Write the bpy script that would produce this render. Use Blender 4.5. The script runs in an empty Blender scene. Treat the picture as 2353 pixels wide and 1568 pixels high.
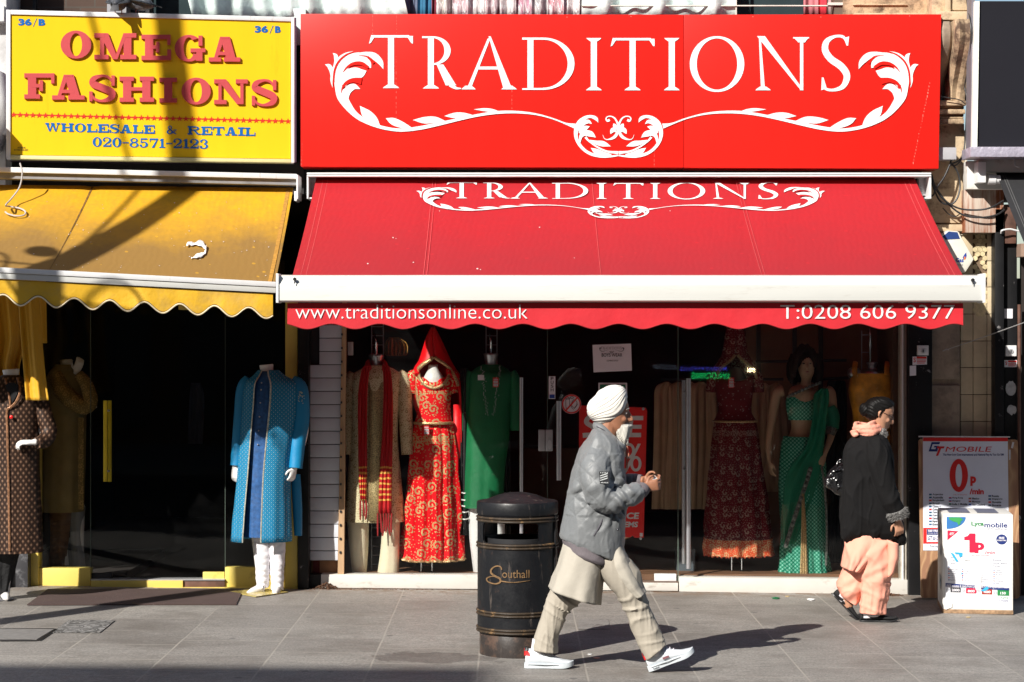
import bpy, bmesh, math, random
import numpy as np
from mathutils import Vector, Matrix, noise, geometry
random.seed(7)
R = math.radians
C = bpy.context.scene.collection
scn = bpy.context.scene

# ---------------------------------------------------------------- camera, sky, sun, exposure
F, CX, CY, CAMY, CAMZ = 4784.0, 1176.5, 784.0, -16.0, 1.9      # focal length and centre in px of a 2353 x 1568 frame
cam = bpy.data.cameras.new('camera'); camo = bpy.data.objects.new('camera', cam); C.objects.link(camo)
camo.location = (0, CAMY, CAMZ); camo.rotation_euler = (R(90), 0, 0)
cam.sensor_width = 36; cam.lens = F/2353*36; cam.clip_start = .1; cam.clip_end = 500
scn.camera = camo
LD = Vector((0.72, 1.0, -0.82)).normalized()                   # direction the sunlight travels
elev = math.asin(-LD.z)
w = bpy.data.worlds.new('World'); scn.world = w; w.use_nodes = True
nt = w.node_tree; bg = nt.nodes['Background']; sk = nt.nodes.new('ShaderNodeTexSky')
sk.sky_type = 'NISHITA'; sk.sun_disc = False; sk.sun_elevation = elev
sk.sun_rotation = math.atan2(-LD.x, -LD.y)
nt.links.new(sk.outputs[0], bg.inputs[0]); bg.inputs[1].default_value = 0.07
sl = bpy.data.lights.new('sun', 'SUN'); sl.energy = 5.0; sl.angle = R(.5); sl.color = (1, .955, .88)
so = bpy.data.objects.new('sun', sl); C.objects.link(so); so.rotation_euler = LD.to_track_quat('-Z', 'Y').to_euler()
so.location = (-15, -20, 20)
scn.view_settings.view_transform = 'Standard'; scn.view_settings.look = 'None'
scn.view_settings.exposure = 0.6; scn.view_settings.gamma = 1
scn.cycles.max_bounces = 8; scn.cycles.transparent_max_bounces = 16

# ---------------------------------------------------------------- helpers: places
def P(px, py, Y):
    D = Y - CAMY
    return Vector(((px-CX)/F*D, Y, CAMZ-(py-CY)/F*D))
def sc(Y): return F/(Y-CAMY)
def gz(x): return -0.0095*(x+1.5)
def G(px, py):
    a, b = (px-CX)/F, (py-CY)/F
    D = (CAMZ+.01425)/(b-.0095*a)
    return Vector((a*D, CAMY+D, gz(a*D)))
def ray(px, py, p0, n):
    o = Vector((0, CAMY, CAMZ)); d = Vector(((px-CX)/F, 1, -(py-CY)/F))
    return o + d*((Vector(p0)-o).dot(n)/d.dot(n))

# ---------------------------------------------------------------- helpers: materials
MATS = {}
class NT:
    def __init__(s, name):
        s.m = bpy.data.materials.new(name); s.m.use_nodes = True; s.t = s.m.node_tree
        s.b = s.t.nodes['Principled BSDF']; s.out = s.t.nodes['Material Output']
    def n(s, typ, _ins=None, **kw):
        nd = s.t.nodes.new('ShaderNode'+typ)
        for k, v in kw.items(): setattr(nd, k, v)
        for k, v in (_ins or {}).items(): s.set(nd, k, v)
        return nd
    def set(s, nd, k, v):
        sk_ = nd.inputs[k]
        if isinstance(v, bpy.types.NodeSocket): s.t.links.new(v, sk_)
        elif hasattr(v, 'outputs'): s.t.links.new(v.outputs[0], sk_)
        else:
            if isinstance(v, tuple) and len(v) == 3 and sk_.type == 'RGBA': v = (*v, 1)
            sk_.default_value = v
    def math(s, op, a, b=None, c=None, clamp=False):
        ins = {0: a}
        if b is not None: ins[1] = b
        if c is not None: ins[2] = c
        return s.n('Math', ins, operation=op, use_clamp=clamp).outputs[0]
    def mix(s, f, a, b, blend='MIX'):
        nd = s.n('Mix', None, data_type='RGBA', blend_type=blend)
        s.set(nd, 0, f); s.set(nd, 6, a); s.set(nd, 7, b)
        return nd.outputs[2]
    def ramp(s, f, stops):
        nd = s.n('ValToRGB', {0: f}); e = nd.color_ramp.elements
        while len(e) < len(stops): e.new(.5)
        for i, (p, c) in enumerate(stops):
            e[i].position = p; e[i].color = c if len(c) == 4 else (*c, 1)
        return nd.outputs[0]
    def co(s, scale=(1, 1, 1), rot=(0, 0, 0), kind='Object', loc=(0, 0, 0)):
        tc = s.n('TexCoord')
        return s.n('Mapping', {'Vector': tc.outputs[kind], 'Scale': scale, 'Rotation': rot, 'Location': loc}).outputs[0]
    def noise(s, vec, scale, detail=3, rough=.55, dist=0):
        return s.n('TexNoise', {'Vector': vec, 'Scale': scale, 'Detail': detail, 'Roughness': rough, 'Distortion': dist}).outputs[0]
    def bump(s, h, strength=.3, dist=.01, normal=None):
        ins = {'Height': h, 'Strength': strength, 'Distance': dist}
        if normal is not None: ins['Normal'] = normal
        return s.n('Bump', ins).outputs[0]
def M(name, col, rough=.6, metal=0, var=.12, vs=6, bump=0, bs=60, bd=.004, stretch=(1, 1, 1), spec=None, sheen=0, coat=0,
      dirt=None, dirt_s=3, dirt_t=(.5, .75), emit=None, trans=0):
    if name in MATS: return MATS[name]
    t = NT(name); b = t.b
    v = t.co(stretch)
    nz = t.noise(v, vs, 4)
    dark = tuple(c*(1-var) for c in col); lite = tuple(min(1, c*(1+var)) for c in col)
    c = t.ramp(nz, [(.3, dark), (.7, lite)])
    if dirt:
        d = t.noise(v, dirt_s, 6, .7)
        f = t.n('MapRange', {0: d, 1: dirt_t[0], 2: dirt_t[1]}).outputs[0]
        c = t.mix(f, c, dirt)
    t.set(b, 'Base Color', c); t.set(b, 'Roughness', rough); t.set(b, 'Metallic', metal)
    if spec is not None: t.set(b, 'Specular IOR Level', spec)
    if sheen: t.set(b, 'Sheen Weight', sheen)
    if coat: t.set(b, 'Coat Weight', coat)
    if emit: t.set(b, 'Emission Color', emit[0]); t.set(b, 'Emission Strength', emit[1])
    if bump:
        t.set(b, 'Normal', t.bump(t.noise(v, bs, 3), bump, bd))
    MATS[name] = t.m
    return t.m

# ---------------------------------------------------------------- helpers: objects
ORG = {}
def props(o, label=None, cat=None, group=None, kind=None):
    if label: o['label'] = label
    if cat: o['category'] = cat
    if group: o['group'] = group
    if kind: o['kind'] = kind
    return o
def thing(name, label, cat, loc, group=None, kind=None):
    o = bpy.data.objects.new(name, None); C.objects.link(o); o.empty_display_size = .1
    o.location = Vector(loc); ORG[o.name] = Vector(loc)
    return props(o, label, cat, group, kind)
def link(name, me, mat, parent, origin):
    o = bpy.data.objects.new(name, me); C.objects.link(o)
    if mat is not None:
        for m_ in (mat if isinstance(mat, (list, tuple)) else [mat]): me.materials.append(m_)
    if parent is not None:
        o.parent = parent; ORG[o.name] = ORG[parent.name]
    else:
        o.location = origin; ORG[o.name] = Vector(origin)
    return o
def catmull(pts, n=6):
    pts = [tuple(map(float, p)) for p in pts]
    if len(pts) < 3 or n < 2: return pts
    A = np.array(pts); out = []
    E = np.vstack([2*A[0]-A[1], A, 2*A[-1]-A[-2]])
    for i in range(len(A)-1):
        p0, p1, p2, p3 = E[i:i+4]
        for k in range(n):
            t = k/n
            out.append(tuple(.5*((2*p1)+(-p0+p2)*t+(2*p0-5*p1+4*p2-p3)*t*t+(-p0+3*p1-3*p2+p3)*t**3)))
    out.append(pts[-1])
    return out
def pieces(name, fns, mat, parent, **k):
    """one part per drawing function"""
    for fn in fns:
        m_ = MB(); fn(m_); m_.build(name, mat, parent, **k)
SPLITS = {'blue_lettering', 'blue_print', 'red_print', 'crimson_print', 'white_print', 'country_list', 'print', 'scroll_gaps', 'logo_gaps', 'seam_stitching', 'green_print', 'small_print', 'lettering', 'torn_sticker', 'torn_blue', 'torn_paper', 'cuff', 'ring'}
def clusters(vs, fs, gap, most=14):
    """groups the faces of a mesh into pieces that lie further apart than gap"""
    par = list(range(len(vs)))
    def find(a):
        while par[a] != a: par[a] = par[par[a]]; a = par[a]
        return a
    for f in fs:
        for k in f[1:]: par[find(k)] = find(f[0])
    comp = {}
    for i, f in enumerate(fs): comp.setdefault(find(f[0]), []).append(i)
    items = []
    for idx in comp.values():
        A = np.array([tuple(vs[k]) for i in idx for k in fs[i]]); items.append([A.min(0), A.max(0), idx])
    while True:
        ch = True; cur = [list(i) for i in items]
        while ch:
            ch = False; out = []
            for it in cur:
                for o in out:
                    if (it[0]-gap <= o[1]).all() and (o[0] <= it[1]+gap).all():
                        o[0] = np.minimum(o[0], it[0]); o[1] = np.maximum(o[1], it[1]); o[2] = o[2]+it[2]; ch = True; break
                else: out.append([it[0], it[1], list(it[2])])
            cur = out
        if len(cur) <= most: return [c[2] for c in cur]
        gap *= 1.5
class MB:
    def __init__(s): s.v = []; s.f = []; s.mi = []; s.m = 0
    def add(s, vs, fs):
        k = len(s.v); s.v += [tuple(v) for v in vs]
        for f in fs: s.f.append(tuple(k+i for i in f)); s.mi.append(s.m)
        return s
    def box(s, x0, x1, y0, y1, z0, z1):
        v = [(x, y, z) for z in (z0, z1) for y in (y0, y1) for x in (x0, x1)]
        return s.add(v, [(0, 2, 3, 1), (4, 5, 7, 6), (0, 1, 5, 4), (2, 6, 7, 3), (0, 4, 6, 2), (1, 3, 7, 5)])
    def pbox(s, px0, py0, px1, py1, y0, y1):            # a box whose front face (at depth y0) has these picture edges
        a, b = P(px0, py1, y0), P(px1, py0, y0)
        return s.box(a.x, b.x, y0, y1, a.z, b.z)
    def hexa(s, pts8): return s.add(pts8, [(0, 2, 3, 1), (4, 5, 7, 6), (0, 1, 5, 4), (2, 6, 7, 3), (0, 4, 6, 2), (1, 3, 7, 5)])
    def prism(s, poly, ext):                            # poly: list of 3D points, ext: extrusion vector
        n = len(poly); ext = Vector(ext)
        v = [Vector(p) for p in poly] + [Vector(p)+ext for p in poly]
        return s.add(v, [tuple(range(n)), tuple(range(2*n-1, n-1, -1))] + [(i, i+n, (i+1) % n+n, (i+1) % n) for i in range(n)])
    def loft(s, rings, closed=True, caps=True):
        n = len(rings[0]); v = [p for r in rings for p in r]; f = []
        for i in range(len(rings)-1):
            for j in range(n if closed else n-1):
                a = i*n+j; b = i*n+(j+1) % n
                f.append((a, b, b+n, a+n))
        if caps and closed:
            f.append(tuple(range(n-1, -1, -1))); f.append(tuple((len(rings)-1)*n+j for j in range(n)))
        return s.add(v, f)
    def tube(s, pts, r, n=10, sm=1, flat=1.0, caps=True):
        if sm > 1:
            rr = r if isinstance(r, (list, tuple)) else [r]*len(pts)
            q = catmull([(*p, k) for p, k in zip([tuple(p) for p in pts], rr)], sm)
            pts = [p[:3] for p in q]; r = [p[3] for p in q]
        pts = [Vector(p) for p in pts]; r = r if isinstance(r, (list, tuple)) else [r]*len(pts)
        rings = []; up = None
        for i, p in enumerate(pts):
            t = (pts[min(i+1, len(pts)-1)]-pts[max(i-1, 0)]).normalized()
            if up is None:
                up = Vector((0, 0, 1)) if abs(t.z) < .9 else Vector((0, 1, 0))
            a = t.cross(up).normalized(); b = a.cross(t).normalized(); up = b
            rings.append([p+a*math.cos(2*math.pi*j/n)*r[i]+b*math.sin(2*math.pi*j/n)*r[i]*flat for j in range(n)])
        return s.loft(rings, caps=caps)
    def ell(s, c, rx, ry, rz, n=20, m=12, rot=None):
        c = Vector(c); rings = []
        for i in range(m+1):
            ph = -math.pi/2+math.pi*i/m; q = max(math.cos(ph), .01)
            ring = [Vector((rx*q*math.cos(2*math.pi*j/n), ry*q*math.sin(2*math.pi*j/n), rz*math.sin(ph))) for j in range(n)]
            if rot is not None: ring = [rot @ p for p in ring]
            rings.append([c+p for p in ring])
        return s.loft(rings)
    def lathe(s, prof, c, n=48, a0=0, a1=2*math.pi, caps=False):
        full = abs(a1-a0-2*math.pi) < 1e-4
        k = n if full else n+1
        rings = [[(c[0]+r*math.cos(a0+(a1-a0)*j/n), c[1]+r*math.sin(a0+(a1-a0)*j/n), c[2]+z) for j in range(k)] for r, z in prof]
        return s.loft(rings, closed=full, caps=caps)
    def mesh(s, name, org=(0, 0, 0)):
        me = bpy.data.meshes.new(name)
        o = Vector(org)
        me.from_pydata([tuple(Vector(v)-o) for v in s.v], [], s.f)
        if any(s.mi): me.polygons.foreach_set('material_index', s.mi)
        return me
    def build(s, name, mat, parent=None, smooth=False, bevel=0, angle=38, label=None, cat=None, group=None, kind=None,
              solid=0, recalc=True, origin=None, post=None):
        if name in SPLITS and parent is not None and not getattr(s, 'one', False):
            cl = clusters(s.v, s.f, .05 if 'gaps' in name or name == 'blue_lettering' else .02)
            if len(cl) > 1:
                for idx in cl:
                    m_ = MB(); m_.one = True; used = {}
                    for i in idx:
                        for k in s.f[i]:
                            if k not in used: used[k] = len(m_.v); m_.v.append(s.v[k])
                        m_.f.append(tuple(used[k] for k in s.f[i])); m_.mi.append(0)
                    o = m_.build(name, mat, parent, smooth, bevel, angle, label, cat, group, kind, solid, recalc, origin, post)
                return o
        if parent is not None: org = ORG[parent.name]
        elif origin is not None: org = Vector(origin)
        else:
            A = np.array([tuple(v) for v in s.v]); lo, hi = A.min(0), A.max(0)
            org = Vector(((lo[0]+hi[0])/2, (lo[1]+hi[1])/2, lo[2]))
        if post:
            s.v = [post(Vector(v)) for v in s.v]
        me = s.mesh(name, org)
        if recalc or bevel:
            bm = bmesh.new(); bm.from_mesh(me)
            if recalc: bmesh.ops.recalc_face_normals(bm, faces=bm.faces)
            if bevel:
                es = [e for e in bm.edges if len(e.link_faces) == 2 and e.calc_face_angle(0) > .6]
                bmesh.ops.bevel(bm, geom=es, offset=bevel, segments=2, profile=.6, affect='EDGES', clamp_overlap=True)
            bm.to_mesh(me); bm.free()
        if smooth or bevel:
            me.polygons.foreach_set('use_smooth', [True]*len(me.polygons))
            me.set_sharp_from_angle(angle=R(angle))
        me.update()
        o = link(name, me, mat, parent, org)
        if solid:
            md = o.modifiers.new('solid', 'SOLIDIFY'); md.thickness = solid; md.offset = 0
        return props(o, label, cat, group, kind)

def fuse(name, mb, mat, parent, voxel=.008, smooth=4, post=None, label=None, cat=None):
    """joins overlapping closed shapes into one continuous skin"""
    me = mb.mesh('tmp'); ob = bpy.data.objects.new('tmp', me); C.objects.link(ob)
    m = ob.modifiers.new('r', 'REMESH'); m.mode = 'VOXEL'; m.voxel_size = voxel; m.adaptivity = 0
    if smooth:
        k = ob.modifiers.new('s', 'SMOOTH'); k.iterations = smooth; k.factor = .5
    dg = bpy.context.evaluated_depsgraph_get(); dg.update()
    new = bpy.data.meshes.new_from_object(ob.evaluated_get(dg))
    bpy.data.objects.remove(ob); bpy.data.meshes.remove(me)
    new.name = name
    n = len(new.vertices); co = np.empty(n*3); new.vertices.foreach_get('co', co); co = co.reshape(n, 3)
    if post:
        nr = np.empty(n*3); new.vertices.foreach_get('normal', nr); nr = nr.reshape(n, 3)
        co = post(co, nr)
    org = ORG[parent.name] if parent else Vector(co.min(0))
    co = co-np.array(org)
    new.vertices.foreach_set('co', co.reshape(-1)); new.update()
    new.materials.clear()
    new.polygons.foreach_set('use_smooth', [True]*len(new.polygons))
    return props(link(name, new, mat, parent, org), label, cat)

def copy_tree(o, off, label=None):
    c = o.copy(); C.objects.link(c); c.location = Vector(o.location)+Vector(off)
    if label: c['label'] = label
    for ch in list(o.children):
        d = ch.copy(); C.objects.link(d); d.parent = c
        for g in ch.children:
            e = g.copy(); C.objects.link(e); e.parent = d
    return c

# ---------------------------------------------------------------- helpers: lettering drawn as polygons
def rect(x0, y0, x1, y1): return [[(x0, y0), (x1, y0), (x1, y1), (x0, y1)]]
def para(xa, ya, xb, yb, wa, wb=None):
    wb = wa if wb is None else wb
    return [[(xa-wa/2, ya), (xa+wa/2, ya), (xb+wb/2, yb), (xb-wb/2, yb)]]
def rib(pts, ws, n=6):
    q = catmull([(p[0], p[1], w_) for p, w_ in zip(pts, ws)], n); L, Rr = [], []
    for i, p in enumerate(q):
        a, b = q[max(i-1, 0)], q[min(i+1, len(q)-1)]
        dx, dy = b[0]-a[0], b[1]-a[1]; l = math.hypot(dx, dy) or 1
        L.append((p[0]-dy/l*p[2]/2, p[1]+dx/l*p[2]/2)); Rr.append((p[0]+dy/l*p[2]/2, p[1]-dx/l*p[2]/2))
    return [('strip', L, Rr)]
def arc(cx, cy, rx, ry, wx, wy, a0=0, a1=360, n=28):
    L, Rr = [], []
    for i in range(n+1):
        a = R(a0+(a1-a0)*i/n)
        L.append((cx+rx*math.cos(a), cy+ry*math.sin(a))); Rr.append((cx+(rx-wx)*math.cos(a), cy+(ry-wy)*math.sin(a)))
    return [('strip', L, Rr)]
def disc(cx, cy, rx, ry=None, n=16):
    ry = ry or rx
    return [[(cx+rx*math.cos(2*math.pi*i/n), cy+ry*math.sin(2*math.pi*i/n)) for i in range(n)]]
def draw(mb, pieces, mp, nrm, lift=.002, depth=0, eps=.00025):
    """pieces: polygons or strips in 2D; mp maps (x, y) to the surface; they stand on it, lifted (and solid when depth is given)"""
    nrm = Vector(nrm)
    for i, pc in enumerate(pieces):
        o = nrm*(lift+depth+eps*(i % 9))
        if pc[0] == 'strip':
            L = [mp(*p)+o for p in pc[1]]; Rr = [mp(*p)+o for p in pc[2]]; n = len(L)
            v = L+Rr; f = [(j, j+1, n+j+1, n+j) for j in range(n-1)]
            mb.add(v, f)
            if depth:
                b = -nrm*(depth+lift)
                mb.add(L+[p+b for p in L], [(j, j+1, n+j+1, n+j) for j in range(n-1)])
                mb.add(Rr+[p+b for p in Rr], [(j, j+1, n+j+1, n+j) for j in range(n-1)])
                mb.add([L[0], Rr[0], Rr[0]+b, L[0]+b, L[-1], Rr[-1], Rr[-1]+b, L[-1]+b], [(0, 1, 2, 3), (4, 5, 6, 7)])
        else:
            q = [mp(*p)+o for p in pc]
            if depth: mb.prism(q, -nrm*(depth+lift))
            else: mb.add(q, [tuple(range(len(q)))])
def slab(ch, w):
    S, T, h = .33, .14, .17
    if ch == 'O': return arc(w/2, .5, w/2, .53, S+.02, .1)
    if ch == 'M': return para(.3, 0, .3, 1, T+.02)+para(w-.34, 0, w-.34, 1, S-.03)+para(w/2, 0, .36, 1, .2, .34)+para(w/2+.02, 0, w-.42, 1, .12, .15)+rect(0, 0, .55, h)+rect(0, 1-h, .4, 1)+rect(w-.62, 0, w, h)+rect(w-.45, 1-h, w, 1)
    if ch in 'EF':
        g = rect(.14, 0, .14+S, 1)+rect(0, 1-h, w-.01, 1)+rect(w-.13, .6, w, 1)+rect(.3, .44, w*.58, .44+T)+rect(w*.5, .3, w*.62, .72)
        return g+(rect(0, 0, w, h)+rect(w-.13, 0, w+.02, .42) if ch == 'E' else rect(0, 0, .62, h))
    if ch == 'L': return rect(.14, 0, .14+S, 1)+rect(0, 0, w, h)+rect(0, 1-h, .6, 1)+rect(w-.12, 0, w, .42)
    if ch == 'T': return rect(w/2-S/2, 0, w/2+S/2, 1)+rect(0, 1-h, w, 1)+rect(0, .6, .12, 1)+rect(w-.12, .6, w, 1)+rect(w/2-.32, 0, w/2+.32, h)
    if ch == 'G': return arc(w*.5-.04, .5, w*.5-.02, .53, S+.02, .1, 48, 330)+rect(w-.32, .06, w-.08, .44)+rect(w*.52, .34, w+.04, .34+h*.9)+rect(w-.24, .6, w-.08, 1.0)+rect(w-.34, 0, w-.08, .2)
    if ch == 'A': return para(w-.34, 0, w*.5+.02, 1, S+.05)+para(.24, 0, w*.5-.08, 1, T, T+.06)+rect(.3, .26, w-.4, .26+T)+rect(0, 0, .5, h)+rect(w-.66, 0, w, h)+rect(w*.5-.15, 1-.08, w*.5+.18, 1)
    if ch == 'S':
        m = w/2
        return rib([(w-.1, .74), (w*.74, .93), (m, .985), (w*.2, .88), (w*.16, .68), (m, .53), (w*.86, .35), (w*.82, .12), (m, .015), (w*.24, .08), (.08, .27)], [.08, .1, .1, .2, .26, .28, .28, .22, .1, .1, .08])+rect(w-.15, .6, w-.02, 1.0)+rect(.02, .0, .15, .38)
    if ch == 'H': return rect(.14, 0, .14+S, 1)+rect(w-.14-S, 0, w-.14, 1)+rect(.3, .44, w-.3, .44+T)+rect(0, 0, .57, h)+rect(0, 1-h, .57, 1)+rect(w-.57, 0, w, h)+rect(w-.57, 1-h, w, 1)
    if ch == 'I': return rect(w/2-S/2, 0, w/2+S/2, 1)+rect(0, 0, w, h)+rect(0, 1-h, w, 1)
    if ch == 'N': return rect(.17, 0, .3, 1)+rect(w-.3, 0, w-.17, 1)+para(w-.3, 0, .3, 1, .26, .36)+rect(0, 0, .5, h)+rect(0, 1-h, .4, 1)+rect(w-.48, 1-h, w, 1)
    if ch == 'W': return para(w*.3, 0, .2, 1, .14, S)+para(w*.32, 0, w*.5, 1, .14, .16)+para(w*.7, 0, w*.5, 1, .14, S)+para(w*.72, 0, w-.18, 1, .12, .1)+rect(0, 1-h, .45, 1)+rect(w*.38, 1-h, w*.62, 1)+rect(w-.4, 1-h, w, 1)
    if ch == 'R': return rect(.14, 0, .14+S, 1)+rect(0, 0, .6, h)+rect(0, 1-h, w*.6, 1)+arc(w*.5, .74, w*.42, .26, .24, .12, -90, 90)+rect(.3, .48, w*.52, .6)+para(w-.2, 0, w*.55, .5, .3)+rect(w-.35, 0, w+.04, h*.8)
    if ch == '&': return arc(w*.4, .76, .24, .24, .12, .09)+arc(w*.38, .27, .36, .28, .2, .1)+para(w-.12, 0, w*.28, .75, .24, .14)+rib([(w*.6, .12), (w*.8, .3), (w*.9, .5)], [.08, .08, .08])+rect(w*.7, .46, w, .54)
    if ch == '0': return arc(w/2, .5, w/2, .53, S-.04, .09)
    if ch == '-': return rect(.02, .42, w-.02, .54)
    if ch == '1': return rect(w/2-.13, 0, w/2+.13, 1)+rect(.02, 0, w-.02, .12)+rect(.06, .78, w/2, .9)
    if ch == '2': return rib([(.1, .7), (.22, .94), (w*.55, .98), (w-.16, .8), (w-.25, .55), (w*.4, .32), (.12, .08)], [.2, .1, .1, .22, .22, .12, .1])+rect(.06, 0, w-.05, .17)+rect(w-.16, 0, w-.04, .34)+disc(.17, .7, .13)
    if ch == '3': return arc(w*.45, .75, w*.42, .27, .24, .1, -85, 165)+arc(w*.45, .26, w*.48, .29, .26, .1, -170, 88)+disc(.16, .78, .12)+disc(.15, .2, .13)
    if ch == '5': return rect(.14, .5, .24, 1)+rect(.14, .84, w-.12, 1)+arc(w*.46, .32, w*.48, .33, .26, .1, -165, 140)+disc(.16, .22, .13)
    if ch == '7': return rect(.04, .82, w-.02, 1)+rect(.04, .62, .14, 1)+para(w*.4, 0, w-.12, .86, .28, .12)
    if ch == '8': return arc(w/2, .76, w*.42, .25, .2, .09)+arc(w/2, .27, w*.49, .29, .23, .1)
    if ch == 'B': return rect(.1, 0, .1+S, 1)+rect(.1, 0, w*.6, .17)+rect(.1, .83, w*.6, 1)+arc(w*.55, .74, w*.38, .26, .22, .14, -90, 90)+arc(w*.55, .27, w*.45, .27, .24, .14, -90, 90)
    return []
def trajan(ch, w):
    S, T = .115, .045
    def sf(x, y, l=.3, up=1): return [[(x-l/2, y), (x+l/2, y), (x+l/2-.02, y+.022*up), (x+S/2, y+.07*up), (x-S/2, y+.07*up), (x-l/2+.02, y+.022*up)]]
    if ch == 'I': return rect(w/2-S/2, 0, w/2+S/2, 1)+sf(w/2, 0)+sf(w/2, 1, .29, -1)
    if ch == 'T': return rect(w/2-S/2, 0, w/2+S/2, 1)+sf(w/2, 0, .31)+rect(.07, .955, w-.07, 1)+[[(0, .84), (.03, .85), (.1, .955), (.07, 1), (.04, 1)], [(w, .84), (w-.03, .85), (w-.1, .955), (w-.07, .985), (w, .985)]]
    if ch == 'R': return rect(.11, 0, .11+S, 1)+sf(.17, 0, .31)+rect(0, .965, w*.3, 1)+arc(w*.3, .725, w*.5, .275, .12, .035, -90, 90)+rect(.2, .45, w*.32, .488)+para(w-.13, .06, w*.5, .46, .2, .13)+rib([(w-.14, .08), (w-.04, .01), (w+.06, .0)], [.1, .05, .02])
    if ch == 'A': return para(w-.17, 0, w*.5, 1, .16, .04)+para(.12, 0, w*.5-.01, .96, .075, .05)+rect(w*.3, .375, w*.7, .43)+sf(.12, 0, .27)+sf(w-.15, 0, .29)
    if ch == 'D': return rect(.1, 0, .1+S, 1)+rect(0, .96, w*.4, 1)+rect(0, 0, .15, .03)+rect(.1, 0, w*.42, .035)+arc(w*.4, .5, w*.6, .5, .13, .04, -90, 90, 36)
    if ch == 'O': return arc(w/2, .5, w/2, .515, .128, .042, 0, 360, 56)
    if ch == 'N': return para(.19, 0, .13, 1, .075, .035)+rect(w-.17, .0, w-.11, 1)+para(w-.13, 0, .15, 1.02, .05, .15)+sf(.19, 0, .29)+rect(w-.3, .975, w, 1)+[[(w-.2, .9), (w-.08, .9), (w-.02, .98), (w-.28, .98)]]
    if ch == 'S':
        return rib([(w-.03, .84), (w*.8, .975), (w*.5, .99), (w*.2, .9), (w*.14, .74), (w*.34, .58), (w*.72, .44), (w*.92, .27), (w*.78, .08), (w*.42, .012), (w*.12, .05), (.03, .2)], [.03, .05, .05, .1, .12, .125, .13, .12, .09, .05, .045, .02])+[[(w-.02, .82), (w-.045, .82), (w-.1, .96), (w, .99)], [(.01, .24), (.04, .24), (.1, .04), (0, .01)]]
    return []
def letters(mb, font, spec, M2, nrm, lift, depth=0, tf=None):
    """spec: (char, x0, x1, ytop, ybase) in picture px; M2 maps px to the surface"""
    for ch, x0, x1, yt, yb in spec:
        h = yb-yt; w_ = (x1-x0)/h
        draw(mb, font(ch, w_), lambda x, y: M2(x0+x*h, yb-y*h), nrm, lift, depth)
_tc = {}
def text2d(s, bold=0.0):
    key = (s, bold)
    if key in _tc: return _tc[key]
    cu = bpy.data.curves.new('t', 'FONT'); cu.body = s; cu.offset = bold; cu.resolution_u = 3
    ob = bpy.data.objects.new('t', cu); C.objects.link(ob)
    dg = bpy.context.evaluated_depsgraph_get(); dg.update()
    me = bpy.data.meshes.new_from_object(ob.evaluated_get(dg))
    v = [(p.co.x, p.co.y) for p in me.vertices]; f = [tuple(p.vertices) for p in me.polygons]
    bpy.data.objects.remove(ob); bpy.data.curves.remove(cu); bpy.data.meshes.remove(me)
    _tc[key] = (v, f); return v, f
def text(mb, s, x0, x1, yt, yb, M2, nrm, lift=.002, bold=0.0, shear=0.0, mirror=False, rot=0, depth=0):
    """text stretched to the box x0..x1, yt..yb (px, or metres with yb < yt); M2 maps to the surface"""
    v, f = text2d(s, bold)
    if not v: return
    A = np.array(v); lo, hi = A.min(0), A.max(0); W, H = max(hi-lo, key=lambda q: 0) if False else (hi-lo)
    if x1 is None:
        x1 = x0+(hi[0]-lo[0])/(hi[1]-lo[1])*abs(yb-yt)
    o = Vector(nrm)*lift; out = []
    for a in A:
        u, q = (a[0]-lo[0])/W, (a[1]-lo[1])/H
        if mirror: u = 1-u
        x = x0+u*(x1-x0)+shear*q*abs(yb-yt); y = yb+(yt-yb)*q
        out.append(M2(x, y)+o)
    mb.add(out, f)
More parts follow.
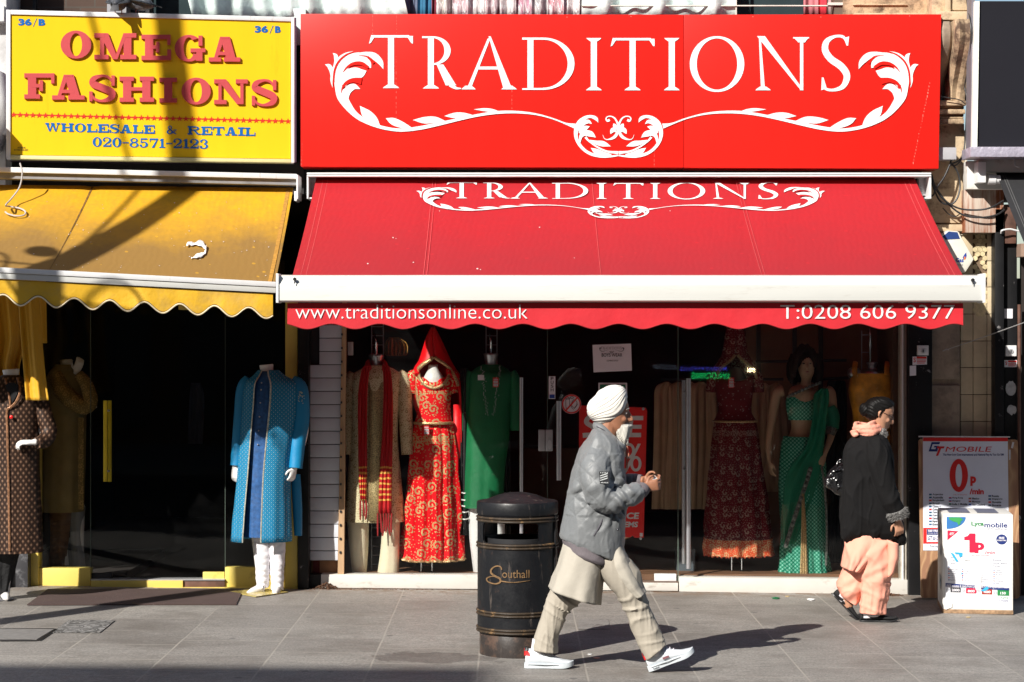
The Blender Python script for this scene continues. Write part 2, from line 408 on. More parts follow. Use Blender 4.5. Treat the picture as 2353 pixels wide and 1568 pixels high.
# ================================================================ ground, road, far side of the street
def paving_mat():
    t = NT('paving'); b = t.b
    v = t.n('TexCoord').outputs['Object']
    sep = t.n('SeparateXYZ', {0: v}); x, y = sep.outputs[0], sep.outputs[1]
    xs = t.math('MULTIPLY', t.math('ADD', x, 2.72+6.3), 1/.63); row = t.math('FLOOR', xs)
    rnd = t.n('TexWhiteNoise', {'W': row}, noise_dimensions='1D').outputs[0]
    ys = t.math('MULTIPLY', t.math('ADD', t.math('ADD', y, t.math('MULTIPLY', rnd, .6)), 20.0), 1/.6); rw = t.math('FLOOR', ys)
    wob = t.math('MULTIPLY', t.math('SUBTRACT', t.noise(v, 3, 2), .5), .012)
    def edge(s, per, wd):
        fr = t.math('FRACT', t.math('ADD', s, wob))
        d = t.math('MULTIPLY', t.math('MINIMUM', fr, t.math('SUBTRACT', 1, fr)), per)
        return t.n('MapRange', {0: d, 1: wd*.6, 2: wd*1.5, 3: 1, 4: 0}).outputs[0]
    joint = t.math('MAXIMUM', edge(xs, .63, .0055), edge(ys, .6, .0065))
    cell = t.n('CombineXYZ', {0: row, 1: rw})
    tone = t.n('TexWhiteNoise', {0: cell.outputs[0]}, noise_dimensions='3D').outputs[0]
    fine = t.noise(v, 62, 4, .85); strk = t.noise(t.n('Mapping', {0: v, 'Scale': (4, 40, 1)}).outputs[0], 1.6, 5, .7)
    big = t.noise(v, 1.1, 5, .65)
    c = t.ramp(tone, [(0, (.25, .233, .216)), (.5, (.28, .262, .242)), (1, (.305, .287, .265))])
    c = t.mix(t.n('MapRange', {0: fine, 1: .35, 2: .65}).outputs[0], t.mix(1, c, (.60, .60, .60), 'MULTIPLY'), t.mix(1, c, (1.36, 1.35, 1.33), 'MULTIPLY'))
    c = t.mix(t.n('MapRange', {0: strk, 1: .50, 2: .66, 4: .6}).outputs[0], c, (.10, .095, .09))
    c = t.mix(t.n('MapRange', {0: big, 1: .46, 2: .66, 4: .62}).outputs[0], c, (.13, .115, .10))
    sp = t.n('TexVoronoi', {'Vector': v, 'Scale': 5.5}, feature='F1'); ds = t.math('LESS_THAN', t.math('ADD', sp.outputs[0], t.math('MULTIPLY', fine, .08)), .085)
    c = t.mix(t.math('MULTIPLY', ds, .5), c, (.08, .07, .07))
    sx, sy = t.math('MULTIPLY', t.math('ADD', x, .50), 1/.48), t.math('MULTIPLY', t.math('ADD', y, 3.45), 1/.26)
    dd = t.math('ADD', t.math('SQRT', t.math('ADD', t.math('MULTIPLY', sx, sx), t.math('MULTIPLY', sy, sy))), t.math('MULTIPLY', t.math('SUBTRACT', t.noise(v, 4, 4, .6), .5), 1.6))
    damp = t.n('MapRange', {0: dd, 1: .80, 2: .88, 3: .85, 4: 0}).outputs[0]
    c = t.mix(damp, c, t.mix(1, c, (.55, .53, .53), 'MULTIPLY'))
    gum = t.n('TexVoronoi', {'Vector': v, 'Scale': 2.6, 'Randomness': 1}); gm = t.n('MapRange', {0: gum.outputs[0], 1: .05, 2: .07, 3: .75, 4: 0}).outputs[0]
    c = t.mix(gm, c, (.10, .095, .095))
    wall_ = t.n('MapRange', {0: y, 1: -.38, 2: -.02}).outputs[0]
    c = t.mix(t.math('MULTIPLY', wall_, t.n('MapRange', {0: t.noise(v, 9, 5, .75), 1: .42, 2: .6}).outputs[0]), c, (.15, .085, .045))
    c = t.mix(t.math('MULTIPLY', joint, t.n('MapRange', {0: t.noise(v, 2.2, 3), 1: .3, 2: .6, 3: .2, 4: .8}).outputs[0]), c, (.36, .33, .29))
    t.set(b, 'Base Color', c); t.set(b, 'Roughness', .62); t.set(b, 'Specular IOR Level', .35)
    h = t.math('SUBTRACT', t.math('MULTIPLY', fine, .35), t.math('MULTIPLY', joint, .5))
    t.set(b, 'Normal', t.bump(h, .45, .004))
    return t.m
def sheet(name, x0, x1, y0, y1, dz, mat, label=None):
    mb = MB(); nx = 8
    for i in range(nx):
        xa, xb = x0+(x1-x0)*i/nx, x0+(x1-x0)*(i+1)/nx
        mb.add([(xa, y0, gz(xa)+dz), (xb, y0, gz(xb)+dz), (xb, y1, gz(xb)+dz), (xa, y1, gz(xa)+dz)], [(0, 1, 2, 3)])
    return mb.build(name, mat, kind='structure', origin=(0, 0, 0), recalc=False)
PAVE = paving_mat()
sheet('pavement', -14, 14, -5.4, .02, 0, PAVE)
asphalt = M('asphalt', (.05, .05, .052), .85, var=.25, vs=60, bump=.4, bs=200)
kerb_m = M('kerb granite', (.28, .27, .26), .7, var=.2, vs=30)
mb = MB(); mb.box(-14, 14, -5.55, -5.4, -.3, gz(0)-.004); mb.build('kerb', kerb_m, kind='structure', bevel=.01)
mb = MB(); mb.add([(x, y, gz(x)+dz) for x in (-60, 60) for y in (-15.15, -14.99) for dz in (-.3, -.016)], [(0, 1, 3, 2), (4, 6, 7, 5), (0, 4, 5, 1), (2, 3, 7, 6), (0, 2, 6, 4), (1, 5, 7, 3)]); mb.build('far_kerb', kerb_m, kind='structure')
sheet('road', -60, 60, -15.0, -5.55, -.13, asphalt)
sheet('far_pavement', -60, 60, -60, -15.0, -.02, M('far paving', (.2, .195, .19), .8, vs=2))
sheet('street_ground', -60, 60, -5.5, 60, -.16, M('ground', (.12, .115, .11), .9))

brick_far = M('far brick', (.22, .12, .08), .85, var=.3, vs=3)
t_ = thing('terraced_building', 'long brick terrace of shops with parapet and chimneys on the far side of the street', 'building', (0, -22, 0))
mb = MB(); mb.box(-55, 35, -32, -22, -.5, 14.45)
for x0, x1, h in [(-16.2, -13.2, .45), (-22, -20.5, .9), (-30, -27, .7), (-9.5, -8.7, .25), (-2, 0, .5), (8, 11, .8)]:
    mb.box(x0, x1, -23.2, -22.01, 14.4, 14.45+h)
mb.build('wall', brick_far, t_)
mb = MB()
gl = M('far window', (.03, .035, .04), .15, var=.3, vs=.5)
for k in range(20):
    for z0 in (4.4, 7.6, 10.8): mb.box(-40+k*3.4, -38.6+k*3.4, -22.02, -21.95, z0, z0+1.9)
mb.build('window', gl, t_)
mb = MB()
for k in range(9):
    mb.box(-42+k*7.2, -35.4+k*7.2, -22.05, -21.7, .3, 2.9)
mb.build('shop_window', M('far shops', (.05, .05, .06), .35, var=.6, vs=.6), t_)
mb = MB()
for k in range(9): mb.box(-42+k*7.2, -35.4+k*7.2, -22.1, -21.6, 3.0, 3.7)
mb.build('fascia', M('far fascia', (.35, .2, .15), .6, var=.8, vs=.25), t_)
# neon in that far shop window: it is this that the glass mirrors
mp = lambda x, y: Vector((x, -21.5, y))
neon_t = thing('neon_sign', 'small green neon sign reading UNLOCKING in a window across the street', 'neon sign', (4.0, -21.5, 1.1))
nb = MB(); q0 = MB()
k2 = (16.08+21.58)/F
mx = lambda px: (px-CX)*k2; mz = lambda py: CAMZ-(py-CY)*k2
text(nb, 'UNLOCKING', mx(1675), mx(1589), mz(856), mz(871), mp, (0, 1, 0), .02, .012)
nb.build('tube_lettering', M('neon green', (.02, .3, .08), .4, emit=((.02, 1, .25), 11.0)), neon_t, recalc=False)
q0.box(mx(1585), mx(1680), -21.56, -21.51, mz(874), mz(853)); q0.build('backing_board', M('neon board', (.01, .01, .012), .7), neon_t)
nb2 = thing('neon_sign', 'dim blue neon sign reading PHONES in a window across the street', 'neon sign', (4.0, -21.5, 1.3))
nb = MB(); text(nb, 'MOBILE PHONES', mx(1670), mx(1562), mz(843), mz(852), mp, (0, 1, 0), .02, .012)
nb.build('tube_lettering', M('neon blue', (.02, .05, .3), .4, emit=((.12, .12, 1), 6)), nb2, recalc=False)
q0 = MB(); q0.box(mx(1558), mx(1674), -21.56, -21.51, mz(852.8), mz(841)); q0.build('backing_board', MATS['neon board'], nb2)
nb3 = thing('neon_sign', 'pale neon sign reading ACCESSORIES in a window across the street', 'neon sign', (3.2, -21.5, 1.3))
nb = MB(); text(nb, 'ACCESSORIES', mx(1555), mx(1500), mz(838), mz(849), mp, (0, 1, 0), .02, .012)
nb.build('tube_lettering', M('neon pale', (.1, .15, .2), .4, emit=((.5, .6, .8), 1.6)), nb3, recalc=False)
lb = MB(); lb.box(mx(1717), mx(1734), -21.5, -21.4, mz(855), mz(846))
lb.build('wall_lamp', M('lamp glow', (.9, .8, .6), .4, emit=((1, .75, .4), 70)), label='small warm lamp lit on the shop front across the street', cat='lamp')

# lamp post beside the pavement, out of the frame to the left: its shadow falls over the yellow shop
lp = thing('lamp_post', 'tall dark lamp post with a stay and hanging basket hoops standing near the kerb', 'lamp post', (-5.82, -4.9, gz(-5.8)))
iron = M('black iron', (.02, .02, .022), .45, vs=20)
mb = MB(); mb.tube([(-5.44, -4.9, -.1), (-5.46, -4.9, 1.0), (-5.46, -4.9, 1.1), (-5.57, -4.9, 5.2), (-5.86, -4.9, 8), (-5.92, -4.9, 10)], [.17, .17, .125, .110, .078, .07], 20); mb.build('column', iron, lp, smooth=True)
mb = MB(); mb.tube([(-5.62, -4.9, 5.3), (-6.13, -4.9, 7.0), (-6.38, -4.9, 8.08), (-6.6, -4.9, 9.4)], .018, 8); mb.build('stay', iron, lp)
MB().ell((-5.84, -4.9, 5.42), .10, .10, .07).build('lantern', iron, lp)
for s, zz in ((1, 5.05), (-1, 5.35)):
    mb = MB(); mb.tube([(-5.60, -4.9, zz-.7), (-5.60+s*.3, -4.9, zz-.15), (-5.60+s*.5, -4.9, zz-.02), (-5.60+s*.62, -4.9, zz-.14), (-5.60+s*.64, -4.9, zz-.3)], .013, 8, 5)
    mb.tube([(-5.60, -4.9, zz-.2), (-5.60+s*.64, -4.9, zz-.2)], .013, 8)
    mb.build('basket_bracket', iron, lp)

# ================================================================ rooms behind the glass
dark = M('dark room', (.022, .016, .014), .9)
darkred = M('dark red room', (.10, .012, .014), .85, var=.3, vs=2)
wood_fl = M('wood floor', (.20, .10, .055), .5, var=.3, vs=4, stretch=(1, 12, 1))
tanw = M('tan panels', (.20, .105, .06), .75, var=.2, vs=3)
def struct(name, mb, mat, **k): return mb.build(name, mat, kind='structure', **k)
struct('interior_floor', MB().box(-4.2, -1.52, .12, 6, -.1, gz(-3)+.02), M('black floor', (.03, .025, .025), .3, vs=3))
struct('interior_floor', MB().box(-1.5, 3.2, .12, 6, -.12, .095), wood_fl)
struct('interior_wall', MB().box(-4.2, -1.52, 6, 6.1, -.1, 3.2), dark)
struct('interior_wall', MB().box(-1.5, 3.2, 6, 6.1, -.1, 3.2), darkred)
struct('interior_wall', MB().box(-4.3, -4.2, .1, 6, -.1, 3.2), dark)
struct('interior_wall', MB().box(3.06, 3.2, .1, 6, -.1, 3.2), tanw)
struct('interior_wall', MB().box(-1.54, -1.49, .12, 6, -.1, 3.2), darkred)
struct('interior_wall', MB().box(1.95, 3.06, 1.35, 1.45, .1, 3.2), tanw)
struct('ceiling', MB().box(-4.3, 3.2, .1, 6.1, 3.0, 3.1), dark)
for px in (1743, 1826, 1886):
    a = P(px, 900, 1.33)
    mb = MB(); mb.box(a.x-.018, a.x+.018, 1.325, 1.345, .2, 2.9)
    mb.build('shelving_upright', iron, label='black slotted upright on the tan back wall %s' % {1743: 'left of the long haired mannequin', 1826: 'behind the head of the long haired mannequin', 1886: 'right of the long haired mannequin'}[px], cat='shelf upright', group='slotted uprights on the back wall')

# ================================================================ upper facade
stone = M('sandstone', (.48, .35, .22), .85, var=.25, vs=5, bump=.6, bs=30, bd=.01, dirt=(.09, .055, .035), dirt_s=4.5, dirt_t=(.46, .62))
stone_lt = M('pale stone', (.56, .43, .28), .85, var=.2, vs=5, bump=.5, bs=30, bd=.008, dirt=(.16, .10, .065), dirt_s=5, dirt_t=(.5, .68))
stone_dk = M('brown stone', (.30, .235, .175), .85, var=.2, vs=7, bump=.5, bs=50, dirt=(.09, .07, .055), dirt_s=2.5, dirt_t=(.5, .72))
white_r = M('white render', (.62, .62, .62), .8, dirt=(.2, .19, .18), dirt_s=2.5, dirt_t=(.5, .8))
def brick_mat():
    t = NT('brick'); v = t.co((1, 1, 1), (R(90), 0, 0))
    bt = t.n('TexBrick', {'Vector': v, 'Color1': (.13, .07, .045), 'Color2': (.09, .055, .04), 'Mortar': (.10, .085, .07), 'Scale': 1, 'Mortar Size': .006, 'Brick Width': .225, 'Row Height': .075})
    t.set(t.b, 'Base Color', t.mix(t.noise(v, 3, 4), bt.outputs[0], (.03, .02, .018))); t.set(t.b, 'Roughness', .9)
    t.set(t.b, 'Normal', t.bump(bt.outputs[1], -.5, .01)); return t.m
bw = thing('brick_building', 'old brick facade above the yellow sign and cream fabric hung windows', 'building', (-1, .4, 0))
bx = lambda px0, py0, px1, py1, y0, y1: MB().pbox(px0, py0, px1, py1, y0, y1)
mb = MB(); mb.box(-6.5, -3.6, .25, .55, 3.0, 7); mb.box(-3.7, 5.2, .31, .55, 3.0, 3.25)
mb.pbox(36, -400, 248, 100, .22, .4); mb.build('wall', brick_mat(), bw)
mb = MB(); mb.box(-4.2, -1.6, .0, .3, 3.03, 3.28); mb.box(-1.62, 3.15, .02, .3, 3.03, 3.25); mb.build('lintel', M('black lintel', (.015, .013, .013), .8), bw)
greyf = M('grey paint', (.28, .28, .30), .6, dirt=(.1, .1, .1))
wf = MB().pbox(246, -400, 290, 60, .12, .3).build('window_frame', greyf, bw)
for a_, b_, c_, d_ in ((336, 344, .17, .3), (1917, 1937, .1, .3), (926, 930, .2, .25)): MB().pbox(a_, -400, b_, 60, c_, d_).build('window_frame', M('brown frame', (.12, .085, .06), .6), bw)
for a_, b_, c_ in ((75, 82, .11), (334, 343, .10)): MB().pbox(a_, -400, b_, 60, c_, .16).build('mullion', M('black frame', (.02, .02, .022), .5), bw)
wb = M('cream window bar', (.6, .58, .52), .6)
for a_ in ((1337, 12, 1920, 14.5, .13, .16), (1903, 6, 1937, 12, .08, .12), (1690, -400, 1693, 36, .14, .165)): MB().pbox(*a_).build('glazing_bar', wb, bw)
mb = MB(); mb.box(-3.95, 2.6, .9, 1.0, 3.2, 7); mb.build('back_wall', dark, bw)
bg_ = M('blue glass', (.03, .045, .05), .12, spec=.6)
for a_ in ((290, -400, 700, 70, .36, .38), (1690, -400, 1846, 60, .36, .38)): MB().pbox(*a_).build('pane', bg_, bw)

# cloth hung inside the upper windows
def curtain_fn(name, label, px0, px1, py1, Y, mat, amp, freq, seed, tilt=0, cat='curtain', group=None, top=-260):
    mb = MB(); n = int((px1-px0)*.9)+8; rows = 12; rg = random.Random(seed); ph = rg.random()*9
    grid = []
    for r_ in range(rows+1):
        row = []
        for i in range(n+1):
            px = px0+(px1-px0)*i/n; f = r_/rows
            py = top+(py1-top)*f
            xx = px+tilt*(py)*1.0
            d = amp*(math.sin(px*freq+ph+tilt*py*freq)+.6*math.sin(px*freq*2.3+ph*2+py*.01)+.8*noise.noise((px*.012, py*.006, seed)))
            q = P(xx, py, Y); q.y += d
            row.append(q)
        grid.append(row)
    mb.loft(grid, closed=False)
    return mb.build(name, mat, smooth=True, angle=80, solid=.003, label=label, cat=cat, group=group, recalc=False)
cloth_w = M('mint cloth', (.62, .72, .70), .85, var=.08, vs=5, bump=.35, bs=9, bd=.03, dirt=(.42, .5, .5), dirt_s=6)
curtain_fn('curtain', 'pale mint cloth hung in the upper window between the yellow and red signs', 434, 930, 40, .16, cloth_w, .05, .05, 3, .25)
curtain_fn('curtain', 'pale mint cloth hung in the upper window right of the plastic garment covers', 1330, 1690, 36, .17, cloth_w, .045, .045, 5, .12)
MB().pbox(664, 20, 702, 104, .1, .14).build('hanging_cloth', cloth_w, label='pale cloth corner hanging in the gap between the yellow and red signs', cat='cloth')
fabr = [((.02, .10, .17), 'blue'), ((.16, .22, .3), 'slate blue'), ((.32, .03, .10), 'crimson')]
for k, (x0, x1, col, nm) in enumerate([(930, 962, (.10, .13, .2), 'slate blue'), (960, 993, (.02, .13, .24), 'bright blue'), (992, 1004, (.2, .02, .04), 'dark red')]):
    curtain_fn('hanging_garment', '%s garment hung in the upper window above the red sign' % nm, x0, x1, 40, .2, M('cloth '+nm, col, .8), .012, .3, k, cat='garment', group='garments hung in the upper window')
def plastic(col, nm):
    t = NT('plastic '+nm); v = t.co((3, 1, .8))
    nz = t.noise(v, 6, 4, .6, 1.5)
    t.set(t.b, 'Base Color', t.mix(t.n('MapRange', {0: nz, 1: .42, 2: .60}).outputs[0], col, (.78, .78, .79)))  # white mixed into the colour imitates gloss on the clear plastic
    t.set(t.b, 'Roughness', .12); t.set(t.b, 'Specular IOR Level', .9); t.set(t.b, 'Coat Weight', .8); t.set(t.b, 'Normal', t.bump(nz, .9, .05)); return t.m
cols = [((.50, .49, .44), 'cream'), ((.50, .36, .40), 'pink'), ((.65, .65, .66), 'white'), ((.55, .42, .45), 'rose'), ((.6, .57, .57), 'silver'), ((.45, .22, .30), 'crimson'), ((.36, .36, .37), 'grey'), ((.50, .22, .26), 'red'), ((.65, .62, .62), 'pearl')]
for k, (c_, nm) in enumerate(cols):
    x0 = 1003+k*36.5
    curtain_fn('garment_bag', '%s garment in a glossy clear plastic cover, %s from the left above the red sign' % (nm, 'first second third fourth fifth sixth seventh eighth ninth'.split()[k]), x0, x0+37, 38, .15-.006*(k % 2), plastic(c_, nm), .02, .12, 20+k, cat='garment cover', group='garments in clear plastic in the upper window')
for k, (x0, x1, c_, nm) in enumerate([(1846, 1880, (.5, .16, .18), 'rose pink'), (1878, 1899, (.62, .03, .05), 'bright red'), (1898, 1918, (.45, .3, .3), 'pale pink')]):
    curtain_fn('hanging_garment', '%s garment hung at the right end of the upper window' % nm, x0, x1, 33, .28, M('cloth '+nm, c_, .8), .012, .16, 50+k, cat='garment', group='garments hung in the upper window')

# sandstone wall and pilaster on the right, with its carved bracket
sp = thing('stone_pilaster', 'sandstone pilaster with carved scroll bracket and mouldings right of the red sign', 'pilaster', P(2180, 1370, 0))
mb = MB(); mb.pbox(1937, -500, 2143, 60, .08, .3); mb.build('wall_panel', stone, sp, bevel=.004)
mb = MB(); mb.pbox(1963, 30, 2140, 36, .02, .12); mb.pbox(1960, 9, 2085, 12, .06, .1); mb.build('ledge', stone_lt, sp, bevel=.004)
mb = MB(); mb.pbox(2141, -500, 2172, 46, -.12, .3); mb.pbox(2172, -500, 2185, 28, -.16, .3); mb.pbox(2185, -500, 2224, 24, -.13, .3); mb.pbox(2224, -500, 2231, 26, -.15, .3); mb.pbox(2150, 26, 2231, 46, -.2, .3)
mb.build('pedestal', stone_lt, sp, bevel=.008)
prof = [(55, -.34), (80, -.37), (110, -.34), (140, -.26), (170, -.18), (200, -.12), (231, -.1)]
def console(mb, xa, xb, off=0, inset=0):
    rings = []
    for py, y in catmull([(p, q) for p, q in prof], 5):
        y += off
        a, b = P(xa, py, -.1), P(xb, py, -.1)
        bul = 5*math.sin((py-55)/176*math.pi*1.2)
        b = P(xb+bul*.8-8*((py-55)/176), py, -.1)
        a = P(xa+bul*.2, py, -.1)
        rings.append([(a.x, .2, a.z), (a.x, y+.02, a.z), (a.x*.85+b.x*.15, y-.004, a.z), (a.x*.6+b.x*.4, y+.012, a.z), (a.x*.42+b.x*.58, y-.006, a.z), (a.x*.15+b.x*.85, y+.0, a.z), (b.x, y+.03, a.z), (b.x, .2, a.z)])
    mb.loft(rings)
mb = MB(); console(mb, 2180, 2233); mb.build('scroll_bracket', stone, sp, smooth=True, angle=30)
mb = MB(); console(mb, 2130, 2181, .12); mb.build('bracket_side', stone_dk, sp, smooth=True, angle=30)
for (a, b, y, x1) in [(231, 243, -.16, 2221), (244, 251, -.1, 2216), (251, 262, -.14, 2219), (262, 268, -.09, 2215), (268, 273, -.11, 2215), (273, 285, -.13, 2216)]:
    MB().pbox(2100, a, x1, b, y, .2).build('moulding', stone, sp, bevel=.012)
mb = MB(); mb.pbox(2120, 285, 2216, 513, -.02, .3); mb.build('shaft', stone_lt, sp, bevel=.006)
mb = MB(); mb.pbox(2120, 516, 2213, 532, -.04, .3); mb.build('collar', stone_lt, sp, bevel=.006)
for a, b in ((534, 708), (711, 872), (886, 1005), (1008, 1140), (1143, 1260), (1263, 1385)):
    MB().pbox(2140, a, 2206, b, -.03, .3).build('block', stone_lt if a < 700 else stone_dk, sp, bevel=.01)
mb = MB(); mb.pbox(2140, 870, 2206, 888, .0, .3); mb.pbox(2140, 500, 2206, 1385, .01, .3); mb.build('mortar', stone_dk, sp)
crk = M('peeling paint', (.75, .68, .55), .8, dirt=(.2, .15, .1), dirt_s=9)
mb = MB(); mb.pbox(2207, 300, 2222, 540, -.01, .05); mb.build('render_strip', crk, sp)

tiles = thing('tiled_wall', 'cream tiled strip of wall with chipped tiles beside the stone pilaster', 'wall', P(2246, 1385, 0))
tile_m = M('cream tile', (.55, .45, .30), .35, var=.12, vs=9, dirt=(.12, .10, .07), dirt_s=14, dirt_t=(.66, .74))
tile_d = M('brown tile', (.33, .26, .18), .35, var=.12, vs=9, dirt=(.06, .05, .05), dirt_s=16, dirt_t=(.6, .68))
mb = MB(); mb.pbox(2207, 440, 2288, 1385, .02, .3); mb.build('mortar', M('tile mortar', (.16, .11, .07), .9), tiles)
rows = [435, 536, 600, 660, 722, 784, 845, 907, 969, 1031, 1093, 1155, 1217, 1279, 1341, 1385]
colx = [2207, 2236, 2268, 2287]
mb = MB()
for i in range(len(rows)-1):
    for j in range(3):
        if j == 1 and rows[i] < 620: continue
        mb.pbox(colx[j]+.7, rows[i]+.8, colx[j+1]-.7, rows[i+1]-.8, .005, .02)
mb.build('tile', tile_m, tiles, bevel=.002)
hx = MB(); r0 = 6.6
for i in range(26):
    for j in range(3):
        cx_, cy_ = 2241+j*11.4+(5.7 if i % 2 else 0), 540+i*9.9-65
        if cx_ > 2264 or (i, j) in ((12, 1), (14, 1), (15, 1), (18, 2), (13, 0)): continue
        hx.prism([P(cx_+r0*math.sin(a*math.pi/3)*.93, cy_+r0*math.cos(a*math.pi/3)*.93, .004) for a in range(6)], (0, .02, 0))
hx.build('hexagon_tile', M('yellow hex tile', (.60, .50, .30), .35, var=.3, vs=25), tiles, recalc=True)
# ================================================================ yellow signboard (its left end stands a little further out)
yel = M('yellow acrylic', (.84, .53, .014), .3, var=.03, vs=2, spec=.4, dirt=(.55, .36, .01), dirt_s=2.5, dirt_t=(.62, .9), stretch=(3, 1, .5))
whitealu = M('white aluminium', (.72, .72, .72), .4, var=.04, vs=5, dirt=(.30, .28, .26), dirt_s=5, dirt_t=(.6, .85), stretch=(3, 1, 1))
creamalu = M('cream aluminium', (.70, .62, .30), .4, var=.04, dirt=(.35, .3, .15), dirt_s=5, dirt_t=(.6, .9))
redl = M('faded red letter', (.52, .060, .068), .55, var=.06, vs=4, dirt=(.45, .2, .17), dirt_s=14, dirt_t=(.68, .8))
blue_v = M('blue vinyl', (.004, .12, .42), .4)
red_v = M('red vinyl', (.65, .03, .02), .4)
dkside = M('dark sign side', (.06, .03, .06), .5)
pl, pr = P(15, 200, -.55), P(677, 200, -.2)
ydir = (pr-pl); ydir.z = 0; ydir.normalize(); yn = Vector((ydir.y, -ydir.x, 0)); yn = yn if yn.y < 0 else -yn
ys = thing('signboard', 'yellow shop signboard reading OMEGA FASHIONS in raised red letters', 'sign', (-2.9, -.1, 3.25))
YM = lambda px, py: ray(px, py, pl, yn)
def ybox(mb, px0, px1, zt, zb, d0, d1):
    """box on the yellow sign: from px0 to px1 along it, heights z, depths measured behind its face"""
    a, b = YM(px0, 784), YM(px1, 784)
    v = []
    for z in (zb, zt):
        for d in (d0, d1):
            for p in (a, b): v.append((p.x-yn.x*d, p.y-yn.y*d, z))
    return mb.hexa(v)
zt, zb = 4.359, 3.2535
mb = MB(); ybox(mb, 24, 668, zt-.03, zb+.03, .012, .1); mb.build('panel', yel, ys)
mb = MB(); ybox(mb, 14, 24, zt, zb, 0, .14); ybox(mb, 24.2, 669, zt, zt-.034, 0, .14); ybox(mb, 669.2, 676.5, zt, zb, 0, .14); mb.build('frame', whitealu, ys, bevel=.003)
mb = MB(); ybox(mb, 24.3, 669, zb+.026, zb, -.002, .14); mb.build('bottom_rail', creamalu, ys, bevel=.003)
mb = MB(); ybox(mb, 16, 676, zt-.01, zb+.01, .142, .4); ybox(mb, 676.7, 681, zt-.005, zb+.005, .002, .3); mb.build('box', dkside, ys)
YP = lambda px, py: YM(px, py) - yn*.012
q = .305
for word in ([('O', 457, 688, 238, 438), ('M', 710, 1027, 252, 448), ('E', 1065, 1285, 263, 454), ('G', 1320, 1540, 270, 460), ('A', 1572, 1810, 279, 466)],
             [('F', 183, 410, 554, 745), ('A', 392, 637, 565, 752), ('S', 668, 868, 570, 764), ('H', 900, 1160, 579, 769), ('I', 1200, 1333, 587, 773), ('O', 1367, 1588, 592, 784), ('N', 1613, 1866, 599, 786), ('S', 1893, 2085, 604, 796)]):
    for ch, x0, x1, yt, yb in word:
        mb = MB(); letters(mb, slab, [(ch, x0*q, x1*q, yt*q, yb*q)], YP, yn, .004, .014)
        mb.build('raised_letter', redl, ys)
mb = MB()
def line_text(mb, s, x0, y0, x1, y1, cap, adv, M2, nrm, font=slab):
    tot = sum(adv[c] for c in s); x = 0
    for c in s:
        wdt = adv[c]
        if c != ' ':
            xa, xb = x0+(x1-x0)*x/tot, x0+(x1-x0)*(x+wdt*.93)/tot
            yb = y0+(y1-y0)*x/tot
            letters(mb, font, [(c, xa, xb, yb-cap, yb)], M2, nrm, .003)
        x += wdt
adv = {'W': 1.75, 'H': 1.5, 'O': 1.35, 'L': 1.22, 'E': 1.3, 'S': 1.15, 'A': 1.42, '&': 1.35, ' ': 1.1, 'R': 1.5, 'T': 1.35, 'I': .8}
line_text(mb, 'WHOLESALE & RETAIL', 340*q, 990*q, 1930*q, 1027*q, 64*q, adv, YP, yn)
adv = {c: 1.05 for c in '0235781'}; adv['1'] = .72; adv['-'] = .78
mb.build('blue_lettering', blue_v, ys, recalc=False); mb = MB()
line_text(mb, '020-8571-2123', 697*q, 1105*q, 1578*q, 1122*q, 70*q, adv, YP, yn)
mb.build('blue_lettering', blue_v, ys, recalc=False)
for x0, x1, y0 in ((137, 340, 192), (1920, 2115, 246)):
    mb = MB()
    text(mb, '36', x0*q, (x0+100)*q, (y0-53)*q, y0*q, YP, yn, .003, .045)
    text(mb, 'B', (x0+152)*q, x1*q, (y0-50)*q, (y0+1)*q, YP, yn, .003, .05)
    draw(mb, para((x0+112)*q, (y0+8)*q, (x0+138)*q, (y0-54)*q, 1.3), YP, yn, .003)
    mb.build('blue_lettering', blue_v, ys, recalc=False)
mb = MB()
for k in range(44):
    cx_, cy_ = (102+48.1*k)*q, (864+(914-864)*k/43)*q
    pts = [(cx_+math.sin(a*math.pi/5)*(7.6 if a % 2 == 0 else 3)*1.0, cy_-math.cos(a*math.pi/5)*(7.2 if a % 2 == 0 else 2.9)) for a in range(10)]
    draw(mb, [pts], YP, yn, .003)
draw(mb, [[(92*q, 861*q), (2172*q, 911*q), (2172*q, 916*q), (92*q, 866*q)]], YP, yn, .0026)
mb.build('star_border', red_v, ys, recalc=False)
mb = MB(); text(mb, 'SIGNS-B', 133*q, 190*q, 1107*q, 1119*q, YP, yn, .003, .02); text(mb, '01708-558-299', 105*q, 210*q, 1124*q, 1136*q, YP, yn, .003, .02)
mb.build('maker_lettering', iron, ys, recalc=False)

# ================================================================ red signboard
red_s = M('red acrylic', (.66, .015, .010), .32, var=.03, vs=1.5, stretch=(6, 1, .3), spec=.25)
white_v = M('white acrylic', (.78, .78, .78), .35, var=.02, spec=.3)
rs = thing('signboard', 'wide red shop signboard reading TRADITIONS in white with leafy scrollwork', 'sign', (.8, -.15, 3.2))
SY = -.26
def quadbox(mb, pts, y0, y1):
    f_ = [P(px, py, y0) for px, py in pts]; return mb.prism(f_, (0, y1-y0, 0))
mb = MB(); quadbox(mb, [(690.5, 32), (1571, 34), (1571, 385), (691, 383)], SY, .0); mb.build('panel', red_s, rs, bevel=.004)
mb = MB(); quadbox(mb, [(1571.8, 34), (2163, 33), (2157, 388), (1571.8, 385.3)], SY, .0); mb.build('panel', red_s, rs, bevel=.004)
mb = MB(); mb.pbox(705, 42, 2140, 384, -.1, .1); mb.build('box', dkside, rs)
mb = MB(); mb.pbox(1570.9, 34, 1571.9, 386, SY+.01, 0); mb.build('seam', dkside, rs)
SM = lambda px, py: P(px, py, SY)
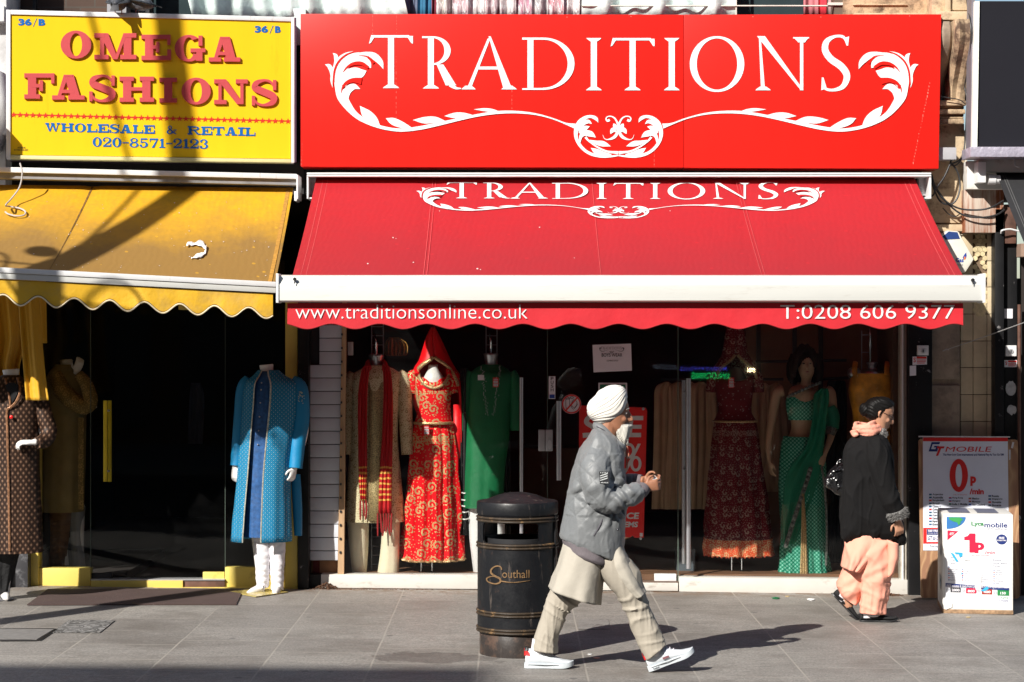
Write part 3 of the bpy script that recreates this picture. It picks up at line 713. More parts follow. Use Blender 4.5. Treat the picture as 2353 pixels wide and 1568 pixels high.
TL = [('T', 848, 949, 81.5, 203), ('R', 970, 1052, 84, 204), ('A', 1062, 1188, 84, 206), ('D', 1200, 1320, 87, 207), ('I', 1346, 1383, 88, 208), ('T', 1403, 1504, 88, 208), ('I', 1525, 1562, 88, 208), ('O', 1585, 1710, 85.5, 210), ('N', 1730, 1859, 86, 208), ('S', 1887, 1951, 83, 209)]
def Lz(pts): return [(660+x*q, y*q) for x, y in pts]
def Rz(pts): return [(1321+x*q, y*q) for x, y in pts]
LEAF = [
 (Lz([(724, 522), (702, 470), (655, 425), (600, 405), (540, 403)]), [1, 40, 50, 26, 8]),
 (Lz([(632, 514), (606, 485), (560, 450), (500, 440), (440, 462), (408, 520), (382, 590), (388, 660), (412, 725), (450, 790), (500, 852), (560, 898), (640, 938)]), [1, 58, 62, 64, 96, 92, 58, 56, 76, 62, 44, 36, 30]),
 (Lz([(598, 535), (555, 552), (500, 560), (450, 585), (415, 640)]), [1, 70, 98, 82, 60]),
 (Lz([(420, 545), (470, 450), (540, 420), (610, 428)]), [30, 56, 46, 26]),
 (Lz([(550, 672), (500, 655), (455, 685), (432, 745), (452, 800)]), [1, 46, 56, 60, 40]),
 (Lz([(498, 388), (440, 408), (390, 445), (358, 500), (342, 560), (334, 610), (342, 662)]), [1, 16, 22, 22, 24, 16, 1]),
 (Lz([(345, 402), (366, 424), (368, 462), (352, 505)]), [2, 30, 26, 12]),
 (Lz([(286, 488), (318, 502), (334, 545), (338, 600)]), [2, 32, 26, 14]),
 (Lz([(560, 900), (640, 938), (740, 968), (860, 982), (1000, 966), (1150, 934), (1300, 900), (1450, 868), (1600, 848), (1750, 848), (1880, 864), (2000, 896), (2100, 934), (2168, 952)]), [34, 28, 24, 24, 28, 26, 20, 20, 22, 18, 13, 10, 14, 38]),
 (Lz([(700, 962), (650, 905), (592, 855), (548, 800)]), [8, 62, 66, 1]),
 (Lz([(950, 975), (870, 945), (795, 915), (744, 893)]), [6, 46, 52, 1]),
 (Lz([(1210, 926), (1115, 905), (1030, 908), (948, 906)]), [6, 46, 48, 1]),
 (Lz([(1420, 878), (1335, 872), (1262, 872), (1184, 876)]), [4, 40, 42, 1]),
 (Lz([(1600, 845), (1540, 834), (1480, 828), (1408, 826)]), [6, 24, 22, 1]),
]
MID = [
 (Rz([(176, 924), (158, 895), (120, 880), (75, 890), (35, 925), (12, 975), (8, 1030), (30, 1085), (75, 1135), (130, 1165), (200, 1181), (270, 1180), (326, 1172)]), [1, 26, 22, 26, 36, 34, 26, 24, 22, 22, 18, 14, 12]),
 (Rz([(128, 936), (100, 918), (60, 932), (30, 985)]), [1, 28, 34, 26]), (Rz([(112, 955), (75, 968), (35, 1005)]), [1, 36, 22]),
 (Rz([(157, 1038), (120, 1012), (75, 1005), (45, 1030), (36, 1080)]), [1, 42, 40, 26, 8]),
 (Rz([(80, 1035), (110, 1068), (170, 1110), (240, 1142), (326, 1152)]), [18, 12, 12, 14, 22]),
 (Rz([(270, 1104), (215, 1086), (160, 1076), (110, 1060)]), [1, 40, 30, 10]), (Rz([(120, 1116), (160, 1142), (215, 1162), (275, 1166)]), [1, 40, 34, 6]),
 (Rz([(262, 905), (245, 912), (234, 896), (248, 880), (278, 880), (305, 900), (325, 945), (322, 995), (296, 1035), (250, 1053), (222, 1045), (210, 1018)]), [18, 16, 9, 8, 9, 12, 16, 20, 22, 8, 4, 2]),
 (Rz([(290, 932), (300, 950), (318, 985)]), [2, 28, 10]), (Rz([(268, 1010), (282, 985), (300, 965)]), [4, 32, 20]), (Rz([(330, 1000), (352, 985), (372, 965)]), [6, 22, 2]),
]
MC = 1421.0
def scroll_pieces():
    out = []
    for s in (1, -1):
        for lst, k in ((LEAF, 1.0 if s == 1 else 1.022), (MID, 1.0)):
            for pts, ws in lst:
                pp = pts if s == 1 else [(MC+(MC-x)*k, y) for x, y in pts]
                out += rib(pp, [max(w_*q, .3) for w_ in ws], 5)
    return out
SCR = scroll_pieces()
for spec in TL:
    mb = MB(); letters(mb, trajan, [spec], SM, (0, -1, 0), .002, .003); mb.build('letter', white_v, rs)
CUT = [(Lz([(652, 478), (626, 445), (590, 425), (538, 420)]), [22, 16, 9, 2]), (Lz([(612, 512), (560, 480), (500, 482), (452, 508), (420, 546)]), [22, 26, 24, 14, 2]),
 (Lz([(560, 612), (500, 606), (450, 624), (418, 660), (407, 702)]), [50, 34, 26, 14, 2]), (Lz([(500, 392), (440, 418), (385, 470), (356, 540), (347, 640)]), [8, 12, 14, 14, 12])]
CUTS = []
for s in (1, -1):
    for pts, ws in CUT: CUTS += rib(pts if s == 1 else [(MC+(MC-x)*1.022, y) for x, y in pts], [w_*q for w_ in ws], 5)
mb = MB(); draw(mb, SCR, SM, (0, -1, 0), .002, .003, .0003); mb.build('scrollwork', white_v, rs)
mb = MB(); draw(mb, CUTS, SM, (0, -1, 0), .0085, 0, .0001); mb.build('scroll_gaps', red_s, rs, recalc=False)

# ================================================================ awnings
def fabric_mat(name, col, dirt, dmax=.85, top_clean=True, stain=(.35, .8), zr=(2.4, 3.15)):
    t = NT(name); v = t.co()
    z = t.n('SeparateXYZ', {0: v}).outputs[2]
    nz = t.noise(v, 1.6, 6, .65); fine = t.noise(v, 14, 4, .7)
    grad = t.n('MapRange', {0: z, 1: zr[0], 2: zr[1], 3: 1, 4: 0}).outputs[0]
    f = t.math('ADD', t.math('MULTIPLY', grad, 1.15), t.math('MULTIPLY', t.math('SUBTRACT', nz, .5), 1.1))
    f = t.n('MapRange', {0: f, 1: stain[0], 2: stain[1], 4: dmax}).outputs[0]
    c = t.mix(f, col, dirt)
    sp = t.n('TexVoronoi', {'Vector': v, 'Scale': 7, 'Randomness': 1}); cl = t.math('LESS_THAN', t.math('ADD', sp.outputs[0], t.math('MULTIPLY', fine, .18)), .18)
    c = t.mix(t.n('MapRange', {0: fine, 1: .35, 2: .7, 3: 0, 4: .28}).outputs[0], c, dirt)
    c = t.mix(t.math('MULTIPLY', cl, .35), c, tuple(min(1, k*1.3) for k in col))
    t.set(t.b, 'Base Color', c); t.set(t.b, 'Roughness', .75)
    weave = t.n('TexWave', {'Vector': t.co((1, 1, 1), (0, R(35), R(20))), 'Scale': 9, 'Distortion': 6, 'Detail': 2}).outputs[1]
    t.set(t.b, 'Normal', t.bump(t.math('ADD', t.math('MULTIPLY', weave, t.noise(v, 2, 2)), fine), .10, .012))
    # thin cloth lets a little daylight through
    tr = t.n('BsdfTranslucent', {'Color': c}); mx_ = t.n('MixShader', {0: .08, 1: t.b.outputs[0], 2: tr.outputs[0]})
    t.t.links.new(mx_.outputs[0], t.out.inputs[0]); return t.m
def bilin(c, u, v):   # corners tl, tr, bl, br
    return (c[0]*(1-u)+c[1]*u)*(1-v)+(c[2]*(1-u)+c[3]*u)*v
def awning_fabric(tl, tr, bl, br, sag, nu=60, nv=16, seams=()):
    mb = MB(); nrm = (tr-tl).cross(bl-tl).normalized(); nrm = nrm if nrm.z > 0 else -nrm; rows = []
    for j in range(nv+1):
        v = j/nv; row = []
        for i in range(nu+1):
            u = i/nu; p = bilin((tl, tr, bl, br), u, v)
            s = -sag*4*v*(1-v)
            for us in seams: s -= .008*math.exp(-((u-us)/.012)**2)
            row.append(p+nrm*s)
        rows.append(row)
    mb.loft(rows, closed=False); return mb, nrm
def valance(mb, A, B, h0, per, amp, n=240, wob=.004, ph=0.0, base=0):
    """cloth strip hanging from A to B, straight top, scalloped bottom"""
    L = (B-A).length; top, mid, bot = [], [], []
    for i in range(n+1):
        u = i/n; p = A+(B-A)*u; d = Vector((0, wob*math.sin(u*L*9)+wob*.6*math.sin(u*L*23+1), 0))
        ss = (u*L/per+ph) % 1.0
        z = h0+amp*(abs(math.sin(math.pi*ss)) if base else .5-.5*math.cos(2*math.pi*ss))
        top.append(p); mid.append(p+d*.7+Vector((0, 0, -z*.5))); bot.append(p+d*2+Vector((0, 0, -z)))
    mb.loft([top, mid, bot], closed=False); return bot

# --- red awning
raw = thing('awning', 'red fabric shop awning with TRADITIONS logo, white front bar and scalloped valance', 'awning', (.8, -.1, 3.1))
rf = fabric_mat('red canvas', (.43, .007, .014), (.30, .012, .02), .8, stain=(.2, 1.2), zr=(-.80, -.2))
tl, tr, bl, br = P(728, 403, -.12), P(2100, 406, -.12), P(672, 634, -1.84), P(2213, 634, -1.84)
mb, rn = awning_fabric(tl, tr, bl, br, .022, seams=(.195, .46, .70))
fab = mb.build('canvas', rf, raw, smooth=True, angle=80, recalc=False)
mb = MB()
def RM(px, py):
    p = ray(px, py, tl, rn)
    v = (tl.z-p.z)/(tl.z-bl.z); return p - rn*.022*4*v*(1-v)
ax = lambda x: 1026+(x-848)*(760/1102); ay = lambda y: 419.5+(y-83)*.2795
AM = lambda x, y: RM(ax(x), ay(y))
for sp_ in TL: letters(mb, trajan, [sp_], AM, rn, .006)
draw(mb, SCR, AM, rn, .006, 0, .0003)
mb.build('logo', M('white print', (.72, .72, .72), .6), raw, recalc=False)
mb = MB(); draw(mb, CUTS, AM, rn, .0105, 0, .0001); mb.build('logo_gaps', M('red print on canvas', (.46, .01, .016), .7), raw, recalc=False)
bead = M('canvas stitch', (.62, .10, .10), .8)
mb = MB()
for u in (.012, .02, .195, .2, .46, .70, .705, .98, .988):
    rows_ = []
    for j in range(17):
        v = j/16; p = bilin((tl, tr, bl, br), u, v)-rn*.022*4*v*(1-v)+rn*.002
        rows_.append(p)
    mb.loft([[p-Vector((.0012, 0, 0)) for p in rows_], [p+Vector((.0012, 0, 0)) for p in rows_]], closed=False)
mb.build('seam_stitching', bead, raw, recalc=False)
mb = MB(); barw = M('white bar', (.60, .60, .57), .35, var=.04, vs=2, dirt=(.40, .37, .33), dirt_s=4, dirt_t=(.55, .95), stretch=(1, 1, 8))
pa = [(-1.80, 632), (-1.92, 634), (-1.965, 655), (-1.965, 691), (-1.94, 695), (-1.82, 695)]
def barprof(px, prof): return [P(px, py, y).copy() for y, py in prof]
xl, xr = P(637, 660, -1.95).x, P(2261, 660, -1.95).x
rl = [[Vector((x, p.y, p.z)) for p in [P(1176, py, y) for y, py in pa]] for x in (xl, xr)]
mb.loft(rl); mb.build('front_bar', barw, raw, bevel=.004)
for x in (xl, xr):
    MB().box(x-.006 if x < 0 else x-.012, x+.012 if x < 0 else x+.006, -1.975, -1.8, rl[0][4].z-.004, rl[0][0].z+.004).build('end_cap', whitealu, raw, bevel=.003)
mb = MB()
for px, py in ((677, 642), (2236, 644)):
    a = P(px, py, -1.98); mb.tube([a+Vector((0, .02, 0)), a], .012, 10); mb.tube([a+Vector((0, 0, .012)), a+Vector((0, 0, -.03))], .004, 6)
mb.build('bolt', iron, raw)
VY = -1.90
vA, vB = P(660, 697, VY), P(2213, 697, VY)
mb = MB(); bot = valance(mb, vA, vB, .142, .3245, .036, 300, .0012, .08)
mb.build('valance', M('valance red', (.52, .010, .020), .7, var=.06, bump=.3, bs=9, bd=.012), raw, smooth=True, angle=80, recalc=False)
mb = MB(); mb.tube([p+Vector((0, -.003, .004)) for p in bot], .0035, 6); mb.build('hem_piping', M('red hem', (.30, .008, .012), .8), raw)
VM = lambda x, y: P(x, y, VY-.0045)
pieces('lettering', [lambda m_: text(m_, 'www.traditionsonline.co.uk', 679, 1212, 700.5, 732.5, VM, (0, -1, 0), .002, -.012),
 lambda m_: text(m_, 'T:0208 606 9377', 1793, 2194, 701, 733, VM, (0, -1, 0), .002, -.006)], MATS['white print'], raw, recalc=False)
alu = M('aluminium', (.60, .60, .62), .35, .6, var=.05, vs=4)
mb = MB(); mb.pbox(705, 397, 2140, 400.5, -.30, -.1); mb.pbox(705, 402, 2140, 406, -.31, -.1); mb.build('top_rail', whitealu, raw, bevel=.002)
mb = MB(); mb.pbox(707, 400.6, 2138, 401.9, -.28, -.1); mb.build('rail_groove', iron, raw)
for x0, x1, xa, xb in ((705, 709, 709, 730), (2135, 2140, 2108, 2135)):
    mb = MB(); mb.pbox(x0, 406, x1, 457, -.3, 0); mb.pbox(min(x0, xa), 454, max(x1, xb), 457, -.29, 0); mb.build('end_bracket', whitealu, raw, bevel=.002)
    mb = MB(); a, b = P(xa, 428, -.1), P(xb, 428, -.1); mb.tube([a, b], .05, 20); mb.build('roller', alu, raw, smooth=True)
    mb = MB(); mb.pbox(xa+3, 410, xb-4, 450, -.16, -.1); mb.build('bracket_plate', alu, raw, bevel=.003)
for px_t, px_b in ((790, 800), (2030, 2060)):   # folding arms under the cloth
    a, b = P(px_t, 470, -.1), P(px_b, 655, -1.8); m_ = (a+b)/2+Vector((-.2 if px_t > 1000 else .2, 0, -.1))
    mb = MB(); mb.tube([a, m_], .022, 8); mb.tube([m_, b], .018, 8); mb.build('folding_arm', whitealu, raw)

rgd = random.Random(12)
def blot(mb, cx_, cy_, r_, mp, nrm, lift):
    k0 = rgd.random()*9; draw(mb, [[(cx_+r_*1.5*(.6+.6*abs(noise.noise((k*.7, k0, 0))))*math.cos(k/14*6.283), cy_+r_*(.6+.6*abs(noise.noise((k*.7, 0, k0))))*math.sin(k/14*6.283)) for k in range(14)]], mp, nrm, lift)
mb = MB()
for x, y, r_ in [(903, 541, 1.6), (910, 543, 1), (1240, 517, 1.4), (2066, 494, 2.6), (2072, 496, 1.4), (845, 604, 1.8), (950, 601, 1.4), (1097, 617, 2), (1104, 619, 1.2), (1860, 606, 2), (1868, 608, 1.2), (1640, 606, 1.2), (2040, 618, 1.6), (1210, 466, 1), (1700, 560, 1), (2130, 540, 1), (1320, 590, 1), (1010, 480, .9), (1540, 480, .9), (1985, 585, 1)]:
    blot(mb, x, y, r_, RM, rn, .003)
mb.build('droppings', M('bird dropping', (.60, .55, .53), .9), raw, recalc=False)
mb = MB()
for x, y0, y1 in [(856, 36, 80), (911, 36, 78), (910, 130, 205), (1176, 206, 254), (910, 210, 276), (1503, 336, 384), (694, 330, 355), (692, 360, 380)]:
    y = y0
    while y < y1:
        l_ = rgd.uniform(1, 7); draw(mb, rect(x+rgd.uniform(-.3, .3), y, x+rgd.uniform(.5, .9), min(y+l_, y1)), SM, (0, -1, 0), .0016); y += l_+rgd.uniform(.5, 8)
for k in range(26):
    t_ = k/26; draw(mb, rect(2136-t_*40+rgd.uniform(-1, 1), 190+t_*190, 2137-t_*40+rgd.uniform(-.5, 1), 190+t_*190+rgd.uniform(1, 6)), SM, (0, -1, 0), .0016)
for x in (1503, 1650, 1930, 2086, 2290): blot(mb, x-200, 37+rgd.uniform(0, 3), 1.3, SM, (0, -1, 0), .0018)
mb.build('scratches', M('scratch', (.66, .16, .12), .8), rs, recalc=False)
# --- yellow awning
yaw = thing('awning', 'dirty yellow canvas shop awning with white rails and wavy valance', 'awning', (-2.9, -.1, 3.0))
yf = fabric_mat('yellow canvas', (.66, .345, .004), (.25, .14, .035), .95, stain=(.36, .92), zr=(-.55, .12))
yv = M('yellow valance', (.68, .39, .018), .6, var=.1, vs=4, bump=.4, bs=8, bd=.025, dirt=(.45, .29, .09), dirt_s=3, dirt_t=(.5, .8))
XE = -5.0   # runs on out of the frame
def ext(a, b, x): return a+(b-a)*((x-a.x)/(b.x-a.x))
r1, l1 = P(674, 432, -.22), P(0, 425, -.46); l1 = ext(r1, l1, XE)
r2, l2 = P(632, 652, -1.32), P(0, 618, -1.72); l2 = ext(r2, l2, XE-.1)
mb, yn2 = awning_fabric(l1, r1, l2, r2, .02, nu=80, seams=(.555,))
mb.build('canvas', yf, yaw, smooth=True, angle=80, recalc=False)
mb = MB(); us = .555; seamm = M('dark seam', (.14, .07, .012), .9, var=.6, vs=20)
rows_ = [bilin((l1, r1, l2, r2), us, j/16)-yn2*(.02*4*(j/16)*(1-j/16)+.004) for j in range(17)]
mb.loft([[p-Vector((.008-.0004*i, 0, 0)) for i, p in enumerate(rows_)], [p+Vector((.008-.0004*i, 0, 0)) for i, p in enumerate(rows_)]], closed=False)
mb.build('seam', seamm, yaw, recalc=False)
mb = MB(); hem = [bilin((l1, r1, l2, r2), .985, j/16)-yn2*(.02*4*(j/16)*(1-j/16)-.003) for j in range(17)]
mb.loft([hem, [p+(r1-l1).normalized()*.028 for p in hem]], closed=False); mb.build('side_hem', M('brown hem', (.40, .20, .03), .85, var=.3, vs=30, stretch=(1, 1, 6)), yaw, recalc=False)
def rail(mb, a, b, h, d, dz=0, dy=0):
    n_ = (b-a).normalized(); o = Vector((n_.y, -n_.x, 0)).normalized()
    v = []
    for z in (-h, 0):
        for k in (0, -d):
            for p in (a, b): v.append(p+Vector((0, 0, z+dz))+o*(dy+k))
    mb.hexa([tuple(x) for x in v])
ra, la = P(682, 400, -.35), ext(P(682, 400, -.35), P(0, 384, -.62), XE)
mb = MB(); rail(mb, la, ra, .038, .2); mb.build('top_rail', whitealu, yaw, bevel=.003)
mb = MB(); rail(mb, la, ra, .044, .15, -.039, -.03); mb.build('lower_rail', M('shaded rail', (.30, .30, .32), .5, dirt=(.12, .12, .12), dirt_s=5), yaw, bevel=.003)  # shade on the lower white rail is put into its grey colour
mb = MB(); mb.pbox(681, 402, 685, 458, -.36, -.1); mb.pbox(676, 440, 682, 462, -.3, -.1); mb.build('end_bracket', whitealu, yaw, bevel=.002)
mb = MB(); fa, fb = ext(P(634, 648, -1.36), P(0, 614.5, -1.76), XE-.1), P(634, 648, -1.36)
rail(mb, fa, fb, .036, .07); mb.build('front_bar', whitealu, yaw, bevel=.004)
mb = MB(); rail(mb, fa, fb, .040, .05, -.038, -.008); mb.build('lower_bar', barw, yaw, bevel=.003)
mb = MB(); va, vb = ext(P(627, 676, -1.34), P(0, 642, -1.74), XE-.1), P(627, 676, -1.34)
mb = MB(); ybot = valance(mb, va, vb, .11, .2405, .07, 300, .006, .13, 0); mb.build('valance', yv, yaw, smooth=True, angle=80, recalc=False)
mb = MB(); mb.tube([p+Vector((0, -.004, .006)) for p in ybot], .0055, 6); mb.build('edge_piping', M('pale piping', (.72, .62, .42), .7), yaw)
mb = MB(); mb.tube([p+Vector((0, -.005, .015)) for p in ybot], .002, 4); mb.build('edge_stitch', seamm, yaw)
a, b = P(640, 470, -.3), P(610, 668, -1.28)
mb = MB(); m_ = (a+b)/2+Vector((-.4, 0, -.05)); mb.tube([a, m_], .02, 8); mb.tube([m_, b], .018, 8); mb.build('folding_arm', whitealu, yaw)

# white scrap lying on the yellow awning, the cable drooping over it
pts = [(1405, 622), (1450, 606), (1520, 612), (1552, 640), (1545, 672), (1500, 706), (1440, 716)]
mb = MB()
def onsurf(px, py, c4, up=0):
    u, v = .8, .5
    def pr_(u, v):
        p = bilin(c4, u, v); return ((p.x)/(p.y-CAMY)*F+CX, (CAMZ-p.z)/(p.y-CAMY)*F+CY)
    for _ in range(8):
        x, y = pr_(u, v); xu, yu = pr_(u+1e-3, v); xv, yv = pr_(u, v+1e-3)
        a, b, c_, d = (xu-x)/1e-3, (xv-x)/1e-3, (yu-y)/1e-3, (yv-y)/1e-3; det = a*d-b*c_
        u += (d*(px-x)-b*(py-y))/det; v += (-c_*(px-x)+a*(py-y))/det
    return bilin(c4, u, v)+Vector((0, 0, up-.02*4*v*(1-v)))
Y4 = (l1, r1, l2, r2)
def YA(zx, zy, up=.0): return onsurf(zx*q, 373.4+zy*q, Y4, .014+up)
top, bt = [], []
for i, (zx, zy) in enumerate(catmull(pts, 5)):
    w_ = 15*math.sin(math.pi*(i+.6)/31.2)+4+4*math.sin(i*1.7); top.append(YA(zx, zy-w_, .004+.010*math.sin(i*.8))); bt.append(YA(zx, zy+w_, .003*math.sin(i)))
mb.loft([top, bt], closed=False)
mb.build('plastic_scrap', M('white plastic', (.8, .8, .82), .3), smooth=True, solid=.002, label='crumpled white plastic scrap lying on the yellow awning', cat='litter', recalc=False)
mb = MB(); cp = [(145, 1245), (168, 1310), (150, 1400), (90, 1490), (42, 1540), (60, 1560)]
pp = [P(x*q, y*q, -.75) for x, y in cp]+[YA(x, y, .02) for x, y in [(90, 340), (150, 350), (192, 368), (185, 395), (120, 405), (60, 395), (40, 376)]]
pp = [P(46, 375, -.7), P(51, 398, -.72), P(45, 430, -.74), P(26, 457, -.8), P(13, 472, -.95)]+[onsurf(x, y, Y4, .02) for x, y in ((22, 476), (45, 480), (58, 487), (55, 495), (38, 497), (20, 493), (12, 488))]
mb.tube(pp, .006, 8, 6); mb.build('loose_cable', M('grey cable', (.45, .42, .40), .6), smooth=True, label='loose grey cable hanging over the left end of the yellow awning', cat='cable')

mb = MB()
for k in range(60):
    x, y = rgd.uniform(60, 630), rgd.uniform(450, 640)
    mb.v = mb.v; blot(mb, x, y, rgd.choice((.7, .9, 1.3)), lambda a, b: onsurf(a, b, Y4), yn2 if yn2.z > 0 else -yn2, .003)
mb.build('droppings', MATS['bird dropping'], yaw, recalc=False)
# unseen box added left of the yellow sign to cast a shadow, and the white pilaster at the very edge
lpil = thing('stone_pilaster', 'white painted moulded pilaster at the left edge beside the yellow sign', 'pilaster', P(0, 390, -.2))
mb = MB(); a = P(15, 0, -.25); mb.box(-4.6, a.x, -.25, .2, 3.9, 7); mb.build('shaft', white_r, lpil, bevel=.01)
mb = MB(); mb.tube([(-3.98, -.22, 3.9), (-3.97, -.3, 3.6), (-3.99, -.2, 3.35)], [.16, .2, .12], 16, 4); mb.build('scroll_bracket', white_r, lpil, smooth=True)
for z0, z1, y in ((4.3, 4.42, -.36), (3.62, 3.67, -.34), (3.53, 3.6, -.3), (3.45, 3.52, -.36)):
    mb = MB(); mb.box(-4.6, a.x+.04 if z0 < 4 else a.x+.01, y, .2, z0, z1); mb.build('moulding', white_r, lpil, bevel=.012)
mb = MB(); mb.box(-4.6, a.x-.02, -.2, .2, -.1, 3.44); mb.build('base_shaft', white_r, lpil)
mb = MB(); c_ = Vector((-4.22, -1.02, 3.62)); mb.prism([c_+Vector((r_*math.cos(k), 0, r_*math.sin(k)*1.1)) for k, r_ in [(math.pi/2+i*math.pi/3, .26) for i in range(6)]], (0, .12, 0))
mb.box(-4.26, -4.18, -.9, -.2, 3.6, 3.66)
mb.build('hex_box', M('white hex box', (.7, .7, .7), .4), bevel=.01, label='unseen hexagonal box on a bracket, added to shade the yellow sign and awning', cat='alarm box')

# ================================================================ signs and awning of the shop on the right
dg_ = M('dark grey panel', (.014, .014, .019), .4, var=.1, vs=1.2, spec=.3)
ds = thing('signboard', 'blank dark grey signboard with white edge at the top right', 'sign', P(2300, 338, -.4))
mb = MB(); quadbox(mb, [(2251.5, 3), (2600, 3), (2600, 336), (2246, 336)], -.43, -.2); mb.build('panel', dg_, ds)
mb = MB(); quadbox(mb, [(2240.5, 3), (2251, 3), (2245.5, 338), (2234, 338)], -.45, -.4); mb.build('edge_strip', M('white strip', (.8, .82, .74), .4), ds)
mb = MB(); quadbox(mb, [(2233, -60), (2241, -60), (2236, 345), (2230, 345)], -.40, -.24); mb.build('side_return', M('grey lilac', (.16, .15, .175), .5), ds)
mb = MB(); mb.pbox(2230, 337.5, 2600, 361, -.5, -.2); mb.build('tape_wrap', M('silver tape', (.33, .31, .38), .38, var=.2, vs=8, bump=.7, bs=14, bd=.02, spec=.6), ds, bevel=.006)
wood_w = M('worn white wood', (.62, .60, .56), .7, var=.08, vs=3, dirt=(.30, .22, .16), dirt_s=6, dirt_t=(.58, .78), stretch=(1, 1, 1))
rusty = M('rust streaked board', (.50, .42, .35), .75, var=.15, vs=3, stretch=(7, 1, .6), dirt=(.24, .07, .025), dirt_s=1.1, dirt_t=(.42, .56))
fb_ = thing('awning_fixing_board', 'white and rust streaked timber boards carrying the black awning', 'board', P(2260, 537, -.1))
mb = MB(); mb.pbox(2250, 363, 2600, 396, -.28, -.1); mb.build('beam', wood_w, fb_, bevel=.005)
mb = MB(); mb.pbox(2222, 370, 2310, 435, -.2, -.06); mb.build('plate', wood_w, fb_, bevel=.004)
mb = MB(); mb.pbox(2216, 436, 2307, 535, -.12, .0); mb.build('board', rusty, fb_, bevel=.004)
mb = MB(); mb.pbox(2247, 372, 2266, 420, -.34, -.2); mb.build('bracket', whitealu, fb_, bevel=.006)
mb = MB(); a = P(2270, 413, -.28); mb.tube([a, a+Vector((.055, 0, 0))], .04, 20); mb.tube([a+Vector((.06, 0, 0)), a+Vector((.09, 0, 0))], .033, 20); mb.build('roller_end', M('white plastic cap', (.7, .7, .7), .4), fb_, smooth=True, angle=50)
mb = MB(); a = P(2330, 368, -.3); mb.tube([a, a+Vector((.0, -.02, .03)), a+Vector((0, -.03, -.04)), a+Vector((.03, -.05, -.06))], .006, 8, 5); mb.build('hook', alu, fb_)
baw = thing('awning', 'black canvas awning cut off by the right edge of the photo', 'awning', P(2340, 400, -.2))
t1, t2, t3, t4 = P(2288, 396, -.2), P(2640, 396, -.2), P(2388, 640, -1.6), P(2760, 640, -1.6)
mb, bn = awning_fabric(t1, t2, t3, t4, .01, 10, 8); mb.build('canvas', M('black canvas', (.02, .02, .022), .7, bump=.2, bs=30), baw, smooth=True, recalc=False)
mb = MB()
for u in (.035, .05): mb.loft([[bilin((t1, t2, t3, t4), u, j/8)+bn*.003 for j in range(9)], [bilin((t1, t2, t3, t4), u+.005, j/8)+bn*.003 for j in range(9)]], closed=False)
mb.build('stitching', M('grey stitch', (.09, .09, .09), .8), baw, recalc=False)
mb = MB(); mb.box(t3.x, t4.x, -1.68, -1.58, t3.z-.05, t3.z+.02); mb.build('front_bar', iron, baw)
# ================================================================ shopfronts
def glass_mat():
    t = NT('window glass'); t.t.nodes.remove(t.b)
    fr = t.n('Fresnel', {'IOR': 1.5}); tr = t.n('BsdfTransparent', {'Color': (.97, .98, .975)}); gl_ = t.n('BsdfGlossy', {'Roughness': .012, 'Color': (1, 1, 1)})
    dust = t.n('BsdfDiffuse', {'Color': (.5, .5, .5)})
    f = t.math('MULTIPLY', fr, .26)
    mx_ = t.n('MixShader', {0: f, 1: tr.outputs[0], 2: gl_.outputs[0]})
    nz = t.n('MapRange', {0: t.noise(t.co((1, 1, 4)), 3, 5, .7), 1: .45, 2: .8, 3: .001, 4: .006}).outputs[0]
    m2 = t.n('MixShader', {0: nz, 1: mx_.outputs[0], 2: dust.outputs[0]})
    t.t.links.new(m2.outputs[0], t.out.inputs[0]); return t.m
GLASS = glass_mat()
yelp = M('yellow paint', (.68, .53, .12), .45, var=.05, vs=3, dirt=(.30, .22, .06), dirt_s=5, dirt_t=(.6, .8))
blackm = M('black painted post', (.008, .008, .009), .5, dirt=(.20, .19, .19), dirt_s=11, dirt_t=(.64, .69), var=.3, spec=.25)
rust = M('rusty steel', (.10, .045, .03), .7, var=.4, vs=12)
yfr = thing('shopfront', 'yellow framed glass shopfront under the yellow awning', 'shopfront', P(390, 1352, 0))
def bx3(px0, py0, px1, py1, y0, y1): return MB().pbox(px0, py0, px1, py1, y0, y1)
bx3(62, 640, 88, 1358, -.02, .12).build('frame', yelp, yfr, bevel=.003)
bx3(88.5, 1306, 207.5, 1352, .0, .1).build('kick_panel', yelp, yfr, bevel=.004)
bx3(517, 1304, 655, 1352, .0, .1).build('kick_panel', yelp, yfr, bevel=.004)
bx3(655.5, 640, 683.5, 1357, -.03, .12).build('frame', yelp, yfr, bevel=.003)
bx3(208.5, 1334.5, 420, 1352.5, -.04, .12).build('threshold', yelp, yfr, bevel=.003)
bx3(420.5, 1335, 516.5, 1351.5, -.02, .12).build('threshold_plate', rust, yfr, bevel=.003)
bx3(64, 1350.5, 684, 1356.5, -.055, .0).build('base_strip', yelp, yfr, bevel=.002)
bx3(208.5, 1331.5, 516, 1334, -.03, .1).build('threshold_lip', alu, yfr)
def pane(px0, py0, px1, py1, Y, parent, name='pane'):
    return bx3(px0, py0, px1, py1, Y, Y+.01).build(name, GLASS, parent)
pane(88.5, 600, 207, 1305.5, .03, yfr); pane(518, 600, 655, 1303.5, .03, yfr)
dr = pane(209.5, 600, 516, 1331, .045, yfr, 'glass_door')
bx3(466, 1315, 515.5, 1331.5, .03, .08).build('pivot_shoe', yelp, dr, bevel=.003)
bx3(210, 1318, 256, 1331.5, .03, .08).build('corner_patch', iron, dr, bevel=.003)
for x0, y in ((237.5, -.03), (247.5, .11)):
    a, b = P(x0+4.5, 921, y), P(x0+4.5, 1107, y)
    MB().tube([a, b], .0155, 16).build('handle', M('yellow tube', (.78, .60, .03), .3), dr, smooth=True, angle=50)
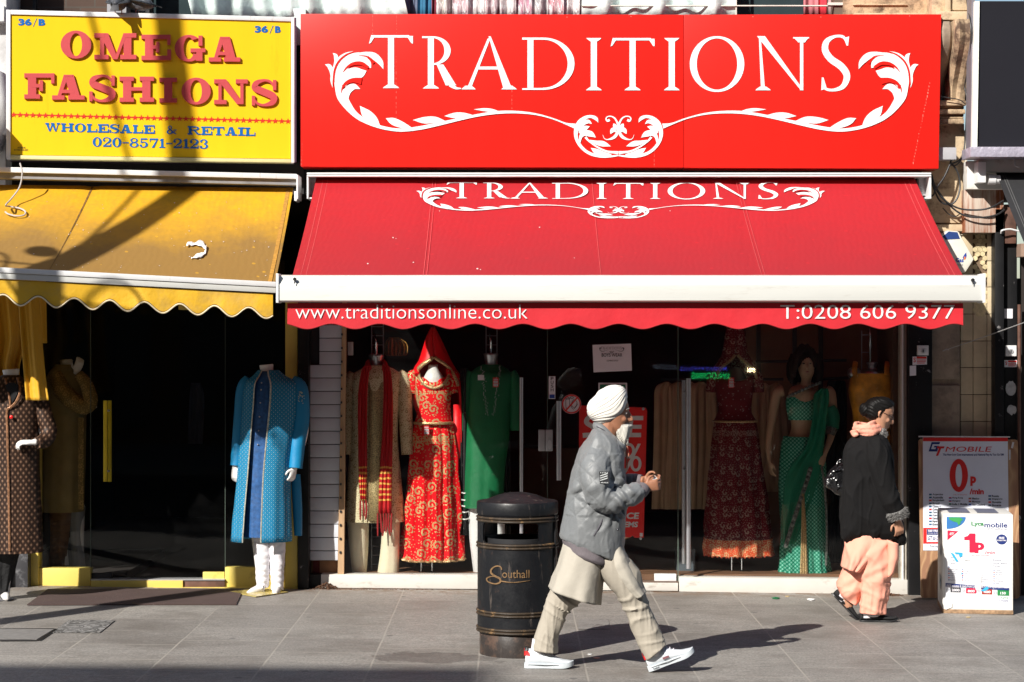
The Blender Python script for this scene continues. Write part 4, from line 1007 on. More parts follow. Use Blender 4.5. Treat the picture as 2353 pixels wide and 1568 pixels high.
mb = MB(); mb.tube([P(247, 944, -.03), P(251, 944, .11)], .008, 8); mb.tube([P(247, 1083, -.03), P(251, 1083, .11)], .008, 8); mb.build('handle_fixing', alu, dr)
for px in (208, 517.3):
    bx3(px-.5, 600, px+.5, 1334, .035, .05).build('glass_edge', M('glass edge', (.10, .13, .11), .2), yfr)
bx3(23, 1262, 64, 1364, -.12, .1).build('stone_plinth', M('black stone', (.035, .035, .04), .45, dirt=(.15, .15, .16), dirt_s=12, dirt_t=(.55, .7)), label='scuffed black stone plinth behind the brown coat mannequin', cat='plinth', bevel=.005)
bx3(0, 640, 40, 1300, .15, .2).build('dark_board', dark, label='dark board at the left edge of the yellow shopfront', cat='board')
# yellow meter box seen under the valance
mb = bx3(410, 694, 466, 712, -.1, .05); o = mb.build('meter_box', yelp, label='small yellow switch box tucked under the yellow valance', cat='switch box', bevel=.004)
# post between the shops and the slatted wall
pst = bx3(684.5, 600, 709, 1358, -.08, .15); pst.build('steel_post', blackm, label='scratched black steel post between the two shopfronts', cat='post', bevel=.003)
sw = thing('slatted_panel', 'pale blue grey slatted wall panel between the black post and the right hand window', 'wall panel', P(750, 1320, .05))
slatm = M('blue grey slat', (.55, .58, .64), .5, var=.05, vs=3, dirt=(.08, .08, .1), dirt_s=20, dirt_t=(.70, .74))
y_ = 716; k = 0
mb = MB()
while y_ < 1285:
    x0 = 734 if y_ < 815 else 709.5
    x1 = 786-(10*(y_-716)/570)
    mb.pbox(x0, y_+1.1, x1, min(y_+29.9, 1288), .06, .1); y_ += 30.55
mb.build('slats', slatm, sw, bevel=.003)
bx3(709.5, 690, 787, 1288, .11, .13).build('backing', iron, sw)
mb = MB(); quadbox(mb, [(786.5, 690), (796, 690), (790, 1320), (776, 1320)], .03, .1); mb.build('wooden_edge', M('raw wood', (.42, .27, .15), .7, var=.25, vs=4, stretch=(5, 5, .5)), sw)
mb = MB()
for k in range(18): mb.pbox(784-k*.25, 735+k*31.3, 788-k*.25, 740+k*31.3, .02, .04)
mb.build('clip', iron, sw)
bx3(709.5, 1289, 778, 1320, .13, .2).build('timber_block', M('raw timber', (.25, .13, .07), .8, var=.4, vs=8), sw)

rfr = thing('shopfront', 'white silled glass shopfront under the red awning', 'shopfront', P(1400, 1357, 0))
sill_m = M('white sill', (.56, .54, .50), .6, var=.04, dirt=(.28, .24, .2), dirt_s=5, dirt_t=(.58, .8), stretch=(1, 1, 2))
bx3(709.5, 1321, 737, 1352, .0, .12).build('base_block', blackm, rfr)
def sill(pts, y0, nm='sill'): mb = MB(); quadbox(mb, pts, y0, .14); return mb.build(nm, sill_m, rfr, bevel=.004)
sill([(737.5, 1320.5), (1196, 1322), (1196, 1355), (737.5, 1351)], 0)
sill([(1196.5, 1337), (1558, 1340), (1558, 1358.5), (1196.5, 1355)], 0, 'door_threshold')
sill([(1561, 1327), (2086, 1333), (2086, 1368), (1561, 1360)], -.02)
mb = MB(); quadbox(mb, [(1197, 1333.5), (1558, 1336.5), (1558, 1340), (1197, 1337)], .01, .1); mb.build('threshold_strip', M('brown strip', (.12, .08, .06), .5), rfr)
pane(792, 660, 1195, 1321, .06, rfr); pane(1560, 660, 2070, 1330, .06, rfr)
d1 = pane(1197, 660, 1257, 1334, .075, rfr, 'side_light')
d2 = pane(1259, 660, 1557, 1336, .07, rfr, 'glass_door')
bx3(1557.3, 640, 1559, 1336, .055, .085).build('glass_edge', MATS['glass edge'], rfr)
bx3(1257.3, 640, 1258.5, 1336, .055, .085).build('glass_edge', MATS['glass edge'], rfr)
brush = M('brushed steel', (.55, .55, .58), .3, .8, var=.05, vs=3, stretch=(1, 1, 20))
MB().tube([P(1198, 868, -.02), P(1198, 1240, -.02)], .014, 16).build('handle', brush, d1, smooth=True, angle=50)
MB().tube([P(1284, 922, -.03), P(1284, 1104, -.03)], .0195, 16).build('handle', brush, d2, smooth=True, angle=50)
MB().tube([P(1582, 870, -.03), P(1582, 1307, -.03)], .0185, 16).build('handle', brush, rfr, smooth=True, angle=50)
MB().tube([P(1571, 874, .2), P(1571, 1296, .2)], .0155, 16).build('inner_handle', brush, rfr, smooth=True, angle=50)
mb = MB()
for py in (1078, 900): mb.tube([P(1582, py, -.03), P(1571, py, .2)], .008, 8)
mb.build('handle_fixing', brush, rfr)
bx3(1237, 988, 1252, 1037, .03, .07).build('lock_plate', M('satin plate', (.42, .42, .44), .4, .4), d2, bevel=.003)
lk = bx3(1253.5, 988, 1270, 1037, .03, .07).build('lock_plate', MATS['satin plate'], d2, bevel=.003)
mb = MB(); a = P(1263, 1024, .025); mb.prism([P(1263+5*math.cos(k/12*6.283), 1022+11*math.sin(k/12*6.283), .022) for k in range(12)], (0, .01, 0)); mb.build('keyhole', alu, lk)
bx3(1504, 1319.5, 1554, 1336, .04, .1).build('pivot_shoe', M('white metal shoe', (.62, .62, .62), .4), d2, bevel=.003)
bx3(2070, 660, 2090, 1334, .02, .14).build('frame', M('dirty cream frame', (.46, .42, .36), .5, dirt=(.2, .16, .12), dirt_s=6), rfr, bevel=.003)
bx3(2073, 660, 2076, 1334, .0, .02).build('frame_bead', whitealu, rfr)
bx3(2052, 660, 2068, 1328, .2, .9).build('inner_jamb', M('brown jamb', (.10, .05, .03), .6), rfr)

# stickers and papers on the glass
FY = .045
FM = lambda x, y: P(x, y, FY)
paper = M('paper', (.72, .70, .74), .8, var=.03)
ink = M('ink', (.02, .02, .03), .7); green_d = M('dark green', (.01, .12, .06), .5); redp = M('red print', (.62, .015, .012), .45, var=.05)
bluep = M('blue print', (.01, .05, .30), .5)
nt_ = thing('notice', 'white paper notice reading BOYS WEAR taped inside the shop door', 'notice', P(1407, 856, .05))
mb = MB(); quadbox(mb, [(1361.5, 793), (1450, 790), (1452, 852), (1364, 856)], .05, .052); mb.build('sheet', paper, nt_)
mb = MB()
lx = lambda x: 1381+(x-848)*(47/1102); ly = lambda y: 797+(y-83)*.052
for sp_ in TL: letters(mb, trajan, [sp_], lambda x, y: FM(lx(x), ly(y)), (0, -1, 0), .001)
draw(mb, SCR, lambda x, y: FM(lx(x), ly(y)), (0, -1, 0), .001, 0, .0001)
text(mb, 'BOYS WEAR', 1382.5, 1430, 812, 820.5, FM, (0, -1, 0), .001, .005); text(mb, 'COMING SOON', 1394, 1420, 827.5, 831, FM, (0, -1, 0), .001)
mb.build('print', ink, nt_, recalc=False)
ps = thing('sticker', 'narrow white upright PUSH sticker on the glass door', 'sticker', P(1268, 917, .05))
bx3(1261, 865, 1276, 917, .05, .052).build('backing', paper, ps)
mb = MB()
for k, c_ in enumerate('PUSH'): text(mb, c_, 1265.5, 1272, 867+k*8.6, 874+k*8.6, FM, (0, -1, 0), .001, .01)
mb.build('lettering', ink, ps, recalc=False)
mb = MB(); draw(mb, rect(1262.5, 907, 1274.5, 915.5), FM, (0, -1, 0), .001); mb.build('pictogram', bluep, ps, recalc=False)
ns = thing('sticker', 'round red and white no food sticker with a struck out drink and sandwich', 'sticker', P(1313, 951, .05))
mb = MB(); mb.prism([P(1313+22.5*math.cos(k/36*6.2832), 929+22.5*math.sin(k/36*6.2832), .05) for k in range(36)], (0, .002, 0)); mb.build('disc', paper, ns)
mb = MB(); draw(mb, rib([(1300, 918), (1301, 938), (1308, 938)], [1.2]*3)+rib([(1300, 917), (1308, 915), (1309, 932)], [1.2]*3)+arc(1304, 917, 4.5, 2, 1, .8)+rib([(1312, 930), (1318, 919), (1326, 925), (1320, 938), (1312, 930)], [1.2]*5, 2)+rib([(1312, 933), (1318, 941), (1328, 928)], [1.2]*3, 2)+arc(1314, 914, 4, 3, 1.2, 1.2), FM, (0, -1, 0), .001); mb.build('drawing', ink, ns, recalc=False)
mb = MB(); draw(mb, arc(1313, 929, 22, 22, 3.2, 3.2)+para(1300, 944, 1327, 914, 4.4), FM, (0, -1, 0), .0016); mb.build('red_bar', redp, ns, recalc=False)
os_ = thing('open_sign', 'dark green OPEN sign with pale border behind the turbaned man', 'sign', P(1408, 918, .05))
bx3(1375, 880, 1441, 918, .055, .06).build('board', paper, os_, bevel=.002)
mb = MB(); draw(mb, rect(1378.5, 884, 1437.5, 915), FM, (0, -1, 0), -.004); mb.build('green_field', green_d, os_, recalc=False)
mb = MB(); text(mb, 'OPEN', 1386, 1430, 891, 908, FM, (0, -1, 0), -.003, .01); mb.build('lettering', paper, os_, recalc=False)
# sale board standing inside
sb = thing('sale_poster', 'tall red SALE board with white lettering standing inside behind the turbaned man', 'poster', P(1408, 1238, .12))
red_b = M('red board', (.80, .015, .012), .4, var=.05)
mb = MB(); quadbox(mb, [(1331, 932), (1484, 937), (1487, 945), (1479, 1236), (1458, 1236), (1454, 1231), (1448, 1235), (1330, 1234)], .11, .125); mb.build('board', red_b, sb)
BM = lambda x, y: P(x, y, .11)
pale = M('pale print', (.70, .68, .68), .5)
mb = MB()
def fat(x0, y0, w_, h_, ch):
    s_ = 9
    if ch == 'S': return rib([(x0+w_, y0+4), (x0+w_*.45, y0+2), (x0+w_*.2, y0+h_*.3), (x0+w_*.7, y0+h_*.55), (x0+w_*.75, y0+h_*.85), (x0-2, y0+h_-4)], [s_+2]*6)
    if ch == 'A': return para(x0+4, y0+h_, x0+w_*.6, y0, s_)+para(x0+w_-4, y0+h_, x0+w_*.6, y0, s_)+rect(x0+8, y0+h_*.55, x0+w_-6, y0+h_*.75)
    if ch == 'L': return para(x0+4, y0+h_, x0+9, y0, s_+1)+rect(x0+2, y0+h_-10, x0+w_, y0+h_)
    if ch == 'E': return para(x0+4, y0+h_, x0+9, y0, s_+1)+rect(x0+6, y0, x0+w_+4, y0+10)+rect(x0+5, y0+h_*.42, x0+w_, y0+h_*.42+9)+rect(x0+2, y0+h_-10, x0+w_-1, y0+h_)
for k, c_ in enumerate('SALE'): draw(mb, fat([1341, 1373, 1407, 1442][k], 956, 32, 49, c_), BM, (0, -1, 0), .002)
draw(mb, rib([(1376, 1016), (1355, 1016), (1352, 1033), (1366, 1031), (1374, 1042), (1366, 1055), (1350, 1053)], [7]*7, 1)+arc(1395, 1035, 15, 22, 8, 8)+arc(1445, 1036, 14, 18, 6.5, 6.5)+arc(1461, 1066, 13, 18, 6.5, 6.5)+para(1436, 1086, 1469, 1020, 7), BM, (0, -1, 0), .002)
text(mb, 'HALF PRICE', 1346, 1467, 1178, 1193, BM, (0, -1, 0), .002, .04, shear=.15); text(mb, 'ON SALE ITEMS', 1340, 1465, 1199, 1212, BM, (0, -1, 0), .002, .04, shear=.15)
draw(mb, rect(1470, 1225, 1477, 1233), BM, (0, -1, 0), .002)
mb.build('lettering', pale, sb, recalc=False)
mb = MB()
for x, y in ((1478, 940), (1474, 1100), (1472, 1238)): draw(mb, disc(x, y, 3.2), BM, (0, -1, 0), .003)
mb.build('fixing', alu, sb, recalc=False)

# ================================================================ right hand posts, boxes and stickers
bx3(2088.5, 640, 2142, 1376, -.08, .2).build('steel_post', blackm, label='wide black painted post at the right end of the red awning shop', cat='post', bevel=.003)
po = thing('shutter_post', 'pair of black shutter guide posts at the right edge of the photo', 'post', P(2310, 1385, -.1))
bx3(2286.5, 480, 2307, 1385, -.12, .1).build('guide', blackm, po, bevel=.004)
bx3(2307.5, 480, 2337, 1385, -.06, .1).build('channel', blackm, po, bevel=.004)
bx3(2308, 470, 2335, 560, -.1, -.06).build('rusty_bracket', rust, po, bevel=.004)
bx3(2337.5, 640, 2400, 1385, .02, .1).build('door_frame', iron, po)
MB().tube([P(2342, 700, -.08), P(2342, 1385, -.08)], .014, 12).build('downpipe', rust, smooth=True, label='thin rusty downpipe at the far right edge', cat='pipe')
bx3(2346, 560, 2400, 590, -.2, .0).build('ledge', M('brown ledge', (.3, .2, .15), .7), label='brown painted ledge at the right edge of the photo', cat='ledge')
bx3(2347, 590, 2400, 1385, .0, .05).build('dark_doorway', dark, label='dark doorway panel at the right edge of the photo', cat='door panel')
whp = M('white switch plastic', (.66, .66, .66), .4)
def keyswitch(px0, py0, px1, py1, Y, label):
    t_ = thing('key_switch', label, 'key switch', P((px0+px1)/2, py1, Y), 'shutter key switches')
    bx3(px0, py0, px1, py1, Y-.04, Y).build('box', whp, t_, bevel=.004)
    cx_, cy_ = (px0+px1)/2, (py0+py1)/2+1
    mb = MB(); mb.prism([P(cx_+5.5*math.cos(k/16*6.2832), cy_+5.5*math.sin(k/16*6.2832), Y-.046) for k in range(16)], (0, .006, 0)); mb.build('lock_ring', alu, t_)
    mb = MB(); mb.prism([P(cx_+x, cy_+y, Y-.048) for x, y in ((-1.2, -3), (1.2, -3), (1, 3.5), (-1, 3.5))], (0, .006, 0)); mb.build('keyhole', iron, t_)
keyswitch(2109, 794, 2134, 817, -.08, 'white key switch on the wide black post above the red sticker')
keyswitch(2311, 794, 2336, 819, -.06, 'white key switch on the shutter post at the right edge')
def sticker(px0, py0, px1, py1, Y, label, tilt=0, redt=True):
    t_ = thing('sticker', label, 'sticker', P((px0+px1)/2, py1, Y))
    mb = MB(); quadbox(mb, [(px0, py0+tilt), (px1, py0), (px1, py1), (px0, py1+tilt)], Y-.002, Y); mb.build('backing', paper, t_)
    if redt:
        mb = MB(); SM_ = lambda x, y: P(x, y, Y-.002); h = py1-py0; wd = px1-px0
        draw(mb, rect(px0+wd*.28, py0+1, px1-1, py0+h*.3)+rect(px0+wd*.3, py0+h*.42, px1-2, py0+h*.5)+rect(px0+wd*.3, py0+h*.6, px1-3, py0+h*.68)+rect(px0+wd*.3, py0+h*.78, px1-5, py0+h*.86), SM_, (0, -1, 0), .001)
        text(mb, 'S', px0+2, px0+wd*.22, py0+3, py1-5, SM_, (0, -1, 0), .001, .02)
        mb.build('print', redp, t_, recalc=False)
sticker(2097, 819, 2130, 838, -.08, 'red and white warning sticker on the wide black post', 1)
sticker(2090.5, 840, 2105, 863, -.08, 'plain grey paper sticker below the red one on the wide black post', 1, False)
sticker(2308, 828, 2337, 844, -.065, 'red and white warning sticker on the right shutter post')
sticker(2307.5, 710, 2327, 732, -.065, 'plain white label high on the right shutter post', 0, False)
for (cx_, cy_, a_, b_, nm) in ((2323, 893, 12, 17, 'upper larger'), (2325, 942, 11, 11, 'lower smaller')):
    mb = MB()
    pts = [P(cx_+a_*(1+.35*noise.noise((k*.9, cx_, 0)))*math.cos(k/20*6.2832), cy_+b_*(1+.35*noise.noise((k*.9, cy_, 3)))*math.sin(k/20*6.2832), -.0655+.0006*(a_ > 10)) for k in range(20)]
    mb.prism(pts, (0, .004, 0))
    mb.build('torn_sticker', M('torn paper', (.45, .45, .46), .8, var=.3, vs=20), label='%s torn pale sticker remnant on the shutter post' % nm, cat='sticker')
# gas alarm box on the pilaster
ga = thing('hex_box', 'white hexagonal alarm box with blue top and gas flame logo beside the red awning', 'alarm box', P(2205, 631, -.2))
mb = MB(); mb.prism([P(x, y, -.2) for x, y in ((2160, 548), (2178, 530), (2202, 532), (2238, 596), (2218, 627), (2190, 627))], (0, .16, 0)); mb.build('casing', M('cream casing', (.68, .66, .58), .4, dirt=(.3, .26, .2), dirt_s=5, dirt_t=(.66, .85)), ga, bevel=.008)
mb = MB(); mb.prism([P(x, y, -.203) for x, y in ((2166, 544), (2180, 532), (2200, 534), (2206, 549), (2172, 551))], (0, .003, 0)); mb.build('blue_top', M('navy plastic', (.02, .05, .18), .4), ga)
AMx = lambda x, y: P(x, y, -.2)
mb = MB(); text(mb, 'Gas', 2196, 2214, 593, 603, AMx, (0, -1, 0), .002, .03); mb.build('lettering', bluep, ga, recalc=False)
mb = MB(); text(mb, 'services', 2184, 2213, 606, 611, AMx, (0, -1, 0), .002, .0); mb.build('small_lettering', M('grey ink', (.25, .25, .28), .7), ga, recalc=False)
mb = MB(); draw(mb, [[(2214, 597), (2212, 592), (2216, 585), (2220, 580), (2221, 588), (2219, 595)]], AMx, (0, -1, 0), .002); mb.build('flame', bluep, ga, recalc=False)
mb = MB(); draw(mb, [[(2215, 597), (2214.5, 593), (2217, 589), (2218.5, 593), (2217.5, 596.5)]], AMx, (0, -1, 0), .003); mb.build('flame_core', M('orange print', (.8, .2, .02), .5), ga, recalc=False)
bx3(2150, 339, 2198, 367, -.2, -.05).build('junction_box', M('grey box', (.36, .36, .38), .5), bevel=.005, label='grey plastic junction box on the pilaster beside the red sign', cat='junction box')
# cables down the pilaster
cbl = M('black cable', (.02, .02, .022), .5)
def cable(pts, r_, label, Y=-.2, mat=cbl):
    MB().tube([P(p[0], p[1], p[2] if len(p) > 2 else Y) for p in pts], r_, 8, 8).build('cable', mat, smooth=True, label=label, cat='cable', group='cables over the sandstone pilaster')
cable([(2221, -10, -.2), (2224, 20, -.22), (2230, 50, -.4), (2231, 100, -.4), (2226, 165, -.25), (2222, 240, -.18), (2219, 300, -.1), (2215, 345, -.1), (2205, 368, -.1), (2186, 377, -.1)], .006, 'black cable running down the pilaster beside the dark signboard')
cable([(2222, 170, -.2), (2217, 200, -.15), (2222, 232, -.18), (2224, 300, -.1), (2218, 350, -.1), (2200, 378, -.1), (2183, 380, -.1)], .005, 'thinner black cable looping beside the pilaster mouldings')
cable([(2186, 368, -.14), (2180, 385, -.16), (2168, 410, -.18), (2150, 435, -.2), (2145, 448, -.2), (2136, 452, -.1)], .007, 'black cable dropping from the junction box to the awning bracket')
cable([(2184, 372, -.12), (2200, 395, -.12), (2206, 425, -.12), (2200, 455, -.14), (2184, 470, -.14), (2160, 462, -.14), (2143, 425, -.14), (2138, 400, -.1)], .007, 'black cable hanging in a wide loop below the junction box')
cable([(2143, 420, -.16), (2165, 455, -.16), (2200, 478, -.16), (2240, 483, -.18), (2275, 478, -.2), (2305, 462, -.16)], .007, 'upper black cable swagged across the rusty board')
cable([(2140, 400, -.14), (2150, 430, -.14), (2180, 470, -.14), (2215, 495, -.16), (2255, 500, -.18), (2290, 494, -.18), (2308, 482, -.14)], .007, 'lower black cable swagged across the rusty board')
cable([(2166, 478, -.06), (2180, 492, -.06), (2195, 498, -.08), (2208, 490, -.08)], .004, 'short thin cable loop on the stone shaft')
cable([(2160, 222, -.2), (2185, 226, -.2), (2205, 230, -.2), (2219, 240, -.2)], .004, 'thin cable lying along the pilaster ledge')
cable([(2300, 536, -.14), (2303, 530, -.16), (2320, 527, -.16), (2335, 530, -.16), (2370, 538, -.16)], .007, 'white cable above the shutter posts', mat=whp)
mb = MB(); mb.tube([P(2166, 807, -.04), P(2260, 775, -.4), P(2380, 732, -.8)], .0035, 6); mb.tube([P(2166, 807, -.05), P(2176, 802, -.07), P(2180, 805, -.07)], .004, 6)
mb.build('stay_wire', M('steel wire', (.4, .4, .4), .5, .5), label='thin steel wire anchored in the stone and running up to the right', cat='wire')
# ================================================================ litter bin
BX, BY = (1189-CX)/374., -3.22; BZ = gz(0)
bin_ = thing('litter_bin', 'black and worn bronze round litter bin lettered Southall in the middle of the pavement', 'litter bin', (BX, BY, BZ))
def bin_mat(name, base, worn, thr, streak=True):
    t = NT(name); v = t.co(); a = t.noise(v, 9, 7, .75); s_ = t.noise(t.co((14, 14, 1.6)), 1.5, 5, .7)
    c = t.mix(t.n('MapRange', {0: a, 1: thr, 2: thr+.12}).outputs[0], base, worn)
    c = t.mix(t.n('MapRange', {0: s_, 1: .58, 2: .70, 4: .6}).outputs[0], c, (.16, .13, .11))
    t.set(t.b, 'Base Color', c); t.set(t.b, 'Roughness', t.n('MapRange', {0: a, 1: .3, 2: .7, 3: .32, 4: .6}).outputs[0]); t.set(t.b, 'Specular IOR Level', .35)
    t.set(t.b, 'Normal', t.bump(t.noise(v, 60, 3), .25, .003)); return t.m
bm_ = bin_mat('bin black', (.007, .0075, .0095), (.055, .025, .015), .60)
bz_ = bin_mat('bin bronze', (.040, .028, .018), (.30, .17, .07), .56)
bb_ = bin_mat('bin base', (.028, .022, .020), (.075, .045, .032), .5)
def cyl_part(name, prof, mat, n=96, **k):
    mb = MB(); mb.lathe(prof, (BX, BY, 0), n); return mb.build(name, mat, bin_, smooth=True, angle=40, **k)
body = cyl_part('body', [(.236, .665), (.245, .66), (.2455, .15), (.236, .14), (.22, .665)], bm_)
mb = MB(); NA, NZ = 240, 22; z0, z1 = .66, .835
for r_ in (.2455, .236):
    k0 = len(mb.v)
    mb.v += [(BX+r_*math.cos(2*math.pi*j/NA), BY+r_*math.sin(2*math.pi*j/NA), z0+(z1-z0)*i/NZ) for i in range(NZ+1) for j in range(NA)]
    for i in range(NZ):
        for j in range(NA):
            ad = 360*(j+.5)/NA; zc = z0+(z1-z0)*(i+.5)/NZ; hole = False
            for c0 in (256.5, 76.5, 166.5, 346.5):
                d = (ad-c0+180) % 360-180; wd = 45 if c0 in (256.5, 76.5) else 0
                if wd:
                    u, v_ = abs(d)/wd, abs(zc-.738)/.062
                    if u < 1 and v_ < 1 and (max(u-.86, 0)/.14)**2+(max(v_-.6, 0)/.4)**2 < 1: hole = True
            if not hole:
                a = k0+i*NA+j; b = k0+i*NA+(j+1) % NA; mb.f.append((a, b, b+NA, a+NA)); mb.mi.append(0)
mb.build('slotted_ring', bm_, bin_, smooth=True, angle=40, recalc=False)
cyl_part('liner', [(.2, .15), (.205, .70), (.198, .70), (.19, .16), (.0, .16)], iron)
cyl_part('lid', [(.236, .83), (.2495, .845), (.2505, .85), (.2505, .908), (.246, .919), (.236, .922), (.20, .926), (.17, .936), (.12, .956), (.06, .970), (.0005, .974)], bm_)
def band(zc, w_=.013):
    p = []
    for k in (-1, 1):
        c_ = zc+k*w_*.72
        p += [(.2462, c_-w_*.62), (.252, c_-w_*.4), (.2545, c_), (.252, c_+w_*.4), (.2462, c_+w_*.62)]
    return cyl_part('band', p, bz_)
for z in (.816, .656, .246, .143): band(z)
cyl_part('base', [(.226, .135), (.2325, .125), (.2325, BZ), (.2, BZ)], bb_)
mb = MB(); mb.box(BX+.222, BX+.232, BY-.112, BY-.104, .15, .84); mb.build('hinge', bm_, bin_)
def CYL(px, py):
    X = (px-CX)/F*12.55; dx = max(-.24, min(.24, X-BX))
    return Vector((X, BY-math.sqrt(.2455**2-dx*dx), CAMZ-(py-CY)/F*12.55))
gold = M('worn gold', (.22, .13, .06), .5, .3, var=.4, vs=30)
mb = MB()
draw(mb, rib([(1153, 1310), (1150, 1303), (1140, 1302), (1130, 1309), (1128, 1318), (1137, 1325), (1148, 1330), (1149, 1338), (1138, 1343), (1122, 1340), (1118, 1333), (1128, 1327), (1145, 1326)], [2.2, 2.6, 2.4, 3.4, 4.4, 4.6, 4.6, 4, 2.6, 2.8, 3, 2, 1]), CYL, (0, -1, 0), .003, .002)
text(mb, 'outhall', 1154, 1216.5, 1309.5, 1328, CYL, (0, -1, 0), .004, .0)
draw(mb, rib([(1152, 1336), (1180, 1338), (1218, 1334)], [2.4, 1.8, 1]), CYL, (0, -1, 0), .003, .002)
mb.build('lettering', gold, bin_, recalc=False)

# ================================================================ plywood board with poster, and the poster covered box
ply = NT('plywood'); v = ply.co((1, 1, .35)); wv = ply.n('TexWave', {'Vector': v, 'Scale': 3.5, 'Distortion': 14, 'Detail': 3, 'Detail Scale': .8}, bands_direction='X')
ply.set(ply.b, 'Base Color', ply.ramp(wv.outputs[0], [(.1, (.30, .16, .08)), (.5, (.42, .25, .13)), (.9, (.26, .13, .07))])); ply.set(ply.b, 'Roughness', .65); PLY = ply.m
bo = thing('leaning_board', 'plywood board with a white and red 0p per minute mobile poster leaning on the wall', 'advert board', G(2230, 1381))
cn = [P(2111, 1004, -.17), P(2339, 1006, -.17), G(2344, 1381), G(2116, 1378)]
cn[2].y = cn[3].y = (cn[2].y+cn[3].y)/2
mb = MB()
A_, B_, C_, D_ = cn
rc = []
for (cx_, cy_, a0) in ((.03, .03, 180), (.97, .03, 270), (.97, .97, 0), (.03, .97, 90)):
    for k in range(5):
        a = R(a0+k*22.5); rc.append((cx_+.03*math.cos(a), cy_+.03*.6*math.sin(a)))
nb_ = (B_-A_).cross(D_-A_).normalized(); nb_ = nb_ if nb_.y < 0 else -nb_
mb.prism([bilin((A_, B_, D_, C_), u, v_) for u, v_ in rc], -nb_*.018); mb.build('plywood', PLY, bo)
QM = lambda x, y: ray(2065.6+x*.2931, 976.5+y*.2931, A_, nb_)
wp = M('glossy poster', (.66, .68, .76), .3, var=.03, spec=.5)
nvp = M('navy print', (.012, .03, .16), .45)
mb = MB()
mb.prism([QM(*p)+nb_*.004 for p in [(187, 100), (852, 103), (862, 985), (190, 985)]], -nb_*.003); mb.build('poster', wp, bo)
def bx2(mb, x0, y0, x1, y1, MM, nn, lift=.006): draw(mb, rect(x0, y0, x1, y1), MM, nn, lift)
mb = MB(); bx2(mb, 188, 101, 852, 130, QM, nb_)
text(mb, 'MOBILE', 362, 716, 172, 212, QM, nb_, .006, .0, shear=.3)
draw(mb, [[(300, 170), (356, 170), (352, 186), (330, 186), (306, 244), (288, 244), (312, 186), (296, 186)]], QM, nb_, .0065)
draw(mb, arc(468, 398, 72, 130, 46, 40), QM, nb_, .006)
text(mb, 'p', 558, 604, 405, 480, QM, nb_, .006, .06); text(mb, '/min', 552, 664, 500, 546, QM, nb_, .006, .04)
draw(mb, rect(190, 808, 216, 932)+rect(216, 920, 330, 932)+rect(216, 808, 330, 818), QM, nb_, .006)
text(mb, '(10p call setup fee)', 425, 533, 543, 555, QM, nb_, .006)
mb.build('red_print', redp, bo, recalc=False)
mb = MB()
draw(mb, [[(255, 137), (322, 137), (316, 153), (264, 153), (250, 192), (284, 192), (290, 178), (272, 178), (277, 166), (312, 166), (298, 210), (232, 210)]], QM, nb_, .006)
text(mb, 'The New Low Cost International and National Pay As You Go SIM', 344, 820, 226, 248, QM, nb_, .006, .02)
draw(mb, rect(218, 820, 330, 862), QM, nb_, .006)
mb.build('blue_print', nvp, bo, recalc=False)
mb = MB()
cols_ = [(235, ['Argentina', 'Australia', 'Bangladesh', 'Brazil', 'China +', 'Colombia', 'Cyprus', 'Cyprus North', 'Denmark', 'Egypt', 'Estonia'], 547), (390, ['Hong Kong', 'Hungary', 'India + Mobile'], 574), (545, ['Mexico', 'Morocco', 'New Zealand'], 578), (700, ['Russia', 'Singapore', 'Slovakia', 'Slovenia'], 559)]
fl = {0: MB(), 1: MB(), 2: MB()}
for x, names, y in cols_:
    for k, nm in enumerate(names):
        yy = y+k*(23.4 if x == 235 else 24); text(mb, nm, x+27, min(x+27+len(nm)*9.2, x+145), yy-8, yy+8, QM, nb_, .006, .03)
        bx2(fl[(k+x) % 3], x, yy-6, x+21, yy, QM, nb_); bx2(fl[(k*2+x+1) % 3], x, yy, x+21, yy+6, QM, nb_)
text(mb, 'Top-up at', 238, 330, 945, 962, QM, nb_, .006)
mb.build('country_list', ink, bo, recalc=False)
for k, m_ in enumerate((redp, bluep, green_d)): fl[k].build('flags', m_, bo, recalc=False)
mb = MB(); text(mb, '500 FREE', 226, 318, 823, 841, QM, nb_, .0075, .03); text(mb, 'minutes & texts', 226, 312, 845, 854, QM, nb_, .0075); bx2(mb, 218, 864, 330, 918, QM, nb_, .0065); mb.build('white_print', paper, bo, recalc=False)
mb = MB(); text(mb, 'GT to GT', 224, 322, 872, 906, QM, nb_, .0075, .02, shear=.2); mb.build('small_logo', nvp, bo, recalc=False)
tape = M('clear tape', (.6, .58, .58), .15, var=.2, vs=9)
mb = MB(); draw(mb, [[(152, 88), (870, 92), (870, 101), (152, 98)], [(858, 196), (874, 196), (874, 272), (860, 278)], [(888, 136), (902, 138), (892, 186), (876, 182)]], QM, nb_, .008); mb.build('tape', tape, bo, recalc=False)

BYf = -1.16
bxt = thing('advert_box', 'tattered white box with a 1p per minute mobile poster on the pavement', 'advert box', P(2246, 1411, BYf))
fl_, fr_ = P(2167.5, 1182, BYf), P(2326, 1411, BYf)
boxw = M('tattered white board', (.68, .67, .64), .55, var=.05, dirt=(.36, .28, .2), dirt_s=6, dirt_t=(.62, .78), bump=.2, bs=12)
mb = MB(); mb.box(fl_.x, fr_.x, BYf, BYf+.55, fr_.z+.028, fl_.z); mb.build('carcass', boxw, bxt, bevel=.006)
mb = MB(); mb.box(fl_.x-.002, fr_.x+.002, BYf-.002, BYf+.548, fr_.z, fr_.z+.03); mb.build('base', M('chipboard edge', (.30, .19, .11), .9, var=.4, vs=30, bump=.6, bs=60), bxt, bevel=.004)
BQ = lambda x, y: P(2065.6+x*.2931, 976.5+y*.2931, BYf); bn_ = (0, -1, 0)
wp2 = M('box poster', (.74, .75, .78), .35, var=.02)  # pale paper colour of the poster itself
